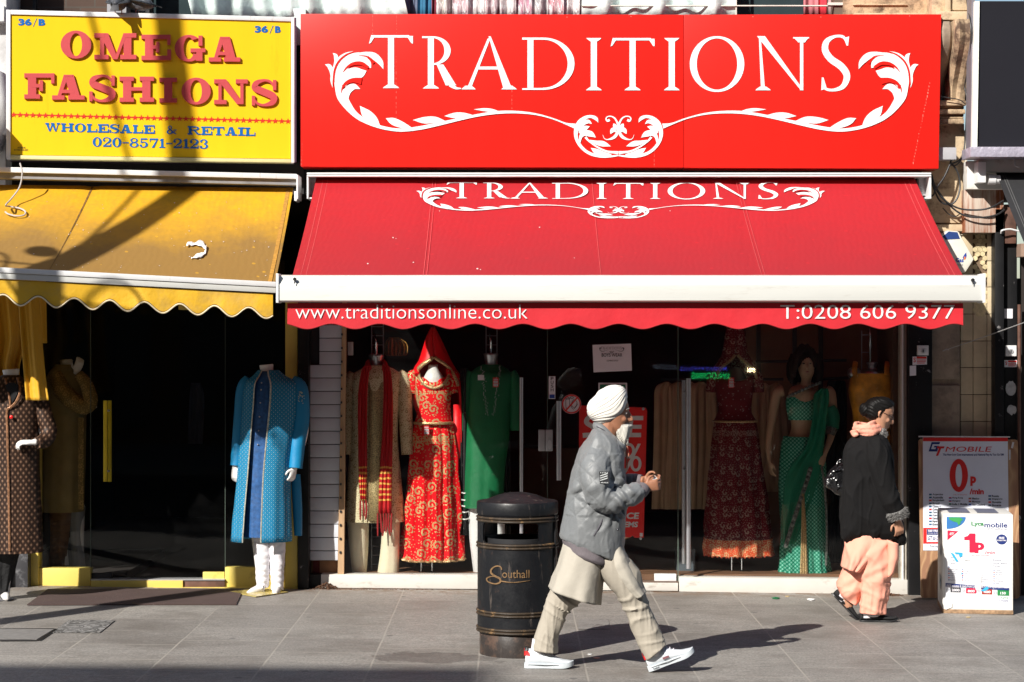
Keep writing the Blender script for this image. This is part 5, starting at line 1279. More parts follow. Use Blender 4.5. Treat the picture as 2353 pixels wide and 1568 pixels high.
mb = MB(); draw(mb, [[(372, 722), (858, 735), (858, 1412), (640, 1395), (366, 1382)]], BQ, bn_, .002); mb.build('poster', wp2, bxt, recalc=False)
mb = MB(); draw(mb, [[(384, 830), (468, 836), (384, 908)]], BQ, bn_, .004)
draw(mb, rect(553, 852, 600, 1002)+[[(514, 880), (540, 872), (556, 852), (556, 905), (514, 905)]], BQ, bn_, .004); text(mb, 'p', 596, 668, 922, 1006, BQ, bn_, .0042, .05); text(mb, '/min', 672, 750, 985, 1014, BQ, bn_, .004, .01)
draw(mb, rect(527, 1282, 606, 1322), BQ, bn_, .004); text(mb, 'any time, everyday', 570, 708, 1018, 1032, BQ, bn_, .004)
mb.build('crimson_print', M('crimson print', (.60, .01, .05), .45), bxt, recalc=False)
mb = MB(); draw(mb, rect(648, 1286, 728, 1328), BQ, bn_, .004); mb.build('brown_panel', M('maroon print', (.32, .03, .015), .5), bxt, recalc=False)
mb = MB(); draw(mb, rect(408, 1276, 487, 1316), BQ, bn_, .004); mb.build('black_panel', ink, bxt, recalc=False)
mb = MB(); draw(mb, rect(768, 1292, 857, 1336), BQ, bn_, .004); text(mb, 'Lyca', 568, 664, 758, 800, BQ, bn_, .004, .03)
text(mb, 'Lyca', 798, 850, 1343, 1362, BQ, bn_, .004, .01); mb.build('green_print', M('green print', (.01, .20, .05), .5), bxt, recalc=False)
mb = MB(); text(mb, 'mobile', 668, 845, 765, 803, BQ, bn_, .004, .02); draw(mb, [[(370, 1244), (858, 1276), (858, 1296), (370, 1272)]], BQ, bn_, .004)
draw(mb, disc(801, 896, 42, 40, 24), BQ, bn_, .004); text(mb, 'mobile', 796, 852, 1366, 1382, BQ, bn_, .004)
draw(mb, arc(776, 1362, 14, 18, 2, 2), BQ, bn_, .004)
mb.build('blue_print', nvp, bxt, recalc=False)
mb = MB(); text(mb, 'FREE', 780, 822, 876, 894, BQ, bn_, .0062, .03); text(mb, 'internet', 764, 836, 896, 908, BQ, bn_, .0062, .02)
text(mb, 'FREE minutes & texts from Lycamobile PLUS to Lycamobile PLUS', 378, 850, 1254, 1284, BQ, bn_, .0062, .01)
for s_, x0, x1, y0 in (('2000', 418, 478, 1288), ('800', 540, 594, 1294), ('400', 660, 716, 1298), ('150', 790, 832, 1306)): text(mb, s_, x0, x1, y0, y0+20, BQ, bn_, .0062, .03)
text(mb, 'NEW', 396, 428, 845, 868, BQ, bn_, .0062, .02, shear=.5)
mb.build('white_print', paper, bxt, recalc=False)
gi = M('grey print', (.12, .13, .2), .6)
mb = MB()
text(mb, 'Call the world for less', 682, 845, 806, 820, BQ, bn_, .004)
for k, s_ in enumerate(['Romania', 'South Africa', 'Turkey']): text(mb, s_, 733, 733+len(s_)*9.3, 1050+k*24, 1068+k*24, BQ, bn_, .004)
for k, s_ in enumerate(['India', 'China', 'Indonesia']): text(mb, s_[:3], 413, 440, 1032+k*24, 1048+k*24, BQ, bn_, .004)
lists = [(406, 1112, ['Argentina', 'Australia', 'Brazil', 'Colombia', 'Cyprus', 'Cyprus North', 'Egypt']), (512, 1128, ['Hong Kong', 'Hungary', 'Indonesia', 'Iraq', 'Ireland', 'Latvia']), (622, 1172, ['Mexico', 'Morocco', 'New Zealand', 'Pakistan']), (752, 1132, ['Singapore', 'Slovakia', 'Slovenia', 'Taiwan', 'Thailand', 'Venezuela', 'Yemen'])]
dots = MB(); dots2 = MB()
for x, y, L_ in lists:
    for k, s_ in enumerate(L_):
        yy = y+k*17; text(mb, s_, x, x+len(s_)*6.6, yy, yy+10, BQ, bn_, .004); draw(dots if k % 2 else dots2, disc(x-10, yy+5, 5, 5, 8), BQ, bn_, .004)
for s_, x, y in (('£30', 378, 1290), ('£20', 497, 1296), ('£10', 606, 1300), ('£5', 738, 1308)): text(mb, s_, x, x+26, y, y+14, BQ, bn_, .004)
mb.build('small_print', gi, bxt, recalc=False)
dots.build('flag_dots', redp, bxt, recalc=False); dots2.build('flag_dots', bluep, bxt, recalc=False)
mb = MB(); draw(mb, [[(378, 724)]+[(378+148*math.cos(R(a)), 724+95*math.sin(R(a))) for a in range(0, 91, 9)]], BQ, bn_, .004); mb.build('globe', M('globe blue', (.03, .16, .42), .5), bxt, recalc=False)
mb = MB(); draw(mb, [[(395, 728), (480, 726), (505, 745), (470, 770), (430, 760), (400, 745)], [(455, 760), (490, 765), (470, 792)]], BQ, bn_, .006); mb.build('globe_land', M('globe green', (.04, .30, .08), .5), bxt, recalc=False)
mb = MB(); draw(mb, [[(404, 1000), (432, 1012), (470, 1072), (452, 1076)], [(440, 1000), (500, 1004), (505, 1028), (478, 1042), (470, 1015), (445, 1016)], [(640, 1300), (690, 1262), (702, 1285), (665, 1306)], [(488, 1158), (494, 1158), (500, 1205), (493, 1180)]], BQ, bn_, .0065); mb.build('torn_blue', M('cyan scrap', (.03, .35, .62), .5), bxt, recalc=False)
mb = MB(); draw(mb, [[(503, 1005), (560, 1022), (612, 1078), (560, 1060), (520, 1062), (506, 1112), (500, 1060)], [(598, 1045), (640, 1075), (648, 1170), (640, 1300), (600, 1290), (600, 1180), (560, 1120), (520, 1095), (560, 1066)], [(362, 1392), (420, 1400), (420, 1432), (372, 1452)]], BQ, bn_, .008); mb.build('torn_paper', M('torn white', (.78, .78, .78), .7), bxt, recalc=False)
LF = lambda u, z: Vector((fl_.x, BYf+u, z))
mb = MB()
for k in range(9):
    random.seed(k); u = random.uniform(.02, .45); z = random.uniform(.05, .6); mb.add([LF(u, z)+Vector((-.004-.0004*k, 0, 0)), LF(u+.1, z+.01)+Vector((-.004-.0004*k, 0, 0)), LF(u+.08, z+.09)+Vector((-.004-.0004*k, 0, 0)), LF(u-.01, z+.07)+Vector((-.004-.0004*k, 0, 0))], [(0, 1, 2, 3)])
mb.build('side_scraps', M('mottled scraps', (.3, .36, .42), .6, var=.9, vs=25), bxt, recalc=False)
mb = MB(); T_ = fl_.z+.004
for k in range(10): mb.box(fl_.x+.05+(k % 2)*.2, fl_.x+.2+(k % 2)*.2, BYf+.1+.08*(k//2), BYf+.14+.08*(k//2), T_, T_+.001)
mb.build('top_print', gi, bxt, recalc=False)
bxt.rotation_euler.z = R(-8)
mb = MB(); mb.tube([P(2340, 1190, -.1), P(2340, 1190, -.16)], .02, 16); mb.build('round_knob', alu, smooth=True, angle=50, label='small round metal knob right of the advert box', cat='knob')

# ================================================================ things on the pavement
def gpoly(name, pts, mat, label, cat, th=.006, **k):
    g = [G(*p)+Vector((0, 0, .004)) for p in pts]; mb = MB(); mb.prism(g, (0, 0, th)); return mb.build(name, mat, label=label, cat=cat, **k)
t = NT('ribbed mat'); v = t.co(); wv = t.n('TexWave', {'Vector': v, 'Scale': 22, 'Distortion': .2}, bands_direction='X').outputs[1]
sp_ = t.math('GREATER_THAN', t.noise(v, 55, 2, .6), .70)
t.set(t.b, 'Base Color', t.mix(t.math('MULTIPLY', sp_, .7), t.mix(t.noise(v, 3, 4), (.05, .030, .028), (.10, .062, .055)), (.3, .25, .23))); t.set(t.b, 'Roughness', .9); t.set(t.b, 'Normal', t.bump(wv, .8, .004))
gpoly('door_mat', [(110, 1356.5), (560, 1355.5), (543, 1391.5), (330, 1391.5), (62, 1392.5)], t.m, 'brown ribbed door mat strewn with crumbs in front of the yellow shopfront', 'door mat')
t = NT('engraved slab'); v = t.co()
nz = t.noise(v, 8, 2, .5, 2.5); sw_ = t.math('LESS_THAN', t.math('ABSOLUTE', t.math('SUBTRACT', nz, .5)), .055)
t.set(t.b, 'Base Color', t.mix(sw_, (.085, .082, .078), (.27, .26, .25))); t.set(t.b, 'Roughness', .65); ENG = t.m
t = NT('worn engraved slab'); v = t.co(); nz = t.noise(v, 9, 2, .5, 2.5); sw_ = t.math('LESS_THAN', t.math('ABSOLUTE', t.math('SUBTRACT', nz, .5)), .05)
t.set(t.b, 'Base Color', t.mix(t.math('MULTIPLY', sw_, t.n('MapRange', {0: t.noise(v, 5, 3), 1: .4, 2: .6}).outputs[0]), (.235, .222, .208), (.12, .105, .10))); t.set(t.b, 'Roughness', .65); ENG2 = t.m
gpoly('engraved_slab', [(158, 1427), (265, 1427), (230, 1455.5), (119, 1455.5)], ENG, 'dark slab engraved with a pale floral pattern near the door mat', 'paving slab', .002)
gpoly('engraved_slab', [(1330, 1424), (1398, 1424), (1402, 1447), (1328, 1447)], ENG2, 'worn engraved slab between the bin and the walking man', 'paving slab', .0006)
dc = gpoly('drain_cover', [(-60, 1448), (124, 1448), (84, 1472), (-90, 1472)], M('stone cover', (.20, .19, .18), .65, var=.15, vs=20), 'stone inset drain cover with dark gaps at the left edge', 'drain cover', .003)
mb = MB()
for pl_ in ([(124, 1447), (129, 1447), (88, 1474), (83, 1474)], [(131, 1447), (134, 1447), (94, 1474), (91, 1474)], [(0, 1472), (40, 1470), (84, 1473), (84, 1474.5), (0, 1475)], [(-60, 1446.5), (124, 1446), (124, 1448), (-60, 1448)]):
    mb.prism([G(*p)+Vector((0, 0, .003)) for p in pl_], (0, 0, .003))
mb.build('gap', iron, dc)
def crumbs(name, cx_, cy_, wpx, n, mat, label, cat, hmax=.02, seed=1, spread=.05):
    rg = random.Random(seed); mb = MB()
    for k in range(int(n*1.9)):
        px = cx_+rg.gauss(0, wpx/2.4); c_ = G(px, cy_); c_.y += rg.gauss(0, spread); r_ = rg.uniform(.002, .0065)
        h = max(0, 1-abs(px-cx_)/wpx)*hmax*rg.random(); c_.z += h
        mb.ell(c_, r_*1.3, r_, r_*.7, 6, 4)
    mb.build(name, mat, label=label, cat=cat, smooth=True, kind=None if name == 'dirt_heap' else 'stuff')
dirtm = M('dirt', (.10, .05, .028), .95, var=.6, vs=40)
crumbs('dirt_heap', 750, 1353, 34, 170, dirtm, 'small heap of brown dirt against the white sill', 'dirt', .05, 1, .03)
crumbs('dirt', 2040, 1369, 40, 110, dirtm, 'brown dirt swept along the right hand sill', 'dirt', .02, 2, .02)
crumbs('dirt', 1500, 1356, 330, 160, dirtm, 'thin line of grit along the foot of the white sills', 'dirt', .003, 3, .02)
crumbs('dirt', 900, 1354, 160, 90, dirtm, 'grit along the foot of the left white sill', 'dirt', .003, 4, .02)
def bit(px, py, r_, mat, label, seed=0):
    c_ = G(px, py); rg = random.Random(seed); mb = MB()
    mb.ell(c_+Vector((0, 0, r_*.35)), r_*1.4, r_, r_*.4, 7, 5); mb.v = [(x+rg.uniform(-.3, .3)*r_, y+rg.uniform(-.3, .3)*r_, z) for x, y, z in mb.v]
    mb.build('litter', mat, label=label, cat='litter')
bit(1782, 1377, .022, M('green scrap', (.02, .15, .06), .4), 'scrap of green litter on the pavement before the right window')
bit(1863, 1380, .022, M('foil', (.75, .75, .75), .25), 'crumpled clear wrapper on the pavement left of the woman')
bit(1371, 1514, .014, M('petal', (.8, .4, .3), .7), 'small pinkish petal on the pavement between the man\'s feet')
bit(1355, 1505, .010, M('foil', (.7, .7, .7), .3), 'tiny white scrap on the pavement between the man\'s feet')
bit(1809, 1372, .012, M('straw', (.5, .38, .2), .7), 'tan leaf scrap on the pavement before the right window')
bit(2225, 1470-50, .012, M('straw', (.5, .38, .2), .7), 'tan scrap on the pavement in front of the advert box')

# ================================================================ pigeons on the yellow sign
def pigeon(px, py, Y, yaw, label, dark_=1.0, s=1.0, tail=-35):
    base = P(px, py, Y); t_ = thing('pigeon', label, 'pigeon', base)
    ry = Matrix.Rotation(yaw, 3, 'Z')
    def W(x, y, z): return base+ry @ (Vector((x, y, z))*s)
    bodym = M('pigeon grey %g' % dark_, (.07*dark_, .075*dark_, .09*dark_), .6, var=.6, vs=40)
    mb = MB(); mb.tube([W(-.13, 0, .055), W(-.08, 0, .07), (W(0, 0, .085)), W(.07, 0, .12), W(.105, 0, .165), W(.115, 0, .195), W(.135, 0, .215)], [.012, .045, .062, .06, .035, .026, .024], 14, 4)
    mb.ell(W(.135, 0, .215), .026*s, .024*s, .024*s, 12, 8)
    fuse('body', mb, bodym, t_, .005, 3)
    mb = MB(); mb.tube([W(.155, 0, .212), W(.178, 0, .203)], [.007*s, .002*s], 8); mb.build('beak', M('beak', (.1, .08, .08), .5), t_)
    mb = MB()
    ta = R(tail)
    a, b = W(-.11, -.02, .07), W(-.11, .02, .07); L_ = .08
    e1, e2 = W(-.11-L_*math.cos(ta), -.033, .07+L_*math.sin(ta)), W(-.11-L_*math.cos(ta), .033, .07+L_*math.sin(ta))
    mb.prism([a, b, e2, e1], (0, 0, .008)); mb.build('tail', M('pigeon dark', (.02, .02, .025), .6), t_, bevel=.002)
    for sd in (1, -1):
        mb = MB(); mb.tube([W(.06, sd*.05, .11), W(0, sd*.06, .095), W(-.07, sd*.05, .075), W(-.14, sd*.03, .055)], [.02*s, .035*s, .026*s, .006*s], 10, 4, flat=.45)
        mb.build('wing', M('pigeon wing', (.045*dark_, .05*dark_, .06*dark_), .6, var=.9, vs=60), t_, smooth=True)
        mb = MB(); mb.tube([W(.0, sd*.025, .04), W(.005, sd*.025, .0)], .004, 6)
        for d in (-.4, 0, .4): mb.tube([W(.005, sd*.025, .003), W(.03, sd*.025+d*.025, .003)], .003, 5)
        mb.build('leg', M('pigeon leg', (.35, .10, .08), .6), t_)
topz = lambda px: 784-(4.359-CAMZ)*F/(16-.5)
pigeon(272, 33.0, -.42, R(90), 'dark pigeon with a white patch facing away with its tail over the yellow sign', .7, 1.0, -60)
pigeon(316, 33.0, -.36, R(168), 'speckled grey pigeon standing beside the darker one on the yellow sign', 1.2, 1.0, -20)
# ================================================================ figures in and before the windows
def rings_px(secs, Y, n=72, freq=0, seed=0, sub=5, ex=2.3, a0=0, a1=2*math.pi):
    """secs: (py, left px, right px, half depth in m, fold amplitude) at depth Y -> rings of points"""
    out = []; k = n if abs(a1-a0-2*math.pi) < 1e-6 else n+1; S_ = sc(Y)
    for py, xl_, xr_, d, am in catmull([tuple(s_) for s_ in secs], sub):
        c_ = P((xl_+xr_)/2, py, Y); rx = (xr_-xl_)/2/S_; ring = []
        for j in range(k):
            th = a0+(a1-a0)*j/n; cs, sn = math.cos(th), math.sin(th)
            e = (abs(cs)**ex+abs(sn)**ex)**(-1/ex)
            f_ = 1+am*(math.sin(freq*th+seed+1.3*noise.noise((math.cos(th)*2, math.sin(th)*2, seed)))*.7+.6*math.sin(freq*2.3*th+seed*2)*.5)
            w_ = 1+.35*am*noise.noise((cs*2, sn*2, py*.02+seed))*3
            ring.append(Vector((c_.x+rx*cs*e*f_*w_, Y+d*sn*e*f_*w_, c_.z+am*.03*math.sin(freq*th+seed))))
        out.append(ring)
    return out
def garment(name, secs, Y, mat, parent, freq=0, seed=0, n=96, solid=0, a0=0, a1=2*math.pi, ex=2.3, caps=False, label=None, sub=6):
    mb = MB(); full = abs(a1-a0-2*math.pi) < 1e-6
    mb.loft(rings_px(secs, Y, n, freq, seed, sub, ex, a0, a1), closed=full, caps=caps and full)
    return mb.build(name, mat, parent, smooth=True, angle=75, solid=solid, recalc=full, label=label)
def cloth(name, rows, Y, mat, parent, cre=.005, f1=7, seed=0, pleat=0, pk=9, n=72, sub=7, ex=2.2, extra=None, st=(1, 1, 1), label=None):
    """open tube of cloth; rows: (left px, py, right px, py, half depth m, y shift)"""
    q_ = catmull([tuple(r_)+((0,) if len(r_) == 5 else ()) for r_ in rows], sub); rings = []
    for i, (ax_, ay_, bx_, by_, d, ys_) in enumerate(q_):
        A, B = P(ax_, ay_, Y), P(bx_, by_, Y); c_ = (A+B)/2; h = (B-A)/2; t_ = i/(len(q_)-1); ring = []
        for j in range(n):
            th = 2*math.pi*j/n; cs, sn = math.cos(th), math.sin(th); e = (abs(cs)**ex+abs(sn)**ex)**(-1/ex)
            o = h*(cs*e)+Vector((0, d*sn*e, 0)); p = c_+o; p.y += ys_; u_ = o.normalized()
            v = Vector((p.x*st[0], p.y*st[1], p.z*st[2]))*f1
            a = abs(noise.noise(v+Vector((seed, 0, 0)))); b = abs(noise.noise(v*2.1+Vector((0, seed, 0))))
            k = cre*((1-min(1, a*4))**1.5*1.6+(1-min(1, b*4))**1.5*.8-.9)
            if pleat: k += pleat*t_*(math.sin(pk*th+seed+1.2*noise.noise((cs*2, sn*2, seed)))+.4*math.sin(pk*2.3*th+seed))
            if extra: k += extra(p, th, t_)
            ring.append(p+u_*k)
        rings.append(ring)
    mb = MB(); mb.loft(rings, caps=False)
    return mb.build(name, mat, parent, smooth=True, angle=80, solid=.004, label=label)
def hand(mb, w_, d, nrm, s=1.0, curl=.5, thumb=1, spread=.0):
    w_ = Vector(w_); d = Vector(d).normalized(); nrm = (Vector(nrm)-d*Vector(nrm).dot(d)).normalized(); sd = d.cross(nrm)*thumb
    def E(c_, a, b): return [c_+sd*a*math.cos(2*math.pi*j/14)+nrm*b*math.sin(2*math.pi*j/14) for j in range(14)]
    mb.loft([E(w_-d*.02*s, .026*s, .020*s), E(w_+d*.015*s, .030*s, .018*s), E(w_+d*.05*s, .040*s, .016*s), E(w_+d*.085*s, .042*s, .0135*s), E(w_+d*.098*s, .036*s, .009*s)])
    for i, (o, L_) in enumerate(((.031, .072), (.0105, .080), (-.0105, .074), (-.031, .058))):
        p = w_+d*.088*s+sd*o*s; a = .25*curl; pts = [w_+d*.07*s+sd*o*.9*s, p]; dd = (d+sd*o*(2+spread*8)).normalized()
        for seg, da in ((.45, .6), (.30, .95), (.25, .7)):
            a += da*curl*(1+.12*i); p = p+(dd*math.cos(a)+nrm*math.sin(a))*L_*seg*s; pts.append(p)
        mb.tube(pts, [.009*s, .0092*s, .0085*s, .0078*s, .0062*s], 8, 3)
    b = w_+d*.025*s+sd*.026*s
    mb.tube([b, b+(d*.5+sd*.75+nrm*.3).normalized()*.035*s, b+(d*.78+sd*.62+nrm*.5*curl).normalized()*.062*s, b+(d*.95+sd*.42+nrm*.9*curl).normalized()*.082*s], [.013*s, .011*s, .0095*s, .007*s], 8, 3)
def lattice(name, base, mark, cell=.03, r_=.2, line=0, asp=1.0, mark2=None, metal=.3, rough=.5, rotd=True, var=.15):
    t = NT(name); v = t.n('TexCoord').outputs['Object']; sp_ = t.n('SeparateXYZ', {0: v}); x, z = sp_.outputs[0], sp_.outputs[2]
    zz = t.math('MULTIPLY', z, asp)
    a = t.math('MULTIPLY', t.math('ADD', x, zz) if rotd else x, 1/cell); b = t.math('MULTIPLY', t.math('SUBTRACT', x, zz) if rotd else zz, 1/cell)
    fa = t.math('ABSOLUTE', t.math('SUBTRACT', t.math('FRACT', a), .5)); fb = t.math('ABSOLUTE', t.math('SUBTRACT', t.math('FRACT', b), .5))
    d = t.math('SQRT', t.math('ADD', t.math('MULTIPLY', fa, fa), t.math('MULTIPLY', fb, fb)))
    m_ = t.n('MapRange', {0: d, 1: r_*.75, 2: r_*1.2, 3: 1, 4: 0}).outputs[0]
    nz = t.noise(v, 25, 4, .7); bs = t.mix(nz, tuple(c*(1-var) for c in base), tuple(c*(1+var) for c in base))
    c = t.mix(m_, bs, mark)
    if line:
        l_ = t.math('GREATER_THAN', t.math('MAXIMUM', fa, fb), .5-line); c = t.mix(t.math('MULTIPLY', l_, .8), c, mark2 or mark)
    t.set(t.b, 'Base Color', c); t.set(t.b, 'Metallic', t.math('MULTIPLY', m_, metal)); t.set(t.b, 'Roughness', rough); t.set(t.b, 'Specular IOR Level', .2)
    t.set(t.b, 'Normal', t.bump(t.math('ADD', m_, t.math('MULTIPLY', nz, .5)), .25, .003)); return t.m
def spiral(name, base, gold, scale=8, dots=4.5, cover=.36, hem=None, metal=.5, swirl=22, belt=None, dr=.2):
    t = NT(name); v = t.n('TexCoord').outputs['Object']; sp_ = t.n('SeparateXYZ', {0: v}); x, z = sp_.outputs[0], sp_.outputs[2]
    p2 = t.n('CombineXYZ', {0: x, 1: z}).outputs[0]
    sv = t.n('VectorMath', {0: p2, 3: scale}, operation='SCALE').outputs[0]
    vo = t.n('TexVoronoi', {'Vector': sv, 'Scale': 1, 'Randomness': .75}, voronoi_dimensions='2D'); d = vo.outputs['Distance']
    rel = t.n('SeparateXYZ', {0: t.n('VectorMath', {0: sv, 1: vo.outputs['Position']}, operation='SUBTRACT').outputs[0]})
    an = t.math('ARCTAN2', rel.outputs[1], rel.outputs[0])
    s_ = t.math('SINE', t.math('ADD', an, t.math('MULTIPLY', d, swirl)))
    pet = t.math('ADD', cover, t.math('MULTIPLY', t.math('SINE', t.math('MULTIPLY', an, 7)), .08))
    m1 = t.math('MULTIPLY', t.math('GREATER_THAN', s_, .15), t.math('LESS_THAN', d, pet))
    v2 = t.n('TexVoronoi', {'Vector': sv, 'Scale': dots, 'Randomness': .8}, voronoi_dimensions='2D'); m2 = t.math('LESS_THAN', v2.outputs['Distance'], dr)
    m_ = t.math('MAXIMUM', m1, m2)
    if hem is not None:   # denser work near these heights (object z), list of (z, halfwidth)
        for hz, hw in hem:
            b_ = t.math('LESS_THAN', t.math('ABSOLUTE', t.math('SUBTRACT', z, hz)), hw)
            v3 = t.n('TexVoronoi', {'Vector': sv, 'Scale': 6, 'Randomness': .6}, voronoi_dimensions='2D')
            m_ = t.math('MAXIMUM', m_, t.math('MULTIPLY', b_, t.math('LESS_THAN', v3.outputs['Distance'], .40)))
    nz = t.noise(v, 200, 2); g2 = t.mix(nz, tuple(c*.6 for c in gold), tuple(min(1, c*1.4) for c in gold))
    c = t.mix(m_, base, g2)
    t.set(t.b, 'Base Color', c); t.set(t.b, 'Metallic', t.math('MULTIPLY', m_, metal)); t.set(t.b, 'Roughness', t.math('SUBTRACT', .7, t.math('MULTIPLY', m_, .35))); t.set(t.b, 'Specular IOR Level', .2)
    t.set(t.b, 'Normal', t.bump(t.math('ADD', m_, t.math('MULTIPLY', nz, .6)), .3, .004)); return t.m
white_sk = M('mannequin white', (.72, .70, .68), .35, var=.02, spec=.4)
chrome = M('chrome', (.6, .6, .62), .15, .9, var=.03)
silver = M('silver mannequin', (.42, .42, .44), .28, .85, var=.1)
wirem = M('grid wire', (.35, .35, .37), .35, .7)

# --- blue coat mannequin
Yb = -.29
m1 = thing('mannequin', 'headless white mannequin in a turquoise patterned long coat outside the yellow shop', 'mannequin', G(612, 1366))
zb_ = G(612, 1366).z
mb = MB()
mb.tube([P(612, 838, Yb), P(613, 850, Yb), P(614, 866, Yb), P(616, 900, Yb+.02)], [.054, .05, .05, .08], 20, 3)
mb.tube([P(616, 895, Yb+.02), P(614, 980, Yb+.02), P(612, 1100, Yb), P(610, 1180, Yb)], [.09, .10, .09, .10], 20, 3)
for s_, hx_, kx, fx in ((-1, 592, 596, 600), (1, 628, 634, 637)):
    mb.tube([P(hx_, 1160, Yb), P(kx, 1260, Yb), P(fx, 1340, Yb+.0)], [.085, .05, .03], 14, 4)
# feet
mb.tube([P(602, 1340, Yb), P(597, 1352, Yb-.02), P(580, 1359, Yb-.07), P(568, 1363, Yb-.1)], [.034, .034, .026, .012], 12, 4)
mb.tube([P(637, 1340, Yb), P(637, 1350, Yb-.02), P(634, 1359, Yb-.08), P(632, 1364, Yb-.13)], [.034, .034, .03, .016], 12, 4)
mb.tube([P(568, 900, Yb), P(556, 990, Yb), P(541, 1072, Yb-.02)], [.055, .04, .026], 12, 4)
mb.tube([P(690, 900, Yb), P(697, 990, Yb), P(678, 1072, Yb-.06)], [.055, .04, .026], 12, 4)
hand(mb, P(540, 1072, Yb-.02), (-.02, -.05, -1), (.5, .6, 0), .92, .5, 1)
hand(mb, P(677, 1074, Yb-.06), (-.25, -.1, -1), (-.8, .5, 0), .92, .6, -1)
fuse('body', mb, white_sk, m1, .0062, 2)
churi = M('white churidar', (.74, .72, .76), .8, var=.03, bump=.35, bs=9, bd=.02, stretch=(1, 1, 2.2))
def gather(p, th, t_): return (.001+.0035*t_)*(abs(math.sin(p.z*58+math.sin(th+p.z*9)*1.5+math.sin(2*th)))**.6*1.6-1)
for pp_ in ([(582, 1215, 622, 1215, .075), (584, 1262, 622, 1262, .068), (587, 1300, 620, 1300, .062), (589, 1330, 618, 1330, .056), (590, 1352, 616, 1350, .050)],
            [(616, 1215, 656, 1215, .075), (619, 1262, 655, 1262, .068), (621, 1300, 653, 1300, .062), (623, 1330, 652, 1330, .056), (624, 1355, 651, 1355, .050)]):
    cloth('trouser_leg', pp_, Yb, churi, m1, .003, 9, 2, n=56, sub=14, extra=gather)
inner = M('royal blue kurta', (.012, .075, .23), .55, var=.3, vs=40, bump=.3, bs=9, bd=.02)
garment('kurta', [(853, 600, 632, .06, 0), (872, 580, 650, .1, 0), (930, 566, 655, .13, .0), (1020, 562, 650, .135, .01), (1120, 560, 655, .14, .02), (1232, 556, 660, .15, .03)], Yb, inner, m1, 9, 1, 96)
turq = lattice('turquoise brocade', (.0, .14, .30), (.42, .56, .55), .030, .15, .06, 1, (.06, .30, .43), .2, .45)
turqp = M('turquoise sleeve', (.0, .19, .40), .55, var=.08, bump=.35, bs=7, bd=.02)
g0 = R(-86)   # the coat is open in front between these angles
garment('coat', [(851, 594, 640, .07, 0), (864, 582, 655, .1, 0), (884, 562, 684, .135, 0), (930, 558, 685, .15, .005), (1000, 553, 677, .155, .01), (1080, 548, 668, .16, .02), (1160, 540, 668, .165, .03), (1243, 533, 670, .175, .035)], Yb-.012, turq, m1, 7, 3, 110, .006, g0, R(360-122))
mb = MB()
for e in (R(-86.5), R(360-121.5)):
    r_ = rings_px([(851, 594, 640, .07, 0), (864, 582, 655, .1, 0), (884, 562, 684, .135, 0), (930, 558, 685, .15, .005), (1000, 553, 677, .155, .01), (1080, 548, 668, .16, .02), (1160, 540, 668, .165, .03), (1243, 533, 670, .175, .035)], Yb-.016, 1, 7, 3, 6, 2.3, e, e+.001)
    mb.tube([p[0] for p in r_], .006, 8, flat=.6)
mb.build('coat_border', M('silver braid', (.5, .5, .42), .4, .5, var=.4, vs=80), m1, smooth=True)
mb = MB(); mb.tube([P(575, 872, Yb), P(562, 895, Yb), P(554, 960, Yb), P(543, 1070, Yb-.02)], [.05, .062, .056, .046], 16, 5); mb.build('sleeve', turqp, m1, smooth=True)
mb = MB(); mb.tube([P(668, 876, Yb), P(686, 895, Yb), P(691, 960, Yb-.01), P(684, 1010, Yb-.03), P(679, 1076, Yb-.06)], [.05, .07, .068, .062, .052], 20, 5); mb.build('sleeve', turqp, m1, smooth=True)
mb = MB()
for k in range(26):
    rg = random.Random(k); r_ = 10*math.sqrt(rg.random()); a = rg.random()*6.28; p = P(691+r_*math.cos(a)*.8, 915+r_*math.sin(a)*1.6, Yb-.074); mb.ell(p, .004, .003, .004, 6, 4)
mb.build('sleeve_motif', M('pale sequin', (.45, .5, .4), .4, .4), m1)
garment('back_tail', [(1090, 668, 690, .03, 0), (1160, 672, 694, .03, .02), (1231, 676, 694, .03, .03)], Yb+.06, turqp, m1, 3, 1, 40)
mb = MB()
for py in (880, 896, 926, 958, 990, 1022): mb.ell(P(601-(py-880)*.06, py, Yb-.142), .006, .004, .006, 8, 6)
mb.build('button', silver, m1)
bp = gpoly('metal_foot_plate', [(527, 1362), (600, 1355), (662, 1363), (588, 1374)], M('pale yellow base', (.50, .40, .14), .25, spec=.7), 'pale yellow base plate under the turquoise coat mannequin', 'base plate', .006)
MB().tube([G(606, 1364), G(606, 1364)+Vector((0, 0, .06))], .008, 8).build('spigot', chrome, bp)

# --- brown coat mannequin at the left edge
Yc = -.86
m2 = thing('mannequin', 'headless mannequin in a brown patterned long coat at the left edge', 'mannequin', G(24, 1384))
mb = MB(); mb.tube([P(25, 849, Yc), P(26, 862, Yc), P(26, 880, Yc+.01), P(22, 915, Yc+.02)], [.062, .055, .055, .08], 20, 3)
mb.tube([P(22, 915, Yc+.02), P(20, 1100, Yc), P(15, 1200, Yc)], [.09, .09, .1], 16, 3)
mb.tube([P(80, 930, Yc+.02), P(92, 985, Yc), P(100, 1008, Yc-.06), P(78, 1017, Yc-.165)], [.02, .02, .022, .025], 12, 4)
hand(mb, P(78, 1017, Yc-.17), (-1, -.3, .02), (0, .35, -1), .95, .62, -1, .2)
for x_ in (-12, 12): mb.tube([P(x_+6, 1180, Yc), P(x_+4, 1300, Yc), P(x_, 1362, Yc), P(x_+2, 1372, Yc-.07), P(x_+4, 1377, Yc-.13)], [.09, .05, .034, .03, .012], 12, 4)
fuse('body', mb, white_sk, m2, .0062, 2)
bro = lattice('brown brocade', (.050, .027, .018), (.24, .14, .09), .036, .21, .09, .66, (.012, .007, .005), .2, .5)
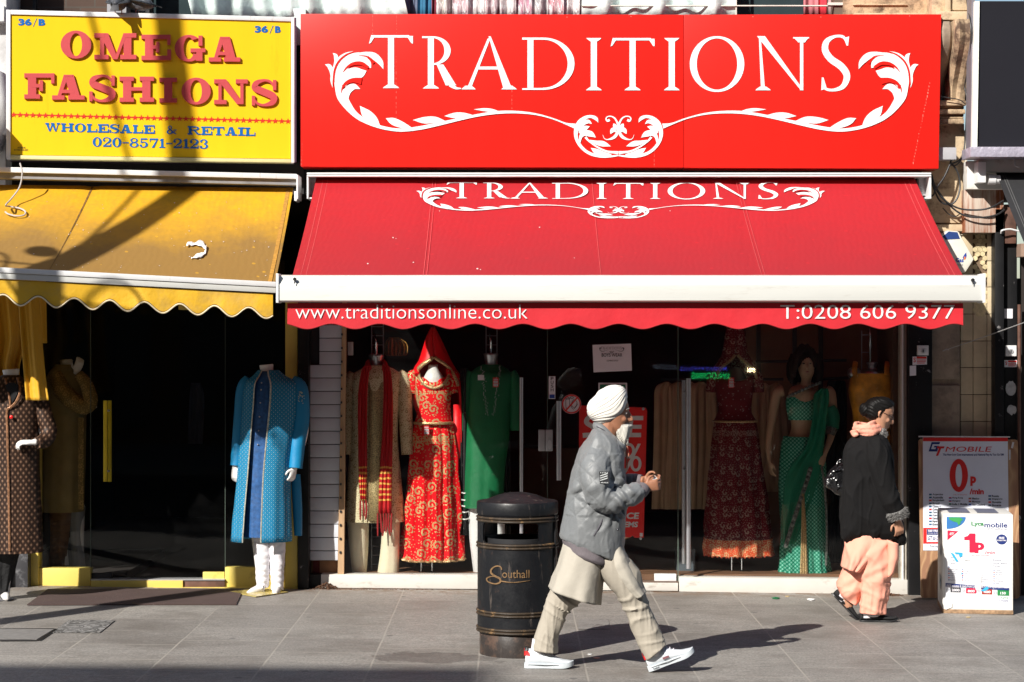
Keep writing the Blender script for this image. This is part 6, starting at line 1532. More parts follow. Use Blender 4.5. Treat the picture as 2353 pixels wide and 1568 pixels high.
garment('coat', [(862, 6, 44, .06, 0), (880, -25, 66, .1, 0), (902, -52, 88, .14, 0), (940, -55, 92, .155, 0), (1010, -52, 90, .16, .01), (1120, -56, 92, .165, .02), (1200, -62, 96, .175, .03), (1268, -66, 100, .18, .03)], Yc, bro, m2, 6, 4, 110)
mb = MB(); mb.tube([P(74, 898, Yc), P(88, 915, Yc), P(103, 960, Yc-.02), P(112, 990, Yc-.03), P(104, 1012, Yc-.08), P(84, 1018, Yc-.16)], [.05, .064, .062, .06, .055, .043], 18, 5); mb.build('sleeve', bro, m2, smooth=True)
trimm = M('copper braid', (.34, .17, .09), .4, .4, var=.5, vs=60)
mb = MB(); mb.tube([P(12, 870, Yc-.10), P(20, 905, Yc-.155), P(24, 935, Yc-.165), P(16, 945, Yc-.168), P(17, 1000, Yc-.172), P(20, 1130, Yc-.178), P(22, 1267, Yc-.19)], .008, 8, 5, flat=.5); mb.tube([P(40, 868, Yc-.09), P(46, 900, Yc-.15), P(36, 925, Yc-.165), P(24, 937, Yc-.168)], .009, 8, 4, flat=.5); mb.build('border', trimm, m2, smooth=True)
mb = MB(); mb.prism([P(x, y, Yc-.155) for x, y in ((12, 885), (20, 880), (32, 880), (41, 885), (40, 905), (26, 930), (18, 905))], (0, .06, 0)); mb.tube([P(26, 872, Yc), P(26, 886, Yc-.02)], [.062, .07], 20); mb.build('polo_neck', M('black satin', (.006, .006, .007), .4), m2, smooth=True)
MB().ell(P(26, 959, Yc-.175), .014, .008, .014, 14, 10).build('brooch', M('red stone', (.62, .01, .01), .2), m2, smooth=True)
blk = M('black cloth', (.008, .008, .009), .8, bump=.6, bs=12, bd=.03)
garment('trousers', [(1255, -30, 48, .10, .02), (1300, -22, 36, .08, .06), (1340, -14, 26, .06, .12), (1362, -10, 20, .05, .05)], Yc, blk, m2, 7, 1, 60)
gpoly('metal_foot_plate', [(-40, 1376), (20, 1373), (34, 1379), (-20, 1385)], M('dull base', (.25, .25, .27), .3), 'grey base plate under the brown coat mannequin', 'base plate', .004)

# --- yellow garments hanging at the top left
silk = M('mustard silk', (.62, .34, .02), .5, var=.15, vs=3, bump=.6, bs=7, bd=.03, stretch=(1, 1, .5), dirt=(.42, .25, .07), dirt_s=3, dirt_t=(.5, .8))
def hang(name, label, rows, Y, mat, amp=.02, freq=4, seed=0, group=None, cat='garment', n=40, parent=None, th=.006):
    """cloth hanging: rows of (py, left px, right px)"""
    mb = MB(); g_ = []
    for py, a, b in catmull(rows, 5):
        row = []
        for i in range(n+1):
            u = i/n; p = P(a+(b-a)*u, py, Y); p.y += amp*(math.sin(u*freq*6.28+seed+py*.004)+.5*math.sin(u*freq*14+seed*2))-.03*math.sin(u*math.pi); row.append(p)
        g_.append(row)
    mb.loft(g_, closed=False); return mb.build(name, mat, parent, smooth=True, angle=80, solid=th, recalc=False, label=label, cat=cat, group=group)
hang('hanging_kurta', 'mustard silk kurta hanging under the left end of the yellow awning', [(600, -40, 52), (700, -20, 58), (780, -10, 62), (850, -12, 46), (905, 20, 60), (917, 55, 62)], -.66, silk, .02, 2.2, 0)
hang('hanging_kurta', 'mustard kurta sleeve panel hanging lowest beside the brown coat mannequin', [(600, 40, 84), (720, 46, 92), (800, 52, 98), (880, 58, 106), (920, 61, 112)], -1.10, silk, .016, 1.4, 2)
hang('hanging_kurta', 'short mustard garment end hanging behind the other two silk kurtas', [(600, 70, 104), (720, 82, 106), (789, 84, 107)], -.62, silk, .012, 1, 4)
MB().tube([P(-60, 596, -.66), P(140, 600, -.66)], .01, 8).build('hanging_rod', iron, label='thin rod under the yellow awning carrying the silk kurtas', cat='rod')
mb = MB()
for px in (5, 70, 95): mb.tube([P(px, 596, -.95), P(px, 604, -.95)], .004, 6)

# --- olive coat mannequin inside the yellow shop, arms folded
Yo = .42
olive = M('olive gold cloth', (.26, .19, .07), .6, var=.2, bump=.3, bs=8, bd=.02); oliv2 = spiral('olive brocade', (.22, .15, .05), (.45, .28, .10), 14, 4, .34, metal=.3)
m3 = thing('mannequin', 'mannequin in a gold olive coat and brown churidar behind the left window', 'mannequin', P(150, 1310, Yo))
mb = MB(); mb.tube([P(152, 826, Yo), P(154, 860, Yo), P(150, 900, Yo), P(150, 1100, Yo)], [.05, .055, .13, .12], 16, 3); mb.tube([P(140, 1160, Yo), P(142, 1250, Yo), P(150, 1300, Yo)], [.07, .045, .03], 12, 3); mb.tube([P(175, 1160, Yo+.05), P(180, 1250, Yo+.05), P(185, 1300, Yo+.05)], [.07, .045, .03], 12, 3)
mb.tube([P(196, 880, Yo-.05), P(214, 940, Yo-.08)], [.04, .035], 10); hand(mb, P(176, 856, Yo-.12), (.3, 0, 1), (-.3, 1, 0), .9, .6, 1)
fuse('body', mb, white_sk, m3, .009, 2)
garment('coat', [(838, 128, 168, .07, 0), (860, 110, 190, .1, 0), (900, 102, 202, .13, 0), (960, 100, 198, .14, .01), (1050, 98, 196, .15, .02), (1120, 96, 194, .16, .03), (1175, 95, 192, .17, .03)], Yo, olive, m3, 6, 2, 80)
mb = MB(); mb.tube([P(126, 862, Yo-.08), P(150, 905, Yo-.14), P(190, 935, Yo-.15), P(208, 920, Yo-.14), P(196, 880, Yo-.13), P(180, 860, Yo-.12)], [.06, .07, .062, .06, .05, .04], 16, 5); mb.build('sleeve', oliv2, m3, smooth=True)
mb = MB(); mb.loft([[P(180+x, py, Yo-.155) for x in (0, 12)] for py in (960, 1030, 1100, 1170)], closed=False); mb.build('front_panel', oliv2, m3, solid=.01)
brc = M('brown churidar', (.16, .075, .03), .6, bump=.7, bs=12, bd=.03, stretch=(1, 1, 4))
garment('trouser_leg', [(1165, 112, 166, .08, .03), (1230, 116, 158, .07, .06), (1290, 112, 150, .055, .12), (1306, 112, 152, .05, .05)], Yo-.02, brc, m3, 5, 1, 40)
garment('trouser_leg', [(1165, 158, 196, .08, .03), (1230, 162, 190, .07, .06), (1306, 168, 196, .05, .05)], Yo+.05, M('grey churidar', (.22, .22, .23), .7), m3, 5, 1, 40)
MB().box(-4.0, -3.0, .2, 2.0, -.05, .10).build('display_plinth', dark, label='low dark plinth inside the left window', cat='plinth')
hang('hanging_shirt', 'blue grey shirt hanging deep inside the left shop', [(880, 440, 462), (920, 436, 470), (1020, 432, 466)], 3.0, M('blue shirt', (.10, .12, .20), .8), .01, 2, 1)

# --- cream sherwani with red scarf
def neckstub(mb, cx_, py0, py1, Y, w_=16): mb.tube([P(cx_, py0, Y), P(cx_, py0+3, Y), P(cx_, py1-4, Y), P(cx_, py1+18, Y)], [w_/sc(Y), w_/sc(Y)*1.02, w_/sc(Y)*.72, w_/sc(Y)*1.4], 24, 3)
def grid(px0, px1, py0, py1, Y, label, step=21):
    mb = MB()
    for px in (px0, px1): mb.tube([P(px, py0, Y), P(px, py1, Y)], .0045, 6)
    y_ = py0+6
    while y_ < py1: mb.tube([P(px0, y_, Y), P(px1, y_, Y)], .003, 6); y_ += step
    mb.build('wire_ladder', wirem, label=label, cat='display rail', group='wire ladders carrying the torsos')
def hook(cx_, py0, py1, Y, parent):
    mb = MB(); mb.tube([P(cx_, py1, Y), P(cx_, (py0+py1)/2+6, Y), P(cx_, py0+8, Y-.02), P(cx_-3, py0, Y), P(cx_-1, py0-8, Y+.03)], [.009, .011, .008, .006, .005], 10, 4); mb.build('hook', chrome, parent, smooth=True)
Ym = .27
cream = spiral('cream brocade', (.66, .58, .38), (.34, .25, .12), 16, 3.5, .26, metal=.2)
glit = M('gold glitter', (.46, .36, .18), .35, .5, var=.8, vs=140, bump=.6, bs=160)
m4 = thing('mannequin', 'silver headless torso in a cream sherwani with a dark red tasselled scarf', 'mannequin', P(862, 1318, Ym))
mb = MB(); neckstub(mb, 864, 815, 848, Ym, 17); mb.tube([P(864, 870, Ym+.01), P(862, 1000, Ym), P(862, 1120, Ym)], [.08, .09, .09], 16); fuse('body', mb, silver, m4, .008, 2)
hook(864, 776, 816, Ym, m4)
garment('sherwani', [(840, 846, 884, .06, 0), (850, 826, 908, .09, 0), (866, 808, 922, .12, 0), (920, 806, 918, .13, .0), (1000, 806, 914, .135, .01), (1090, 800, 920, .14, .02), (1198, 793, 930, .155, .03)], Ym, cream, m4, 6, 1, 110)
for xs in ([814, 806, 802, 800], [914, 928, 932, 936]):
    mb = MB(); mb.tube([P(xs[0], 858, Ym), P(xs[1], 880, Ym), P(xs[2], 960, Ym), P(xs[3], 1045, Ym-.02)], [.045, .056, .055, .046], 16, 5); mb.build('sleeve', cream, m4, smooth=True)
mb = MB(); mb.loft([[P(864+x, py, Ym-.105-yy) for x in (-17, 0, 17)] for py, yy in ((848, -.03), (880, .015), (960, .035), (1060, .04), (1130, .05), (1198, .06))], closed=False); mb.build('front_panel', glit, m4, smooth=True, solid=.006)
cr2 = M('cream trouser', (.74, .68, .50), .7, bump=.3, bs=8, bd=.02)
garment('trouser_leg', [(1190, 797, 848, .08, .02), (1250, 802, 846, .07, .03), (1318, 810, 842, .055, .03)], Ym, cr2, m4, 4, 1, 40); garment('trouser_leg', [(1190, 878, 920, .08, .02), (1250, 876, 918, .07, .03), (1318, 868, 916, .06, .03)], Ym, cr2, m4, 4, 2, 40)
scm = NT('maroon scarf'); vv = scm.t; z = scm.n('SeparateXYZ', {0: scm.co()}).outputs[2]
st = scm.math('MULTIPLY', scm.math('GREATER_THAN', scm.math('SINE', scm.math('MULTIPLY', scm.math('ADD', z, scm.math('MULTIPLY', scm.noise(scm.co(), 30, 2), .02)), 150)), .45), scm.math('LESS_THAN', scm.math('ABSOLUTE', scm.math('SUBTRACT', z, .72)), .14))
scm.set(scm.b, 'Base Color', scm.mix(st, (.48, .004, .008), (.75, .42, .08))); scm.set(scm.b, 'Roughness', .6); scm.set(scm.b, 'Normal', scm.bump(scm.noise(scm.co((30, 1, 1)), 4, 2), .5, .01)); SCM = scm.m
for rows_, nm in (([(842, 852, 848), (846, 834, 850), (900, 824, 844), (1000, 823, 843), (1100, 825, 843), (1150, 828, 841)], 1), ([(842, 878, 882), (846, 880, 896), (900, 882, 902), (1000, 878, 902), (1100, 872, 900), (1180, 870, 900)], 2)):
    mb = MB(); g_ = []
    for py, a, b in catmull(rows_, 5): g_.append([P(a+(b-a)*i/10, py, Ym-.17-.01*math.sin(i*1.9+py*.01)) for i in range(11)])
    mb.loft(g_, closed=False); mb.build('scarf', SCM, m4, smooth=True, solid=.006, recalc=False)
mb = MB(); mb.tube([P(848, 846, Ym-.1), P(845, 838, Ym-.02), P(850, 832, Ym+.08), P(864, 830, Ym+.1), P(879, 832, Ym+.08), P(884, 838, Ym-.02), P(884, 848, Ym-.1)], .022, 12, 5); mb.build('scarf_collar', SCM, m4, smooth=True)
mb = MB()
for x0, x1, ya, yb_ in ((828, 841, 1150, 1195), (868, 902, 1180, 1232)):
    k_ = 0; x = x0
    while x <= x1: mb.tube([P(x, ya, Ym-.175), P(x+math.sin(k_)*2, (ya+yb_)/2, Ym-.175), P(x+math.sin(k_*2)*2.5, yb_-8*(k_ % 2), Ym-.175)], [.006, .008, .005], 6, 3); x += 6.5; k_ += 1
mb.build('tassel', M('tassel red', (.32, .01, .012), .7), m4, smooth=True)
grid(854, 881, 745, 1318, Ym+.16, 'wire ladder rail behind the cream sherwani')
hang('folded_turban', 'orange ruched cloth hung behind the cream sherwani', [(776, 895, 915), (790, 885, 935), (812, 884, 936), (818, 890, 930)], Ym+.3, M('orange ruching', (.35, .17, .03), .8, bump=1, bs=15, bd=.05), .03, 6, 1, cat='cloth')
bx3(799, 786, 811, 817, .2, .26).build('white_socket', whp, label='small white box on the window edge left of the cream sherwani', cat='box', bevel=.004)

# --- red lehenga
Yr = .29
redm = spiral('red embroidery', (.74, .003, .010), (.62, .42, .20), 9.5, 3.6, .40, hem=[(.045, .025), (.115, .012), (1.05, .03), (1.42, .015)], metal=.35, dr=.15)
redp_ = M('red silk', (.80, .003, .008), .5, var=.1, bump=.4, bs=9, bd=.02)
m5 = thing('mannequin', 'white headless mannequin in a bright red gold embroidered lehenga and veil', 'mannequin', P(993, 1318, Yr))
mb = MB(); mb.tube([P(995, 838, Yr), P(995, 850, Yr), P(996, 868, Yr-.02), P(996, 890, Yr)], [.04, .042, .08, .11], 20, 3); mb.tube([P(996, 884, Yr), P(994, 960, Yr), P(992, 990, Yr)], [.11, .1, .09], 16)
fuse('body', mb, white_sk, m5, .007, 2)
bod = [(852, 942, 968, .05, 0), (862, 944, 1050, .09, 0), (885, 952, 1042, .125, 0), (920, 960, 1036, .125, 0), (950, 958, 1036, .115, 0), (973, 952, 1040, .12, .01)]
mb = MB(); rr = rings_px([(866, 956, 1036, .09, 0), (880, 952, 1040, .12, 0), (920, 960, 1036, .128, 0), (950, 958, 1036, .115, 0), (975, 951, 1041, .122, .01)], Yr, 96, 0, 0, 6)
# scooped neckline: pull the first ring down in front
for i, ring in enumerate(rr[:6]):
    for j, p in enumerate(ring):
        th = 2*math.pi*j/96; f_ = max(0, -math.sin(th))**3*max(0, 1-abs(math.cos(th))*1.6); ring[j] = p-Vector((0, 0, .055*f_*(1-i/6)))
mb.loft(rr, caps=False); mb.build('bodice', redm, m5, smooth=True, angle=75)
for x_, s_ in ((948, -1), (1042, 1)):
    mb = MB(); mb.tube([P(x_+8*-s_, 858, Yr), P(x_, 866, Yr), P(x_-1*s_, 890, Yr), P(x_+1*s_, 904, Yr)], [.035, .05, .048, .046], 16, 4); mb.tube([P(x_-s_*12, 850, Yr-.04), P(x_-s_*10, 862, Yr-.08)], .02, 8); mb.build('sleeve', redm, m5, smooth=True)
skirt = [(972, 952, 1040, .122, .02), (1000, 948, 1046, .14, .05), (1060, 942, 1052, .16, .08), (1140, 936, 1056, .18, .10), (1220, 930, 1060, .19, .11), (1285, 925, 1062, .20, .12)]
garment('skirt', skirt, Yr+.02, redm, m5, 13, 1, 180, sub=8)
gtr = M('gold sequin trim', (.52, .36, .18), .3, .5, var=.8, vs=150, bump=.7, bs=150)
mb = MB()
r_ = rings_px(skirt, Yr+.02, 180, 13, 1, 8)[-1]; mb.tube(r_+[r_[0]], .009, 6); r_ = rings_px(bod, Yr, 96, 0, 0, 6)[-1]; mb.tube([p+Vector((0, -.012*(p.y < Yr), .004)) for p in r_]+[r_[0]], .012, 8); mb.build('gold_trim', gtr, m5)
mb = MB(); nl = [P(x, y, Yr-d) for x, y, d in ((962, 858, .06), (966, 872, .10), (978, 886, .125), (997, 892, .135), (1015, 886, .125), (1028, 872, .10), (1032, 858, .06))]; mb.tube(nl, .012, 8, 5); mb.build('neck_trim', gtr, m5)
# veil: cone over the missing head, open at the front, falling behind the right shoulder
vr = []
for py, xl_, xr_, d in catmull([(755, 991, 999, .01), (775, 980, 1010, .05), (800, 972, 1022, .08), (830, 962, 1036, .11), (850, 950, 1048, .12), (880, 946, 1066, .13), (930, 950, 1072, .13), (1000, 985, 1070, .12), (1060, 1030, 1066, .08)], 5):
    c_ = P((xl_+xr_)/2, py, Yr+.05); rx = (xr_-xl_)/2/sc(Yr); op = .02 if py < 816 else min(1.15, .02+(py-816)/30); ring = []
    for j in range(49):
        th = -math.pi/2+op*.75+(2*math.pi-op*1.5)*j/48; ring.append(Vector((c_.x+rx*math.cos(th), Yr+.05+d*math.sin(th)*1.15, c_.z+.01*math.sin(th*5))))
    vr.append(ring)
mb = MB(); mb.loft(vr, closed=False); mb.build('veil', redp_, m5, smooth=True, angle=75, solid=.004, recalc=False)
mb = MB(); ed = [r_[0] for r_ in vr]+[r_[-1] for r_ in reversed(vr)]; mb.tube([r_[0]+Vector((0, -.006, 0)) for r_ in vr[13:27]], .013, 8); mb.tube([r_[-1]+Vector((0, -.006, 0)) for r_ in vr[13:34]], .016, 8); mb.build('veil_border', gtr, m5)
mb = MB(); mb.loft([[P(1042+x, py, Yr-.02) for x in (0, 8, 18)] for py in (930, 1000, 1048)]+[[P(1046+x*.3, 1062, Yr-.02) for x in (0, 8, 18)]], closed=False); mb.build('veil_fall', redp_, m5, solid=.004, smooth=True)
mb = MB()
for px in (968, 993): mb.tube([P(px, 1284, Yr), P(px, 1321, Yr)], .006, 8)
mb.tube([P(968, 1300, Yr), P(993, 1300, Yr)], .004, 6); mb.build('stand', chrome, m5)
def price(px, py, Y, label, w_=13, h_=22, l2='£40'):
    t_ = thing('price_tag', label, 'price tag', P(px, py+h_, Y), 'red sale tags pinned to the dresses')
    MB().pbox(px-w_/2, py, px+w_/2, py+h_, Y, Y+.002).build('card', redp, t_)
    mb = MB(); Mx = lambda x, y: P(x, y, Y); text(mb, 'sale', px-w_*.36, px+w_*.36, py+1.5, py+6.5, Mx, (0, -1, 0), .001, .02)
    draw(mb, rect(px-w_*.38, py+8, px+w_*.38, py+12.5)+rect(px-w_*.38, py+14, px+w_*.38, py+h_-2), Mx, (0, -1, 0), .001); mb.build('lettering', paper, t_, recalc=False)
    mb = MB(); text(mb, '£75', px-w_*.3, px+w_*.3, py+9, py+12, Mx, (0, -1, 0), .002); text(mb, l2, px-w_*.3, px+w_*.3, py+15, py+h_-3, Mx, (0, -1, 0), .002); mb.build('price', ink, t_, recalc=False)
price(980, 978, Yr-.15, 'red sale price tag on the waist of the bright red lehenga')

# --- black beaded dupatta, green kurta
Yg = .30
m6 = thing('mannequin', 'silver headless torso in a green kurta with white trousers behind the bin', 'mannequin', P(1120, 1318, Yg))
mb = MB(); neckstub(mb, 1128, 812, 846, Yg, 17); mb.tube([P(1126, 870, Yg), P(1120, 1100, Yg)], [.11, .11], 16); fuse('body', mb, silver, m6, .008, 2)
hook(1128, 775, 813, Yg, m6)
grn = M('emerald kurta', (.0, .14, .046), .6, var=.12, bump=.4, bs=6, bd=.03); 
garment('kurta', [(838, 1108, 1150, .06, 0), (850, 1088, 1168, .09, 0), (868, 1078, 1178, .12, 0), (930, 1074, 1172, .13, 0), (1000, 1070, 1170, .135, .01), (1080, 1066, 1160, .14, .02), (1166, 1064, 1156, .15, .03)], Yg, grn, m6, 6, 1, 90)
for xs in ([1084, 1074, 1068], [1172, 1180, 1184]):
    mb = MB(); mb.tube([P(xs[0], 856, Yg), P(xs[1], 880, Yg), P(xs[2], 990, Yg)], [.045, .052, .045], 14, 5); mb.build('sleeve', grn, m6, smooth=True)
wtr = M('white trouser', (.70, .70, .70), .7, bump=.3, bs=8, bd=.02)
garment('trouser_leg', [(1155, 1076, 1118, .08, .02), (1230, 1078, 1112, .07, .03), (1314, 1088, 1112, .045, .03)], Yg, wtr, m6, 4, 1, 40); garment('trouser_leg', [(1155, 1118, 1160, .08, .02), (1230, 1128, 1160, .07, .03), (1314, 1140, 1164, .045, .03)], Yg, wtr, m6, 4, 2, 40)
mb = MB()
for k in range(46):
    rg = random.Random(k+9); t_ = k/45; mb.ell(P(1108+12*t_+rg.gauss(0, 2.5), 842+112*t_, Yg-.14), .004, .003, .004, 6, 4); mb.ell(P(1148-14*t_+rg.gauss(0, 2.5), 842+112*t_, Yg-.14), .004, .003, .004, 6, 4)
mb.build('neck_beads', silver, m6)
grid(1117, 1142, 745, 1318, Yg+.16, 'wire ladder rail behind the green kurta')
dup = M('black beaded cloth', (.006, .006, .007), .7, dirt=(.35, .35, .33), dirt_s=28, dirt_t=(.64, .68))
def beaded(px, label, Y):
    t_ = thing('dupatta', label, 'dupatta', P(px, 1235, Y), 'black beaded dupattas in the left window')
    hang('cloth', None, [(846, px-10, px+8), (960, px-10, px+8), (1100, px-10, px+8), (1230, px-10, px+10)], Y, dup, .012, 2, px, cat=None, parent=t_, n=24)
    mb = MB()
    for py in (1132, 1148, 1162, 1176, 1192): mb.tube([P(px-9, py, Y-.035), P(px, py+2, Y-.055), P(px+9, py, Y-.035)], .006, 6, 3)
    mb.build('bead_rows', M('pearl beads', (.6, .6, .58), .3, var=.6, vs=160), t_)
beaded(1068, 'black beaded dupatta hanging between the red lehenga and the green kurta', Yg-.02)
beaded(1164, 'black beaded dupatta hanging right of the green kurta above the bin', Yg+.1)
bx3(1098, 862, 1112, 874, Yg-.16, Yg-.158).build('price_card', paper, label='blank white card pinned to the green kurta', cat='price tag')
price(1139, 868, Yg-.17, 'red sale price tag on the green kurta', 13, 22)

# --- maroon lehenga
Yk = .38
mar = spiral('maroon embroidery', (.12, .003, .009), (.30, .19, .15), 15, 4, .36, hem=[(.14, .02), (.045, .045), (1.135, .022)], metal=.4, swirl=16, dr=.16)
marp = spiral('maroon bodice', (.12, .002, .007), (.30, .22, .2), 7, 3, .05, metal=.4, dr=.09)
m7 = thing('mannequin', 'dark headless mannequin in a maroon embroidered lehenga with a veil behind the right window', 'mannequin', P(1690, 1326, Yk))
mb = MB(); mb.tube([P(1688, 845, Yk), P(1688, 870, Yk), P(1688, 960, Yk)], [.05, .1, .1], 16); fuse('body', mb, iron, m7, .01, 2)
mb = MB(); rr = rings_px([(862, 1648, 1728, .09, 0), (878, 1642, 1732, .12, 0), (920, 1648, 1728, .125, 0), (945, 1650, 1726, .11, 0), (968, 1640, 1738, .12, .01)], Yk, 80, 0, 0, 6)
for i, ring in enumerate(rr[:6]):
    for j, p in enumerate(ring):
        th = 2*math.pi*j/80; ring[j] = p-Vector((0, 0, .05*max(0, -math.sin(th))**3*(1-i/6)))
mb.loft(rr, caps=False); mb.build('bodice', marp, m7, smooth=True)
for x_, s_ in ((1640, -1), (1738, 1)):
    mb = MB(); mb.tube([P(x_-8*s_, 862, Yk), P(x_, 868, Yk), P(x_+s_*4, 886, Yk), P(x_+5*s_, 902, Yk)], [.03, .048, .046, .045], 14, 4); mb.build('sleeve', mar, m7, smooth=True)
sk7 = [(964, 1642, 1736, .12, .02), (1000, 1638, 1742, .14, .04), (1080, 1632, 1752, .16, .07), (1180, 1626, 1766, .19, .09), (1272, 1622, 1773, .20, .10)]
garment('skirt', sk7, Yk, mar, m7, 11, 2, 160, sub=8)
orh = spiral('orange hem', (.55, .06, .015), (.60, .42, .22), 18, 4, .42, metal=.3)
garment('hem_band', [(1237, 1621, 1772, .207, .10), (1255, 1620, 1773.5, .21, .10), (1274, 1620, 1775, .213, .10)], Yk, orh, m7, 11, 2, 160, sub=4)
r_ = rings_px(sk7, Yk, 160, 11, 2, 8)[-1]; mb = MB()
for j in range(0, 160, 3): mb.ell(r_[j]-Vector((0, 0, .008)), .010, .010, .012, 6, 5)
mb.build('bobble_trim', M('red bobble', (.45, .06, .03), .6), m7)
r_ = rings_px([(962, 1644, 1734, .125, 0), (968, 1642, 1737, .128, 0)], Yk, 80, 0, 0, 2)[-1]; mb = MB(); mb.tube([p+Vector((0, 0, .0)) for p in r_]+[r_[0]], .018, 8, flat=.5); mb.build('belt', gtr, m7)
vr = []
for py, xl_, xr_, d in catmull([(700, 1684, 1694, .02), (760, 1668, 1710, .06), (810, 1660, 1718, .08), (830, 1650, 1730, .10), (852, 1636, 1744, .11), (870, 1630, 1752, .11)], 5):
    c_ = P((xl_+xr_)/2, py, Yk+.04); rx = (xr_-xl_)/2/sc(Yk); op = .02 if py < 812 else min(1.2, .02+(py-812)/30); ring = []
    for j in range(41):
        th = -math.pi/2+op*.7+(2*math.pi-op*1.4)*j/40; ring.append(Vector((c_.x+rx*math.cos(th), Yk+.04+d*math.sin(th), c_.z)))
    vr.append(ring)
mb = MB(); mb.loft(vr, closed=False); mb.build('veil', mar, m7, smooth=True, solid=.004, recalc=False)
mb = MB(); mb.tube([r_[0]+Vector((0, -.006, 0)) for r_ in vr[11:]], .012, 8); mb.tube([r_[-1]+Vector((0, -.006, 0)) for r_ in vr[11:]], .012, 8); mb.build('veil_border', M('dull gold trim', (.30, .20, .10), .4, .4, var=.7, vs=120), m7)
mb = MB()
for px in (1681.5, 1704.5): mb.tube([P(px, 1270, Yk), P(px, 1325, Yk)], .006, 8)
mb.tube([P(1681.5, 1293, Yk), P(1704.5, 1293, Yk)], .004, 6); mb.build('stand', chrome, m7)
price(1680.5, 868, Yk-.16, 'red sale price tag on the maroon lehenga', 13, 24, '£250')

# --- sari mannequin with hair and face
Yx = .34
tansk = M('tan mannequin skin', (.40, .25, .15), .5, var=.05)
m8 = thing('mannequin', 'long haired brown mannequin in a one shoulder green sari behind the right window', 'mannequin', P(1848, 1328, Yx))
mb = MB()
mb.tube([P(1852, 842, Yx-.02), P(1853, 856, Yx-.03), P(1853, 872, Yx-.02), P(1850, 890, Yx)], [.064, .06, .04, .045], 18, 4)
mb.ell(P(1853, 836, Yx-.01), .068, .085, .095, 20, 14); mb.ell(P(1854, 862, Yx-.075), .022, .02, .018, 12, 8); mb.tube([P(1854.5, 836, Yx-.09), P(1855, 844, Yx-.108), P(1855, 848, Yx-.10)], [.007, .012, .008], 8, 3)
mb.tube([P(1850, 888, Yx), P(1848, 900, Yx), P(1845, 940, Yx), P(1843, 985, Yx), P(1840, 1020, Yx)], [.05, .12, .115, .085, .12], 20, 4)
mb.tube([P(1800, 898, Yx), P(1785, 905, Yx), P(1774, 960, Yx), P(1766, 1020, Yx-.02), P(1768, 1060, Yx-.04)], [.045, .044, .034, .028, .02], 14, 5)
mb.tube([P(1898, 898, Yx), P(1908, 906, Yx), P(1914, 955, Yx), P(1910, 1000, Yx-.05), P(1896, 1040, Yx-.13)], [.045, .044, .036, .03, .02], 14, 5)
hand(mb, P(1768, 1060, Yx-.04), (.15, -.1, -1), (.8, .3, 0), .85, .35, 1); hand(mb, P(1894, 1044, Yx-.13), (-.45, -.25, -1), (-.3, 1, 0), .85, .5, -1)
fuse('body', mb, tansk, m8, .0065, 2)
mb = MB()
for sd in (-1, 1): mb.ell(P(1854+sd*7.5, 836, Yx-.088), .010, .006, .006, 10, 6)
mb.build('eye', M('dark eye', (.02, .015, .012), .3), m8)
MB().ell(P(1855, 855, Yx-.092), .015, .008, .006, 12, 6).build('lips', M('dull lips', (.28, .08, .07), .4), m8)
hr = M('dark brown hair', (.020, .009, .006), .75, var=.5, vs=30, stretch=(8, 8, .6), bump=.6, bs=60, spec=.15)
mb = MB(); mb.ell(P(1850, 826, Yx+.02), .098, .105, .115, 24, 14)
for k in range(15):
    a = math.pi*(-.12+1.24*k/14); x_ = 33*math.cos(a); mb.tube([P(1850+x_*.75, 815, Yx+.02+.1*math.sin(a)*.7), P(1850+x_, 840, Yx+.02+.10*math.sin(a)), P(1850+x_*1.02, 868, Yx+.02+.10*math.sin(a)), P(1850+x_*.9, 884-6*(k % 2), Yx+.02+.09*math.sin(a))], [.03, .034, .028, .008], 10, 4)
mb.tube([P(1846, 795, Yx-.05), P(1832, 815, Yx-.095), P(1826, 845, Yx-.08), P(1826, 868, Yx-.06)], [.03, .03, .026, .01], 10, 4); mb.tube([P(1850, 795, Yx-.05), P(1868, 815, Yx-.08), P(1873, 845, Yx-.06)], [.03, .024, .012], 10, 4)
fuse('hair', mb, hr, m8, .008, 2, lambda co, nr: co+nr*(np.sin(co[:, 0:1]*420)*.0016))
sari = lattice('green sari', (.001, .17, .10), (.18, .50, .37), .030, .36, 0, 1, None, .25, .45); plain = M('green chiffon', (.001, .17, .085), .6, var=.12, bump=.4, bs=9, bd=.02)
garment('blouse', [(912, 1808, 1884, .11, 0), (925, 1806, 1890, .122, 0), (945, 1808, 1888, .12, 0), (965, 1812, 1882, .10, 0)], Yx, sari, m8, 0, 0, 80)
sk8 = [(1003, 1800, 1888, .12, .01), (1030, 1794, 1894, .14, .02), (1100, 1790, 1896, .15, .04), (1200, 1794, 1894, .155, .06), (1290, 1792, 1900, .17, .09), (1327, 1788, 1908, .18, .10)]
garment('skirt', sk8, Yx, sari, m8, 9, 3, 150, sub=8)
dr_ = []
for py, xl_, xr_ in catmull([(893, 1886, 1902), (905, 1872, 1905), (930, 1868, 1904), (980, 1864, 1898), (1030, 1850, 1892), (1080, 1812, 1886), (1140, 1800, 1868), (1200, 1796, 1846), (1250, 1798, 1826)], 5):
    dr_.append([P(xl_+(xr_-xl_)*i/12, py, Yx-.165-.012*math.sin(i*1.3+py*.02)+.0006*abs(xr_-xl_)*((i/12-.5)**2)) for i in range(13)])
mb = MB(); mb.loft(dr_, closed=False); mb.build('drape', plain, m8, smooth=True, solid=.004, recalc=False)
bdr = M('silver disc border', (.12, .13, .115), .45, .3, var=.8, vs=60)
mb = MB(); path = [(1812, 911), (1822, 906), (1836, 900), (1852, 893), (1868, 886), (1884, 880)]; mb.tube([P(x, y, Yx-.13+.0006*abs(x-1848)) for x, y in path], .018, 8, 4, flat=.35)
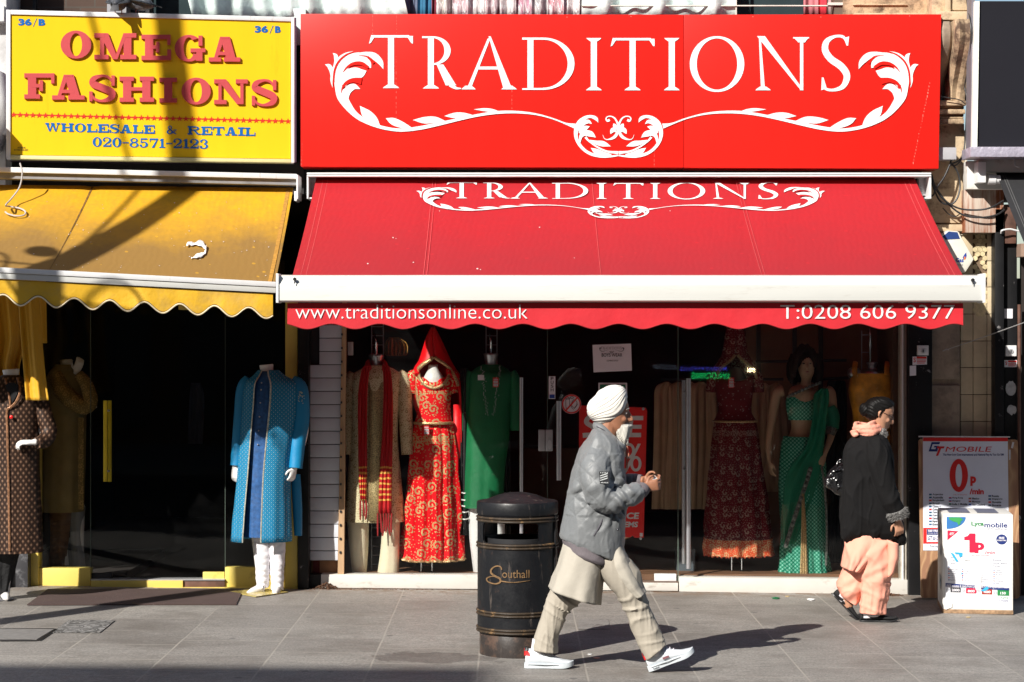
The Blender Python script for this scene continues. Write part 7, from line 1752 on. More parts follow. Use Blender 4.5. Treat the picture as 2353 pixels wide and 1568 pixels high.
for x, y in catmull(path, 2): mb.ell(P(x, y, Yx-.146+.0006*abs(x-1848)), .014, .005, .014, 12, 6)
pp_ = [(1862, 1078), (1856, 1100), (1846, 1130), (1836, 1160), (1826, 1190), (1816, 1222), (1806, 1255)]
mb.tube([P(x, y, Yx-.185) for x, y in pp_], .017, 8, 4, flat=.35)
for x, y in catmull(pp_, 2): mb.ell(P(x, y, Yx-.195), .018, .006, .018, 12, 6)
mb.build('border', bdr, m8, smooth=True)
mb = MB(); mb.loft([[P(a+(b-a)*i/6, py, Yx-.19-.006*(i % 2)) for i in range(7)] for py, a, b in ((1130, 1843, 1847), (1200, 1842, 1852), (1270, 1840, 1854), (1326, 1838, 1856))], closed=False); mb.build('pleat_border', gtr, m8, solid=.004)
mb = MB(); mb.tube([P(1905, 935, Yx-.01), P(1914, 955, Yx-.01), P(1914, 985, Yx-.03)], [.048, .052, .046], 16, 4); mb.build('sleeve', plain, m8, smooth=True)
mb = MB(); mb.tube([P(1912, 985, Yx-.035), P(1906, 1000, Yx-.05)], [.045, .04], 16); mb.build('sleeve_band', bdr, m8, smooth=True)
mb = MB(); mb.tube([P(1888, 1072, Yx-.17), P(1896, 1130, Yx-.16), P(1900, 1220, Yx-.15), P(1898, 1300, Yx-.14)], .009, 8, 4, flat=.4); mb.build('drape_edge', bdr, m8)

# --- amber dress on a silver bust
Ya = .40
m9 = thing('mannequin', 'silver bust in a sheer amber beaded dress behind the walking woman', 'mannequin', P(2005, 1328, Ya))
mb = MB(); neckstub(mb, 2004, 832, 850, Ya, 13); mb.tube([P(2004, 850, Ya), P(2004, 864, Ya), P(2004, 960, Ya), P(2004, 1010, Ya)], [.06, .105, .10, .1], 20, 4); mb.ell(P(1962, 858, Ya), .055, .05, .05); mb.ell(P(2046, 858, Ya), .055, .05, .05)
fuse('body', mb, silver, m9, .007, 2); hook(2000, 762, 833, Ya, m9)
amb = M('amber beaded silk', (.62, .27, .025), .4, var=.5, vs=9, bump=.3, bs=90, dirt=(.5, .38, .2), dirt_s=40, dirt_t=(.63, .68))
garment('dress', [(858, 1956, 2050, .125, 0), (900, 1950, 2054, .13, 0), (960, 1960, 2044, .12, .01), (1020, 1950, 2052, .13, .02), (1080, 1942, 2062, .15, .04), (1130, 1936, 2068, .16, .06)], Ya, amb, m9, 8, 1, 110)
for x_ in (1964, 2038):
    mb = MB(); mb.tube([P(x_, 862, Ya-.12), P(x_, 845, Ya-.09), P(x_+2, 832, Ya-.0), P(x_, 845, Ya+.1)], .02, 8, 4, flat=.3); mb.build('strap', amb, m9, smooth=True)
mb = MB(); mb.tube([P(1980, 760, Ya+.05), P(1980, 850, Ya+.05)], .004, 6); mb.tube([P(1980, 770, Ya+.05), P(1996, 770, Ya+.05)], .004, 6); mb.tube([P(1980, 810, Ya+.05), P(1996, 810, Ya+.05)], .004, 6)
mb.build('wire_stand', wirem, m9)

# --- rails of pale kurtas further in
def rail_set(px0, px1, pyr, Y, n, top, bot, w_, mats, label, glabel):
    t_ = MB().tube([P(px0, pyr, Y), P(px1, pyr, Y)], .012, 10).build('clothes_rail', iron, label=label, cat='rail')
    for k in range(n):
        cx_ = px0+(px1-px0)*(k+.5)/n; hl = w_*.5
        cloth = hang('hanging_kurta', glabel % ['leftmost', 'second', 'third', 'fourth', 'fifth', 'sixth'][k], [(top, cx_-hl*.15, cx_+hl*.15), (top+14, cx_-hl*.9, cx_+hl*.55), (top+60, cx_-hl, cx_+hl*.7), ((top+bot)/2, cx_-hl*1.05, cx_+hl*.9), (bot, cx_-hl*1.2, cx_+hl)], Y-.03*k, mats[k % len(mats)], .02, 1.6, k*1.7, group='pale kurtas on the rails inside the red awning shop', n=24)
kp = [M('beige kurta', (.55, .38, .24), .8, bump=.4, bs=6, bd=.03), M('sand kurta', (.44, .29, .18), .8, bump=.4, bs=6, bd=.03), M('pale kurta', (.62, .46, .30), .8, bump=.4, bs=6, bd=.03)]
rail_set(1520, 1650, 872, 1.1, 5, 878, 1170, 60, kp, 'black clothes rail behind the maroon lehenga', '%s pale kurta on the rail left of the maroon lehenga')
rail_set(1740, 1800, 872, .95, 2, 880, 1130, 56, kp[:2], 'short black clothes rail left of the sari mannequin', '%s pale kurta hanging between the maroon lehenga and the sari mannequin')
MB().tube([P(1736, 832, 1.2), P(1945, 828, 1.2)], .013, 10).build('clothes_rail', iron, label='upper black rail across the tan back wall', cat='rail')
MB().tube([P(1880, 872, 1.1), P(1960, 868, 1.1)], .013, 10).build('clothes_rail', iron, label='lower black rail right of the sari mannequin', cat='rail')
hang('hanging_dress', 'dark teal dress hanging right of the sari mannequin', [(880, 1912, 1930), (895, 1900, 1945), (1100, 1896, 1945), (1320, 1892, 1950)], .95, M('dark teal', (.006, .012, .015), .8), .02, 2, 3)
bx3(1203, 1030, 1345, 1262, 3.6, 4.2).build('shop_counter', M('counter brown', (.14, .065, .035), .6), label='dark brown wooden counter deep inside the glass door', cat='counter', bevel=.01)
bx3(1236, 1010, 1254, 1030, 3.7, 3.8).build('pen_pot', M('pot brown', (.09, .05, .03), .5), label='small brown pot standing on the counter inside', cat='pot', bevel=.01)
bx3(1555, 1262, 1598, 1325, .35, .55).build('grey_bin', M('grey plastic bin', (.10, .12, .14), .4, spec=.6), label='small grey plastic bin behind the right window handle', cat='bin', bevel=.01)

# ================================================================ people
def inflate(mb, outline, Y, half, steps=9, p=.55, sub=4, tilt=0, loop=True):
    """a rounded solid whose side view is the outline (picture px at depth Y)"""
    n0 = len(outline); ex_ = [outline[-1]]+outline+[outline[0], outline[1]]
    q_ = catmull(ex_, sub)[sub:sub*(n0+1)] if sub > 1 else outline
    cx_ = sum(a for a, b in q_)/len(q_); cy_ = sum(b for a, b in q_)/len(q_); rings = []
    for i in range(steps+1):
        a = -math.pi/2+math.pi*i/steps; k = max(math.cos(a), .0)**p; k = max(k, .04)
        ring = []
        for x, y in q_:
            v = P(cx_+(x-cx_)*k, cy_+(y-cy_)*k, Y); v.y += half*math.sin(a); ring.append(v)
        rings.append(ring)
    mb.loft(rings)
def tubepx(mb, pts, n=16, sm=5, flat=1.0):
    """pts: (px, py, Y, radius m)"""
    mb.tube([P(x, y, Y) for x, y, Y, r_ in pts], [r_ for *_, r_ in pts], n, sm, flat)
def folds(amp, f1, seed=0, stretch=(1, 1, 1), extra=None, fine=0):
    st = np.array(stretch)
    def fn(co, nr):
        out = np.empty(len(co))
        for i, c_ in enumerate(co):
            v = Vector(c_*st*f1)
            a = noise.noise(v+Vector((seed, 0, 0))); b = noise.noise(v*2.3+Vector((0, seed, 0)))
            out[i] = max(0, 1-abs(a)*4.5)**1.6*1.2+max(0, 1-abs(b)*4.5)**1.6*.6-.45
        d = out*amp
        if extra is not None: d = d+extra(co)
        return co+nr*d[:, None]
    return fn
def shoe(name, base, pitch, L_, mat_up, mat_sole, parent, h=1.0, wd=1.0, low=False):
    """base: heel bottom point; the shoe points to +x, pitched by pitch"""
    c_, s_ = math.cos(pitch), math.sin(pitch); k = L_/.285
    def W(x, y, z): return Vector((base.x+(x*c_-z*s_)*k, base.y+y*wd, base.z+(x*s_+z*c_)*k))
    def sole_bend(x): return .012*max(0, (x-.22)/.06)**1.5
    up = [(0.004, .02, .074, .026), (.02, .02, .088, .034), (.06, .02, .086, .037), (.10, .02, .088, .038), (.135, .02, .078, .041), (.175, .02, .062, .046), (.215, .02, .050, .048), (.25, .022, .042, .043), (.272, .024, .034, .032), (.283, .026, .028, .012)]
    if low: up = [(x, .012, zb_*(.62 if .05 < x < .17 else .8)*1.0, w_*.88) for x, za_, zb_, w_ in up]
    mb = MB(); rings = []
    for x, za_, zb_, w_ in catmull(up, 3):
        zb_ = za_+(zb_-za_)*(1+(h-1)*min(1, max(0, (.27-x)/.12))); ring = []
        for j in range(20):
            th = 2*math.pi*j/20; cs, sn = math.cos(th), math.sin(th)
            zz = za_+(zb_-za_)*(.5+.5*sn); ww = w_*(1-.45*max(0, sn)**1.5) if x < .2 else w_*(1-.25*max(0, sn)**2)
            ring.append(W(x, ww*(abs(cs)**.7)*(1 if cs > 0 else -1), zz+sole_bend(x)))
        rings.append(ring)
    mb.loft(rings); u_ = mb.build(name, mat_up, parent, smooth=True, angle=60)
    mb = MB(); rings = []
    so_ = [(-.002, .022), (.02, .036), (.07, .038), (.12, .036), (.17, .045), (.215, .051), (.255, .045), (.278, .028), (.289, .008)]
    th_ = .030 if not low else .012
    for x, w_ in catmull(so_, 3):
        z0 = sole_bend(x); rings.append([W(x, -w_, z0+.002), W(x, -w_*1.02, z0+th_*.5), W(x, -w_*.97, z0+th_), W(x, w_*.97, z0+th_), W(x, w_*1.02, z0+th_*.5), W(x, w_, z0+.002)])
    mb.loft(rings); mb.build('sole', mat_sole, u_, smooth=True, angle=50)
    return u_, W

skin = NT('skin'); v = skin.co(); nz = skin.noise(v, 30, 4, .7)
skin.set(skin.b, 'Base Color', skin.mix(nz, (.25, .10, .055), (.40, .19, .11))); skin.set(skin.b, 'Roughness', .5); skin.set(skin.b, 'Subsurface Weight', .08); skin.set(skin.b, 'Subsurface Radius', (.01, .004, .002)); skin.set(skin.b, 'Normal', skin.bump(skin.noise(v, 120, 3), .3, .002)); SKIN = skin.m
skin2 = NT('paler skin'); v = skin2.co(); skin2.set(skin2.b, 'Base Color', skin2.mix(skin2.noise(v, 18, 4, .7), (.36, .17, .10), (.52, .28, .18))); skin2.set(skin2.b, 'Roughness', .5); SKIN2 = skin2.m
def head(mb, cx_, cy_, Y, s, tilt, ears=True):
    """profile head facing +x, centre of skull (px), s = px per 10 cm at that depth, tilt in radians (nose down)"""
    ct, st = math.cos(tilt), math.sin(tilt)
    def W(x, z, y=0): return P(cx_+(x*ct+z*st)*s*10, cy_-(z*ct-x*st)*s*10, Y)+Vector((0, y, 0))
    prof = [(-.118, .052, .085, .022), (-.105, .0, .092, .042), (-.085, -.03, .090, .055), (-.06, -.055, .083, .062), (-.03, -.078, .085, .068), (0, -.09, .082, .072), (.03, -.095, .088, .075), (.06, -.092, .085, .073), (.09, -.075, .066, .062), (.112, -.045, .035, .04), (.12, -.01, .0, .01)]
    rings = []
    for z, xb, xf, w_ in catmull(prof, 3):
        ring = []
        for j in range(28):
            th = 2*math.pi*j/28; cs, sn = math.cos(th), math.sin(th)
            ex = 1.0 if cs < 0 else .85
            ring.append(W((xb+xf)/2+(xf-xb)/2*(abs(cs)**ex)*(1 if cs > 0 else -1), z, w_*sn))
        rings.append(ring)
    mb.loft(rings)
    mb.tube([W(.080, .028), W(.092, .008), W(.108, -.018), W(.112, -.028), W(.098, -.038)], [.008, .010, .0115, .012, .007], 10, 4)       # nose
    mb.tube([W(.072, .034), W(.076, .005), W(.084, -.03), W(.082, -.045)], [.014, .018, .020, .014], 12, 4)
    for sd in (-1, 1):
        mb.ell(W(.098, -.033, sd*.010), .010, .007, .007, 8, 6)
        mb.tube([W(.078, .030, sd*.008), W(.080, .034, sd*.028), W(.066, .026, sd*.05)], [.007, .009, .006], 8, 3)   # brow
        mb.ell(W(.060, -.028, sd*.045), .022, .014, .018, 10, 6)                                                       # cheek
        if ears: mb.tube([W(-.012, .016, sd*.073), W(-.022, .004, sd*.082), W(-.018, -.018, sd*.080), W(-.008, -.030, sd*.074)], [.008, .013, .010, .007], 8, 4, .6)   # ear
    mb.tube([W(.088, -.058), W(.092, -.063), W(.088, -.068)], [.012, .014, .011], 10, 2)
    mb.ell(W(.082, -.095), .016, .022, .014, 12, 8)
    return W

# ---------------------------------------------------------------- the walking man in the white turban
Yn = -3.86
man = thing('person', 'elderly bearded man in white turban, grey quilted jacket and beige trousers beside the bin', 'person', (P(1400, 1539, Yn).x, Yn, gz(.5)))
s_m = sc(Yn)/100
mb = MB()
HW = head(mb, 1408.5, 950, Yn, sc(Yn)/10, .10, False)
tubepx(mb, [(1400, 965, Yn, .062), (1392, 1000, Yn, .066), (1380, 1030, Yn, .09)], 16, 3)
tubepx(mb, [(1378, 1040, Yn, .09), (1374, 1100, Yn, .09), (1366, 1180, Yn, .09), (1360, 1230, Yn, .09), (1362, 1262, Yn, .07)], 18, 4)
tubepx(mb, [(1378, 1052, Yn-.13, .042), (1374, 1100, Yn-.18, .042), (1384, 1146, Yn-.20, .042), (1425, 1146, Yn-.19, .038), (1472, 1124, Yn-.13, .028), (1483, 1119, Yn-.11, .027)], 14, 5)
tubepx(mb, [(1380, 1045, Yn+.15, .055), (1378, 1100, Yn+.19, .048), (1400, 1132, Yn+.19, .042), (1440, 1118, Yn+.10, .036), (1470, 1106, Yn+.02, .028), (1482, 1105, Yn-.01, .026)], 14, 5)
hand(mb, P(1480, 1120, Yn-.115), (.9, .10, .16), (.25, 1, .1), .86, .72, 1, .15)
hand(mb, P(1478, 1105, Yn+.0), (.95, -.12, .05), (-.15, -1, -.1), .84, .7, -1, .15)
LEGS_R = [(1335, 1275, Yn+.06, .07), (1316, 1340, Yn+.06, .065), (1293, 1385, Yn+.06, .055), (1268, 1440, Yn+.06, .052), (1252, 1498, Yn+.06, .036)]
LEGS_F = [(1378, 1280, Yn-.05, .06), (1428, 1330, Yn-.05, .055), (1457, 1385, Yn-.05, .05), (1482, 1445, Yn-.05, .052), (1508, 1505, Yn-.05, .036)]
tubepx(mb, LEGS_R, 14, 4); tubepx(mb, LEGS_F, 14, 4)
fuse('body', mb, SKIN, man, .0048, 2)
mb = MB(); mb.ell(HW(.072, .008, -.034), .010, .008, .007, 12, 8); mb.ell(HW(.072, .008, .034), .010, .008, .007, 12, 8); mb.build('eye', M('eye white', (.55, .5, .46), .3), man, smooth=True)
mb = MB(); mb.ell(HW(.0795, .007, -.036), .004, .004, .0045, 8, 6); mb.build('iris', M('iris', (.02, .012, .01), .2), man)
# turban
turb = NT('turban cloth'); v = turb.co()
turb.set(turb.b, 'Base Color', turb.mix(turb.noise(v, 12, 4), (.66, .62, .56), (.76, .73, .68))); turb.set(turb.b, 'Roughness', .85)
turb.set(turb.b, 'Normal', turb.bump(turb.noise(turb.co((1, 1, 1), (0, R(38), 0)), 16, 4, .6), .35, .01)); TURB = turb.m
mb = MB()
to = [(1350, 948), (1350.5, 934), (1357, 921), (1369, 909), (1378, 898), (1392, 889.5), (1406, 885.5), (1420, 886), (1433, 891), (1439.5, 902), (1440.5, 918), (1439, 936), (1432, 950), (1421, 961), (1408, 969), (1393, 975), (1378, 974.5), (1365, 968), (1355, 959)]
inflate(mb, to, Yn, .090, 16, .5, 2)
tc = P(1437, 893, Yn); tb = P(1352, 955, Yn)
def wraps(co):
    # wound strips fan out between the upper front and the lower back
    ax_ = np.array(tb-tc); ln = np.linalg.norm(ax_); ax_ /= ln
    d = co-np.array(tc); t_ = d @ ax_; per = d-np.outer(t_, ax_)
    up_ = np.array([-ax_[2], 0, ax_[0]]); up_ = up_ if up_[2] > 0 else -up_
    v_ = per @ up_; yy = per[:, 1]
    fan = v_/(0.35+.65*np.sin(np.clip(t_/ln, .02, .98)*math.pi))
    ph = fan*230+2.2*np.sin(t_*22+yy*8)+np.sin(fan*47)*1.6+yy*4
    return .0034*np.abs(np.sin(ph*.5))**.5*1.0+.0012*np.sin(ph*1.7+t_*30)
fuse('turban', mb, TURB, man, .003, 2, lambda co, nr: co+nr*wraps(co)[:, None])
mb = MB(); mb.ell(P(1402, 899, Yn-.055), .018, .010, .006, 10, 6, Matrix.Rotation(.5, 3, 'Y')); mb.build('turban_knot', TURB, man, smooth=True)
# beard: many tapering locks
brd = M('white beard', (.52, .50, .45), .75, var=.35, vs=60, stretch=(3, 3, .4), bump=.5, bs=200, bd=.002)
mb = MB(); rg = random.Random(4)
inflate(mb, [(1410, 962), (1417, 961), (1427, 968), (1438, 974), (1446, 977), (1447, 988), (1445, 1002), (1441, 1016), (1436, 1025), (1428, 1016), (1418, 1002), (1410, 986)], Yn, .056, 10, .45, 3)
mb.tube([P(1438, 975, Yn-.028), P(1446, 980, Yn-.02), P(1450, 979, Yn), P(1446, 980, Yn+.02)], [.006, .011, .010, .008], 8, 3)
fuse('beard', mb, brd, man, .004, 2, lambda co, nr: co+nr*(np.sin(co[:, 0:1]*900+np.sin(co[:, 2:3]*60)*3+co[:, 1:2]*500)*.0018))
mb = MB()
for k in range(260):
    a = rg.uniform(-1, 1); x0 = rg.uniform(1411, 1445); y0 = rg.uniform(970, 1004)+abs(x0-1440)*.1; ln = rg.uniform(10, 26)*(1.0 if x0 > 1424 else .75)
    yy = Yn+a*.046*math.cos((x0-1428)/30); sx = rg.uniform(-2, 4)
    x2, y2 = x0+sx+(1436-x0)*.45, y0+ln
    mb.tube([P(x0, y0, yy), P((x0+x2)/2+rg.uniform(-1.5, 1.5), (y0+y2)/2, yy-.004), P(x2, y2, yy+rg.uniform(-.004, .004))], [.0018, .0017, .0005], 5, 3)
for k in range(34):   # moustache
    x0 = rg.uniform(1437, 1447); sd = rg.choice((-1, 1)); yy = Yn+sd*rg.uniform(.002, .024)
    mb.tube([P(x0, 974+rg.uniform(-1, 2), yy), P(x0+rg.uniform(0, 4), 980, yy+sd*.006), P(x0+rg.uniform(-4, 4), 987+rg.uniform(0, 3), yy+sd*.012)], [.0022, .002, .0006], 5, 3)
for k in range(0):   # sideburn
    x0 = rg.uniform(1414, 1424); yy = Yn-rg.uniform(.055, .064); mb.tube([P(x0, 962+rg.uniform(-4, 6), yy), P(x0+2, 975, yy+.002), P(x0+3, 984+rg.uniform(0, 6), yy+.01)], [.0011, .0012, .0005], 5, 3)
mb.build('beard_strands', brd, man)
mb = MB()
for k in range(16):
    x0 = rg.uniform(1438, 1442); mb.tube([P(x0-3, 1015, Yn-.02), P(x0+rg.uniform(-3, 4), 1045, Yn-.03), P(x0+rg.uniform(-4, 3), 1080+rg.uniform(-10, 8), Yn-.03)], [.0012, .001, .0004], 4, 3)
mb.build('beard_wisps', M('reddish wisps', (.50, .22, .14), .7), man)
mb = MB(); mb.tube([HW(.088, .034, -.012), HW(.086, .037, -.028), HW(.072, .030, -.048)], [.004, .005, .003], 6, 3); mb.build('eyebrow', M('grey brow', (.25, .23, .21), .8), man)

# jacket
jk = NT('grey jacket'); v = jk.co(); nzj = jk.noise(v, 120, 3, .6)
jk.set(jk.b, 'Base Color', jk.mix(nzj, (.145, .152, .157), (.175, .183, .19))); jk.set(jk.b, 'Roughness', .52); jk.set(jk.b, 'Sheen Weight', .15)
jk.set(jk.b, 'Normal', jk.bump(jk.math('ADD', nzj, jk.math('MULTIPLY', jk.noise(v, 11, 4, .6), 4)), .16, .006)); JK = jk.m
ribm = M('taupe ribbing', (.14, .12, .13), .85, var=.15, vs=80, stretch=(6, 1, .5), bump=.5, bs=90)
TOR = [(1367, 984), (1352, 1006), (1333, 1033), (1322, 1062), (1314, 1090), (1307, 1124), (1300, 1158), (1293, 1196), (1286.5, 1234), (1295, 1242), (1320, 1254), (1350, 1266), (1380, 1275), (1401, 1280), (1404, 1293), (1425, 1302), (1430, 1275), (1434, 1235), (1437, 1190), (1438.5, 1150), (1437, 1110), (1433, 1075), (1434, 1052), (1428, 1025), (1412, 1000), (1392, 986)]
UP_ = [(1367, 984), (1352, 1006), (1333, 1033), (1322, 1062), (1314, 1090), (1307, 1124), (1306, 1140), (1360, 1150), (1432, 1145), (1437, 1110), (1433, 1075), (1434, 1052), (1428, 1025), (1412, 1000), (1392, 986)]
mb = MB(); inflate(mb, UP_, Yn, .185, 12, .42, 2)
rings = []
for ax_, ay_, bx_, by_, d in catmull([(1322, 1075, 1436, 1080, .165), (1305, 1130, 1438, 1128, .182), (1296, 1178, 1438, 1180, .188), (1288, 1220, 1434, 1238, .186), (1287, 1232, 1430, 1270, .184), (1291, 1236, 1427, 1291, .178)], 4):
    A, B = P(ax_, ay_, Yn), P(bx_, by_, Yn); c_ = (A+B)/2; h = (B-A)/2; ring = []
    for k_ in range(48):
        th = 2*math.pi*k_/48; cs, sn = math.cos(th), math.sin(th); e = (abs(cs)**2.4+abs(sn)**2.4)**(-1/2.4); ring.append(c_+h*(cs*e)+Vector((0, d*sn*e, 0)))
    rings.append(ring)
mb.loft(rings)
tubepx(mb, [(1376, 1048, Yn-.11, .085), (1368, 1080, Yn-.165, .088), (1371, 1112, Yn-.19, .086), (1383, 1142, Yn-.195, .080), (1408, 1151, Yn-.195, .070), (1435, 1143, Yn-.185, .064), (1456, 1134, Yn-.165, .060), (1468, 1129, Yn-.145, .050)], 22, 6)
tubepx(mb, [(1382, 1048, Yn+.11, .08), (1378, 1090, Yn+.17, .082), (1398, 1128, Yn+.185, .075), (1430, 1118, Yn+.12, .058), (1452, 1108, Yn+.06, .05), (1464, 1105, Yn+.03, .042)], 18, 5)
A1 = P(1371, 1112, Yn-.19)
def quilt(co):
    # puffed diamonds on the sleeve and long channels on the body
    x, y, z = co[:, 0], co[:, 1], co[:, 2]
    arm = (y < Yn-.085) & (z > P(0, 1180, Yn).z) & (z < P(0, 1040, Yn).z)
    u_, w_ = (x*1.0+z)/.105, (x*1.0-z)/.105
    q1 = np.minimum(np.abs((u_ % 1)-.5), 1)*2; q2 = np.abs((w_ % 1)-.5)*2
    d = np.clip(1-np.maximum(q1, q2), 0, 1); puff = .0072*np.power(d, .3)
    xs_ = (x+z*.12)/.085; ch = np.abs((xs_ % 1)-.5)*2; puff2 = .0035*np.power(1-ch, .4)
    out = np.where(arm, puff, puff2)
    # elbow creases radiating from the bend
    e = P(1385, 1150, Yn); dx, dz = x-e.x, z-e.z; rr_ = np.sqrt(dx*dx+dz*dz); an = np.arctan2(dz, dx)
    cr = .0055*np.sin(an*7+np.sin(rr_*30+an*3)*2.2)*np.exp(-((rr_-.11)/.06)**2)*((y < Yn-.1))*(an > -2.4)
    f_ = P(1430, 1140, Yn); cr2 = .009*np.sin((x*.6+z)*95+np.sin(x*30)*2)*np.exp(-((x-f_.x)/.09)**2)*(y < Yn-.1)*(np.abs(z-f_.z) < .12)
    hemz = P(0, 1262, Yn).z+(x-P(1300, 0, Yn).x)*-.40
    return out+cr+cr2
fuse('jacket', mb, JK, man, .0062, 2, folds(.0032, 9, 3, (1.2, 1, .6), quilt))
cloth('ribbed_hem', [(1291, 1236, 1403, 1272, .178), (1293, 1246, 1404, 1282, .180), (1297, 1259, 1404, 1294, .184), (1302, 1267, 1403, 1301, .174)], Yn, ribm, man, .0015, 9, 1)
mb = MB(); tubepx(mb, [(1464, 1131, Yn-.145, .049), (1474, 1127, Yn-.135, .045), (1480, 1121, Yn-.118, .038)], 20, 3); tubepx(mb, [(1459, 1106.5, Yn+.04, .043), (1468, 1105.5, Yn+.02, .040), (1476, 1105, Yn+.01, .034)], 18, 3); mb.build('cuff', ribm, man, smooth=True)
mb = MB(); inflate(mb, [(1362, 982), (1364, 970), (1378, 969), (1392, 979), (1405, 993), (1420, 1010), (1437, 1022), (1439.5, 1030), (1436, 1038), (1428, 1046), (1421, 1040), (1410, 1022), (1392, 1004), (1374, 992)], Yn, .088, 10, .4, 2)
fuse('collar', mb, JK, man, .005, 2)
mb = MB(); yf_ = Yn-.092
for pts in ([(1370, 979), (1385, 987), (1400, 1000), (1411, 1013)], ): tubepx(mb, [(x, y, yf_-.002+.0008*abs(x-1390), .0028) for x, y in pts], 6, 4)
mb.build('collar_zip', M('zip', (.12, .11, .13), .4, .3), man)
mb = MB()
for x, y, d in ((1418, 1028, .080), (1425, 1036, .075), (1409, 1012, .088), (1399, 1028, .155), (1419.5, 1217, .175)): mb.ell(P(x, y, Yn-d-.012), .008, .005, .008, 12, 6)
mb.build('snap_button', M('dark metal', (.12, .12, .13), .25, .8), man, smooth=True)
mb = MB(); mb.prism([P(x, y, Yn-.165) for x, y in ((1391, 1011), (1395, 1012), (1405, 1030), (1404, 1035), (1393, 1030))], (0, .02, 0)); mb.build('epaulette', JK, man, bevel=.004)
PT = lambda x, y: P(x, y, Yn-.288)
pt = MB(); quadp = [(1377, 1084), (1398.5, 1084.5), (1399.5, 1112), (1378.5, 1111.5)]
pt.prism([PT(*p) for p in quadp], (0, .012, 0)); pa_ = pt.build('sleeve_patch', M('patch black', (.012, .012, .015), .7), man)
mb = MB()
for k in range(5): draw(mb, [[(1379, 1093.5+k*5.2-6), (1379, 1096+k*5.2-6), (1396, 1083+k*5.2+1.5), (1396, 1080.5+k*5.2+1.5)]] if 0 < k < 4 else [], PT, (0, -1, 0), .002)
for k in range(5): draw(mb, rect(1379.5+k*3.8, 1085.5, 1381.3+k*3.8, 1088), PT, (0, -1, 0), .002)
text(mb, 'AIRWALK', 1380, 1398, 1108, 1110.8, PT, (0, -1, 0), .002, .03)
mb.build('patch_marks', M('patch white', (.5, .52, .52), .8), pa_, recalc=False)
mb = MB(); tubepx(mb, [(1388, 1180, Yn-.178, .004), (1380, 1205, Yn-.186, .004), (1364, 1232, Yn-.19, .004)], 6, 4); mb.build('pocket_zip', MATS['zip'], man)

# tunic and trousers
tun = NT('beige cotton'); v = tun.co()
tun.set(tun.b, 'Base Color', tun.mix(tun.noise(v, 14, 4, .6), (.37, .34, .285), (.43, .395, .335))); tun.set(tun.b, 'Roughness', .85)
tun.set(tun.b, 'Normal', tun.bump(tun.math('ADD', tun.noise(v, 13, 5, .6), tun.math('MULTIPLY', tun.noise(v, 300, 2), .1)), .35, .012)); TUN = tun.m
cloth('tunic', [(1300, 1235, 1402, 1262, .15), (1292, 1256, 1396, 1288, .16), (1281, 1295, 1386, 1322, .165), (1270, 1325, 1381, 1355, .17), (1259.5, 1351, 1378, 1389, .175)], Yn-.01, TUN, man, .004, 5, 1, .007, 5, st=(1.3, 1, .5))
cloth('tunic_front', [(1390, 1245, 1428, 1250, .07), (1396, 1288, 1442, 1280, .10), (1412, 1330, 1464, 1320, .11), (1434, 1360, 1476, 1346, .10), (1456, 1377, 1483, 1360, .095)], Yn-.055, TUN, man, .004, 6, 2, .004, 5)
tro = NT('khaki cotton'); v = tro.co()
tro.set(tro.b, 'Base Color', tro.mix(tro.noise(v, 14, 4, .6), (.33, .295, .24), (.39, .35, .29))); tro.set(tro.b, 'Roughness', .85); tro.set(tro.b, 'Normal', tro.bump(tro.noise(v, 12, 5, .6), .35, .012)); TRO = tro.m
def kneefold(cx1, cy1, seed):
    e = P(cx1, cy1, Yn)
    def fn(co):
        x, z = co[:, 0], co[:, 2]; dx, dz = x-e.x, z-e.z; r_ = np.sqrt(dx*dx+dz*dz)
        return .010*np.sin(dz*75+dx*22+np.sin(dx*30+seed)*1.6)*np.exp(-(r_/.14)**2)+.006*np.sin(dz*48-dx*36+seed*2)*np.exp(-((r_-.25)/.12)**2)
    return fn
def creases(cx1, cy1, ang, k0=60, amp=.008, w_=.13):
    e = P(cx1, cy1, Yn); ca, sa = math.cos(ang), math.sin(ang)
    def fn(p, th, t_):
        dx, dz = p.x-e.x, p.z-e.z; a = dx*ca+dz*sa; r_ = math.hypot(dx, dz)
        return amp*((1-abs(math.sin(a*k0+math.sin(dz*25+dx*11)*1.3)))**2.5*1.8-.5)*math.exp(-(r_/w_)**2)
    return fn
c1, c2 = creases(1300, 1405, .9, 34, .011, .10), creases(1262, 1482, 1.1, 40, .008, .07)
cloth('trouser_leg', [(1282, 1300, 1368, 1330, .11), (1268, 1350, 1350, 1372, .105), (1254, 1380, 1332, 1386, .093), (1246, 1408, 1304, 1412, .080), (1236, 1438, 1293, 1440, .075), (1227, 1467, 1282, 1468, .072), (1223.5, 1493, 1281, 1500, .072)], Yn+.06, TRO, man, .003, 8, 5, st=(2.0, 1, .35), n=110, sub=10, extra=lambda p, th, t_: c1(p, th, t_)+.4*c2(p, th, t_))
c3, c4 = creases(1450, 1395, 2.3, 32, .010, .11), creases(1500, 1470, 2.2, 38, .009, .08)
cloth('trouser_leg', [(1350, 1262, 1424, 1262, .06), (1362, 1290, 1440, 1278, .095), (1385, 1330, 1468, 1310, .105), (1414, 1366, 1478, 1352, .095), (1432, 1396, 1488, 1382, .082), (1444, 1428, 1501, 1412, .077), (1455, 1456, 1515, 1440, .075), (1468, 1486, 1523, 1462, .073), (1483, 1518, 1530, 1479, .072)], Yn-.05, TRO, man, .003, 8, 8, st=(2.0, 1, .35), n=110, sub=10, extra=lambda p, th, t_: c3(p, th, t_)+.5*c4(p, th, t_))
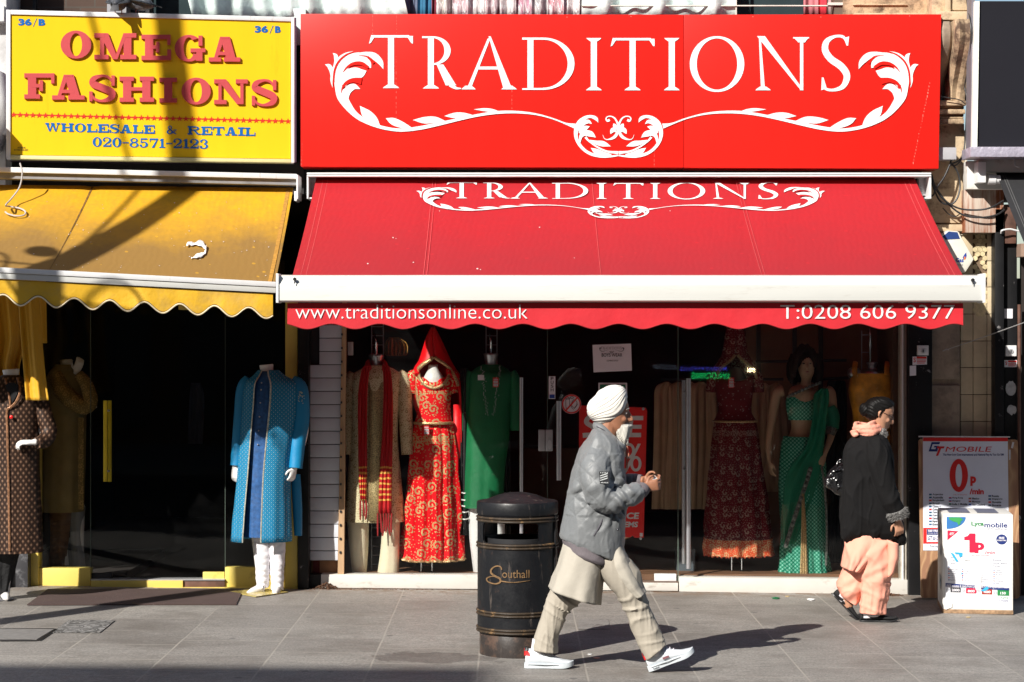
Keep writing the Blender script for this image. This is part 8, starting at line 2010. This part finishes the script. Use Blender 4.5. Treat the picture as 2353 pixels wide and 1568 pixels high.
# shoes
shw = M('white leather', (.62, .66, .70), .38, var=.04, vs=12, bump=.15, bs=20, bd=.01); shs = M('off white sole', (.50, .54, .57), .55, var=.08)
lace = M('lilac lace', (.52, .50, .56), .8)
def trainer(base, pitch, Yf, heel_label):
    u_, W = shoe('shoe', base, pitch, .283, shw, shs, man, 1.38)
    W0 = W; W = lambda x, y, z: W0(x, y, .02+(z-.02)*(1+.38*min(1, max(0, (.27-x)/.12))) if z > .03 else z)
    mb = MB()
    for k in range(5):
        x = .105+.018*k; zt_ = .095-.0085*k
        mb.tube([W(x-.004, -.034, zt_-.022), W(x+.003, -.012, zt_+.0), W(x+.003, .012, zt_), W(x-.004, .034, zt_-.022)], .0032, 6, 3)
    mb.tube([W(.10, -.004, .098), W(.085, -.02, .112), W(.105, -.03, .102), W(.118, -.012, .094), W(.135, -.006, .105)], .0026, 6, 4)
    mb.build('lace', lace, u_, smooth=True)
    mb = MB(); mb.prism([W(-.003, y, z) for y, z in ((-.022, .060), (-.026, .088), (.026, .088), (.022, .060))], W(.01, 0, 0)-W(0, 0, 0))
    mb.prism([W(.0, -.028, .062), W(.032, -.0375, .060), (W(.026, -.033, .074)), W(.004, -.027, .088)], (0, .006, 0)); mb.build('heel_tab', M('red heel tab', (.50, .01, .012), .5), u_)
    mb = MB(); mb.prism([W(-.001, -.0288, .080), W(.016, -.031, .084), W(.014, -.026, .096), W(.0, -.026, .095)], (0, .05, 0)); mb.prism([W(.02, -.0385, .022), W(.20, -.052, .020), W(.2, -.052, .0225), W(.02, -.0385, .0245)], (0, .004, 0)); mb.build('dark_trim', iron, u_)
    mb = MB(); tubes = [W(.07, .0, .05), W(.078, 0, .085), W(.088, 0, .125)]
    mb.tube(tubes, [.036, .040, .042], 16); mb.build('sock', M('white sock', (.68, .66, .68), .9), u_, smooth=True)
    return u_, W
b1 = P(1205.5, 1539, Yn+.06); b1.z = gz(b1.x); trainer(b1, 0, Yn+.06, '')
b2 = P(1492, 1543, Yn-.05); b2.z = gz(b2.x)+.002; u2, W2 = trainer(b2, R(21), Yn-.05, '')
mb = MB(); mb.prism([W2(.100, -.0455, .038), W2(.138, -.0475, .038), W2(.138, -.0445, .046), W2(.100, -.0425, .046)], (0, .004, 0)); mb.build('side_label', M('maroon label', (.12, .02, .03), .5), u2)
mb = MB(); WS = lambda x, y: W2(x, -.0395, y); text(mb, 'Reebok', .028, .066, .017, .007, WS, (0, -1, 0), .001, .02); mb.build('sole_lettering', ink, u2, recalc=False)
# paper in his hands
hp = P(1501, 1104, Yn-.085)
mb = MB(); mb.prism([hp+Vector((x, y_, z)) for x, y_, z in ((-.008, -.018, -.002), (.008, .02, .028), (.038, .014, -.004), (.024, -.022, -.028))], (.003, .0, -.006))
mb.build('folded_paper', M('bright paper', (.74, .76, .72), .7), label='small folded white paper held in the turbaned man\'s hands', cat='paper')

# ---------------------------------------------------------------- the woman in the black coat
Yw = -1.57
wom = thing('person', 'woman in a black coat and salmon pink trousers with her hair in a bun', 'person', (P(2005, 1430, Yw).x, Yw, gz(2.8)))
mb = MB()
WW = head(mb, 2022, 950, Yw, sc(Yw)/10*.93, .42)
tubepx(mb, [(2014, 975, Yw, .052), (2003, 1000, Yw, .06), (1990, 1030, Yw, .10)], 16, 3)
tubepx(mb, [(1990, 1030, Yw, .11), (1995, 1100, Yw, .12), (1995, 1180, Yw, .12), (1995, 1250, Yw, .12)], 16, 4)
tubepx(mb, [(2012, 1030, Yw-.12, .05), (2028, 1090, Yw-.17, .042), (2045, 1150, Yw-.17, .034), (2064, 1192, Yw-.16, .024)], 14, 4)
tubepx(mb, [(2012, 1030, Yw+.12, .05), (2020, 1100, Yw+.17, .042), (2030, 1160, Yw+.16, .034), (2045, 1200, Yw+.15, .024)], 14, 4)
hand(mb, P(2064, 1195, Yw-.16), (.12, 0, -1), (-.25, 1, 0), .84, .55, -1); hand(mb, P(2046, 1203, Yw+.15), (.1, 0, -1), (0, -1, 0), .84, .5, 1)
tubepx(mb, [(1985, 1260, Yw+.07, .08), (1962, 1330, Yw+.06, .055), (1945, 1360, Yw+.05, .045), (1950, 1396, Yw+.05, .034)], 12, 4); tubepx(mb, [(2005, 1260, Yw-.07, .08), (2008, 1340, Yw-.05, .055), (2006, 1410, Yw-.05, .034)], 12, 4)
fuse('body', mb, SKIN2, wom, .005, 2)
blh = M('black hair', (.0035, .003, .003), .55, var=.4, vs=50, stretch=(4, 4, 1), bump=.3, bs=70, spec=.2)
mb = MB(); inflate(mb, [(1985, 940), (1990, 924), (2002, 915), (2018, 911.5), (2034, 912.5), (2045, 917), (2053, 925), (2054.5, 932), (2047, 936), (2037, 941), (2029, 950), (2020, 958), (2008, 966), (1996, 966), (1988, 955)], Yw, .084, 12, .45, 3)
fuse('hair', mb, blh, wom, .004, 2, lambda co, nr: co+nr*(np.sin(co[:, 2:3]*260+co[:, 0:1]*160+np.sin(co[:, 0:1]*50)*2)*.0016))
mb = MB(); bc = P(1989, 942, Yw)
for k in range(4):
    a = k*1.57+.4; mb.tube([bc+Vector((.030*math.cos(a+t_*1.9)*(.5+.5*t_), -.03+.05*abs(math.sin(a)), .036*math.sin(a+t_*1.9)*(.5+.5*t_))) for t_ in (0, .33, .66, 1)], [.018, .022, .02, .012], 10, 4)
mb.ell(bc, .045, .05, .05, 18, 12)
fuse('hair_bun', mb, blh, wom, .004, 2, lambda co, nr: co+nr*(np.sin(co[:, 2:3]*200-co[:, 0:1]*260)*.002))
mb = MB(); mb.ell(WW(.070, .006, -.034), .009, .007, .006, 10, 6); mb.build('eye', MATS['eye white'], wom, smooth=True)
gls = M('spectacle frame', (.02, .015, .015), .3, .3)
mb = MB()
for sd in (-1, 1):
    c_ = WW(.096, .002, sd*.030); mb.tube([WW(.098-.010*abs(math.sin(a)), .002+.018*math.sin(a), sd*(.032+.022*math.cos(a))) for a in [k*.524 for k in range(13)]], .0016, 6)
    mb.tube([WW(.090, .006, sd*.052), WW(.05, .010, sd*.072), WW(-.005, .012, sd*.078)], .0018, 6)
mb.tube([WW(.098, .004, -.010), WW(.101, .006, 0), WW(.098, .004, .010)], .0016, 6)
mb.build('spectacles', gls, wom)
pinks = NT('salmon cotton'); v = pinks.co(); pinks.set(pinks.b, 'Base Color', pinks.mix(pinks.noise(v, 10, 3), (.72, .30, .215), (.80, .36, .26))); pinks.set(pinks.b, 'Roughness', .8); pinks.set(pinks.b, 'Normal', pinks.bump(pinks.noise(v, 10, 4, .55), .3, .015)); PK = pinks.m
mb = MB()
for k, (x0, y0, x1, y1, r_) in enumerate([(1960, 986, 2024, 977, .022), (1962, 992, 2026, 984, .022), (1970, 997, 2022, 990, .018), (1962, 980, 2012, 973, .017)]):
    cxm, cym = (x0+x1)/2, (y0+y1)/2; L2 = (x1-x0)/2/sc(Yw); sl_ = -(y1-y0)/(x1-x0)
    pts = []
    for j in range(17):
        a = 2*math.pi*j/16; q0_ = P(cxm, cym, Yw); pts.append(q0_+Vector((L2*.82*math.cos(a), .105*math.sin(a), L2*.82*math.cos(a)*sl_+.01*math.sin(a*2+k))))
    mb.tube(pts, r_, 10, 2)
mb.tube([P(1962, 990, Yw-.06), P(1964, 1000, Yw-.07), P(1972, 998, Yw-.10)], [.03, .02, .01], 8, 3)
fuse('scarf', mb, PK, wom, .005, 2, folds(.003, 14, 2))
ct = NT('black wool'); v = ct.co(); ct.set(ct.b, 'Base Color', ct.mix(ct.noise(v, 60, 3), (.0045, .0042, .0045), (.008, .0075, .008))); ct.set(ct.b, 'Roughness', .9); ct.set(ct.b, 'Specular IOR Level', .2); ct.set(ct.b, 'Normal', ct.bump(ct.noise(v, 8, 4), .3, .012)); CT = ct.m
mb = MB(); inflate(mb, [(1962, 1000), (1950, 1012), (1941, 1026), (1938, 1046), (1936, 1075), (1933, 1112), (1931, 1150), (1930, 1180), (1932, 1215), (1934.5, 1240), (1953, 1248), (1985, 1252), (2015, 1254), (2050, 1253), (2079, 1251), (2077, 1232), (2072, 1200), (2064, 1160), (2058, 1120), (2055, 1085), (2054, 1054), (2047, 1027), (2036, 1004), (2022, 990), (1990, 988)], Yw, .175, 12, .4, 2)
tubepx(mb, [(2008, 1024, Yw-.09, .085), (2017, 1045, Yw-.135, .086), (2027, 1085, Yw-.165, .078), (2039, 1130, Yw-.17, .070), (2056, 1168, Yw-.165, .062), (2060, 1178, Yw-.16, .058)], 20, 5)
tubepx(mb, [(2005, 1024, Yw+.09, .085), (2012, 1070, Yw+.15, .08), (2022, 1130, Yw+.16, .07), (2038, 1180, Yw+.15, .06)], 18, 5)
fuse('coat', mb, CT, wom, .0065, 2, folds(.011, 5, 7, (1.2, 1, .45)))
fur = NT('grey fur'); v = fur.co(); fur.set(fur.b, 'Base Color', fur.ramp(fur.noise(v, 90, 4, .8), [(.35, (.015, .014, .014)), (.65, (.30, .29, .28))])); fur.set(fur.b, 'Roughness', .9); FUR = fur.m
def furry(name, a, b, ra_, rb_, n, seed, L_=.018):
    mb = MB(); rg = random.Random(seed); mb.tube([a, (a+b)/2, b], [ra_*.9, (ra_+rb_)/2, rb_*.9], 18, 2); ax_ = (b-a).normalized(); u_ = ax_.orthogonal().normalized(); w_ = ax_.cross(u_)
    for k in range(n):
        t_ = rg.random(); th = rg.random()*6.283; r_ = ra_+(rb_-ra_)*t_; o_ = u_*math.cos(th)+w_*math.sin(th); p = a+(b-a)*t_+o_*r_*.94
        tip = p+(o_+Vector((rg.uniform(-.6, .6), rg.uniform(-.6, .6), rg.uniform(-.9, .2)))).normalized()*L_*rg.uniform(.6, 1.2); sd = o_.cross(tip-p).normalized()*.0022
        mb.add([p-sd, p+sd, tip], [(0, 1, 2)])
    mb.build(name, FUR, wom, smooth=False, recalc=False)
furry('fur_cuff', P(2059, 1173, Yw-.165), P(2065, 1190, Yw-.16), .072, .068, 1500, 2, .02)
furry('fur_cuff', P(2038, 1178, Yw+.15), P(2043, 1194, Yw+.15), .066, .062, 600, 3, .018)
furry('fur_collar', P(2024, 990, Yw-.07), P(2034, 1003, Yw-.05), .028, .022, 500, 4, .012)
cloth('tunic', [(1950, 1225, 2040, 1232, .13), (1943, 1250, 2030, 1256, .15), (1938, 1278, 2000, 1288, .16), (1934.5, 1303, 1972, 1313, .165)], Yw-.01, PK, wom, .008, 5, 1, .010, 6, st=(1.8, 1, .5))
cloth('tunic_flap', [(2038, 1240, 2064, 1250, .05), (2040, 1280, 2063, 1284, .05), (2037, 1327, 2053, 1316, .04)], Yw-.13, PK, wom, .003, 6, 1, n=32)
def ridge(q_, w_): return math.exp(-(q_/w_)**2)
def swag(p, th, t_):   # soft folds sweeping from the low back up to the front of the hip
    x, z = p.x-P(1965, 0, Yw).x, p.z-P(0, 1350, Yw).z; k = 0
    for a, b, w_, am in ((.62, -.02, .034, .026), (.50, .08, .022, .016), (.85, .17, .030, .022), (.35, -.11, .022, .012), (1.6, .03, .016, .010)):
        k += am*ridge((z-a*x-b)/math.sqrt(1+a*a), w_)
    return k*.6-.006
cloth('trouser_leg', [(1955, 1235, 2025, 1240, .09), (1950, 1270, 2030, 1280, .105), (1940, 1305, 2018, 1318, .11), (1926, 1338, 1990, 1352, .10), (1924, 1354, 1978, 1374, .085), (1939, 1375, 1968, 1393, .062)], Yw+.04, PK, wom, .004, 6, 4, extra=swag, n=110, sub=12)
cloth('trouser_leg', [(1965, 1235, 2050, 1240, .09), (1964, 1270, 2056, 1276, .11), (1974, 1310, 2050, 1312, .105), (1978, 1345, 2044, 1348, .095), (1977, 1380, 2038, 1382, .088), (1974, 1408, 2032, 1411, .080)], Yw-.055, PK, wom, .004, 6, 9, .007, 5, extra=lambda p, th, t_: swag(p, th, t_) if t_ < .55 else swag(p, th, t_)*.5+.006*ridge(((p.z+p.x*.4) % .11)-.055, .014), n=110, sub=12)
bs_ = M('black suede', (.008, .008, .009), .85); sk_w = M('white stocking', (.66, .62, .64), .9)
f1 = P(1975.5, 1430, Yw-.05); f1.z = gz(f1.x); u_, W = shoe('shoe', f1, 0, .262, bs_, iron, wom, 1, .9, True)
mb = MB(); mb.tube([W(.05, 0, .03), W(.05, 0, .07), W(.045, 0, .10)], [.036, .035, .036], 14); mb.ell(W(.10, 0, .045), .05, .033, .018, 14, 8); mb.build('sock', sk_w, u_, smooth=True)
f2 = P(1910.5, 1366, Yw+.05); u_, W = shoe('shoe', f2, R(-47), .275, bs_, iron, wom, 1, .9, True)
mb = MB(); mb.tube([W(.06, 0, .035), W(.055, 0, .07), W(.06, 0, .12)], [.036, .035, .036], 14); mb.ell(W(.10, 0, .045), .05, .033, .02, 14, 8); mb.build('sock', sk_w, u_, smooth=True)
# handbag
hb_ = thing('handbag', 'slouchy black leather handbag hanging behind the woman in the black coat', 'handbag', P(1920, 1140, Yw+.04))
lea = M('black leather', (.007, .007, .008), .22, bump=.7, bs=16, bd=.03, spec=.7)
mb = MB(); inflate(mb, [(1926, 1068), (1914, 1076), (1904, 1090), (1896, 1104), (1893, 1113), (1898, 1120), (1912, 1128), (1930, 1139), (1948, 1140), (1952, 1110), (1950, 1080), (1940, 1066)], Yw+.06, .07, 9, .45, 3)
fuse('bag', mb, lea, hb_, .005, 2, folds(.009, 12, 6, (1, 1, .8)))
mb = MB(); mb.tube([P(1922, 1072, Yw+.03), P(1926, 1060, Yw+.03), P(1934, 1056, Yw+.03), P(1940, 1066, Yw+.03)], .006, 8, 5); mb.tube([P(1905, 1094, Yw-.02), P(1915, 1084, Yw-.02), P(1932, 1080, Yw-.01)], .007, 8, 4); mb.build('handle', lea, hb_, smooth=True)
mb = MB(); mb.ell(P(1930, 1062, Yw-.0), .007, .005, .007, 8, 6); mb.ell(P(1938, 1080, Yw-.0), .007, .005, .007, 8, 6); mb.build('ring', chrome, hb_)
bpy.context.view_layer.update()
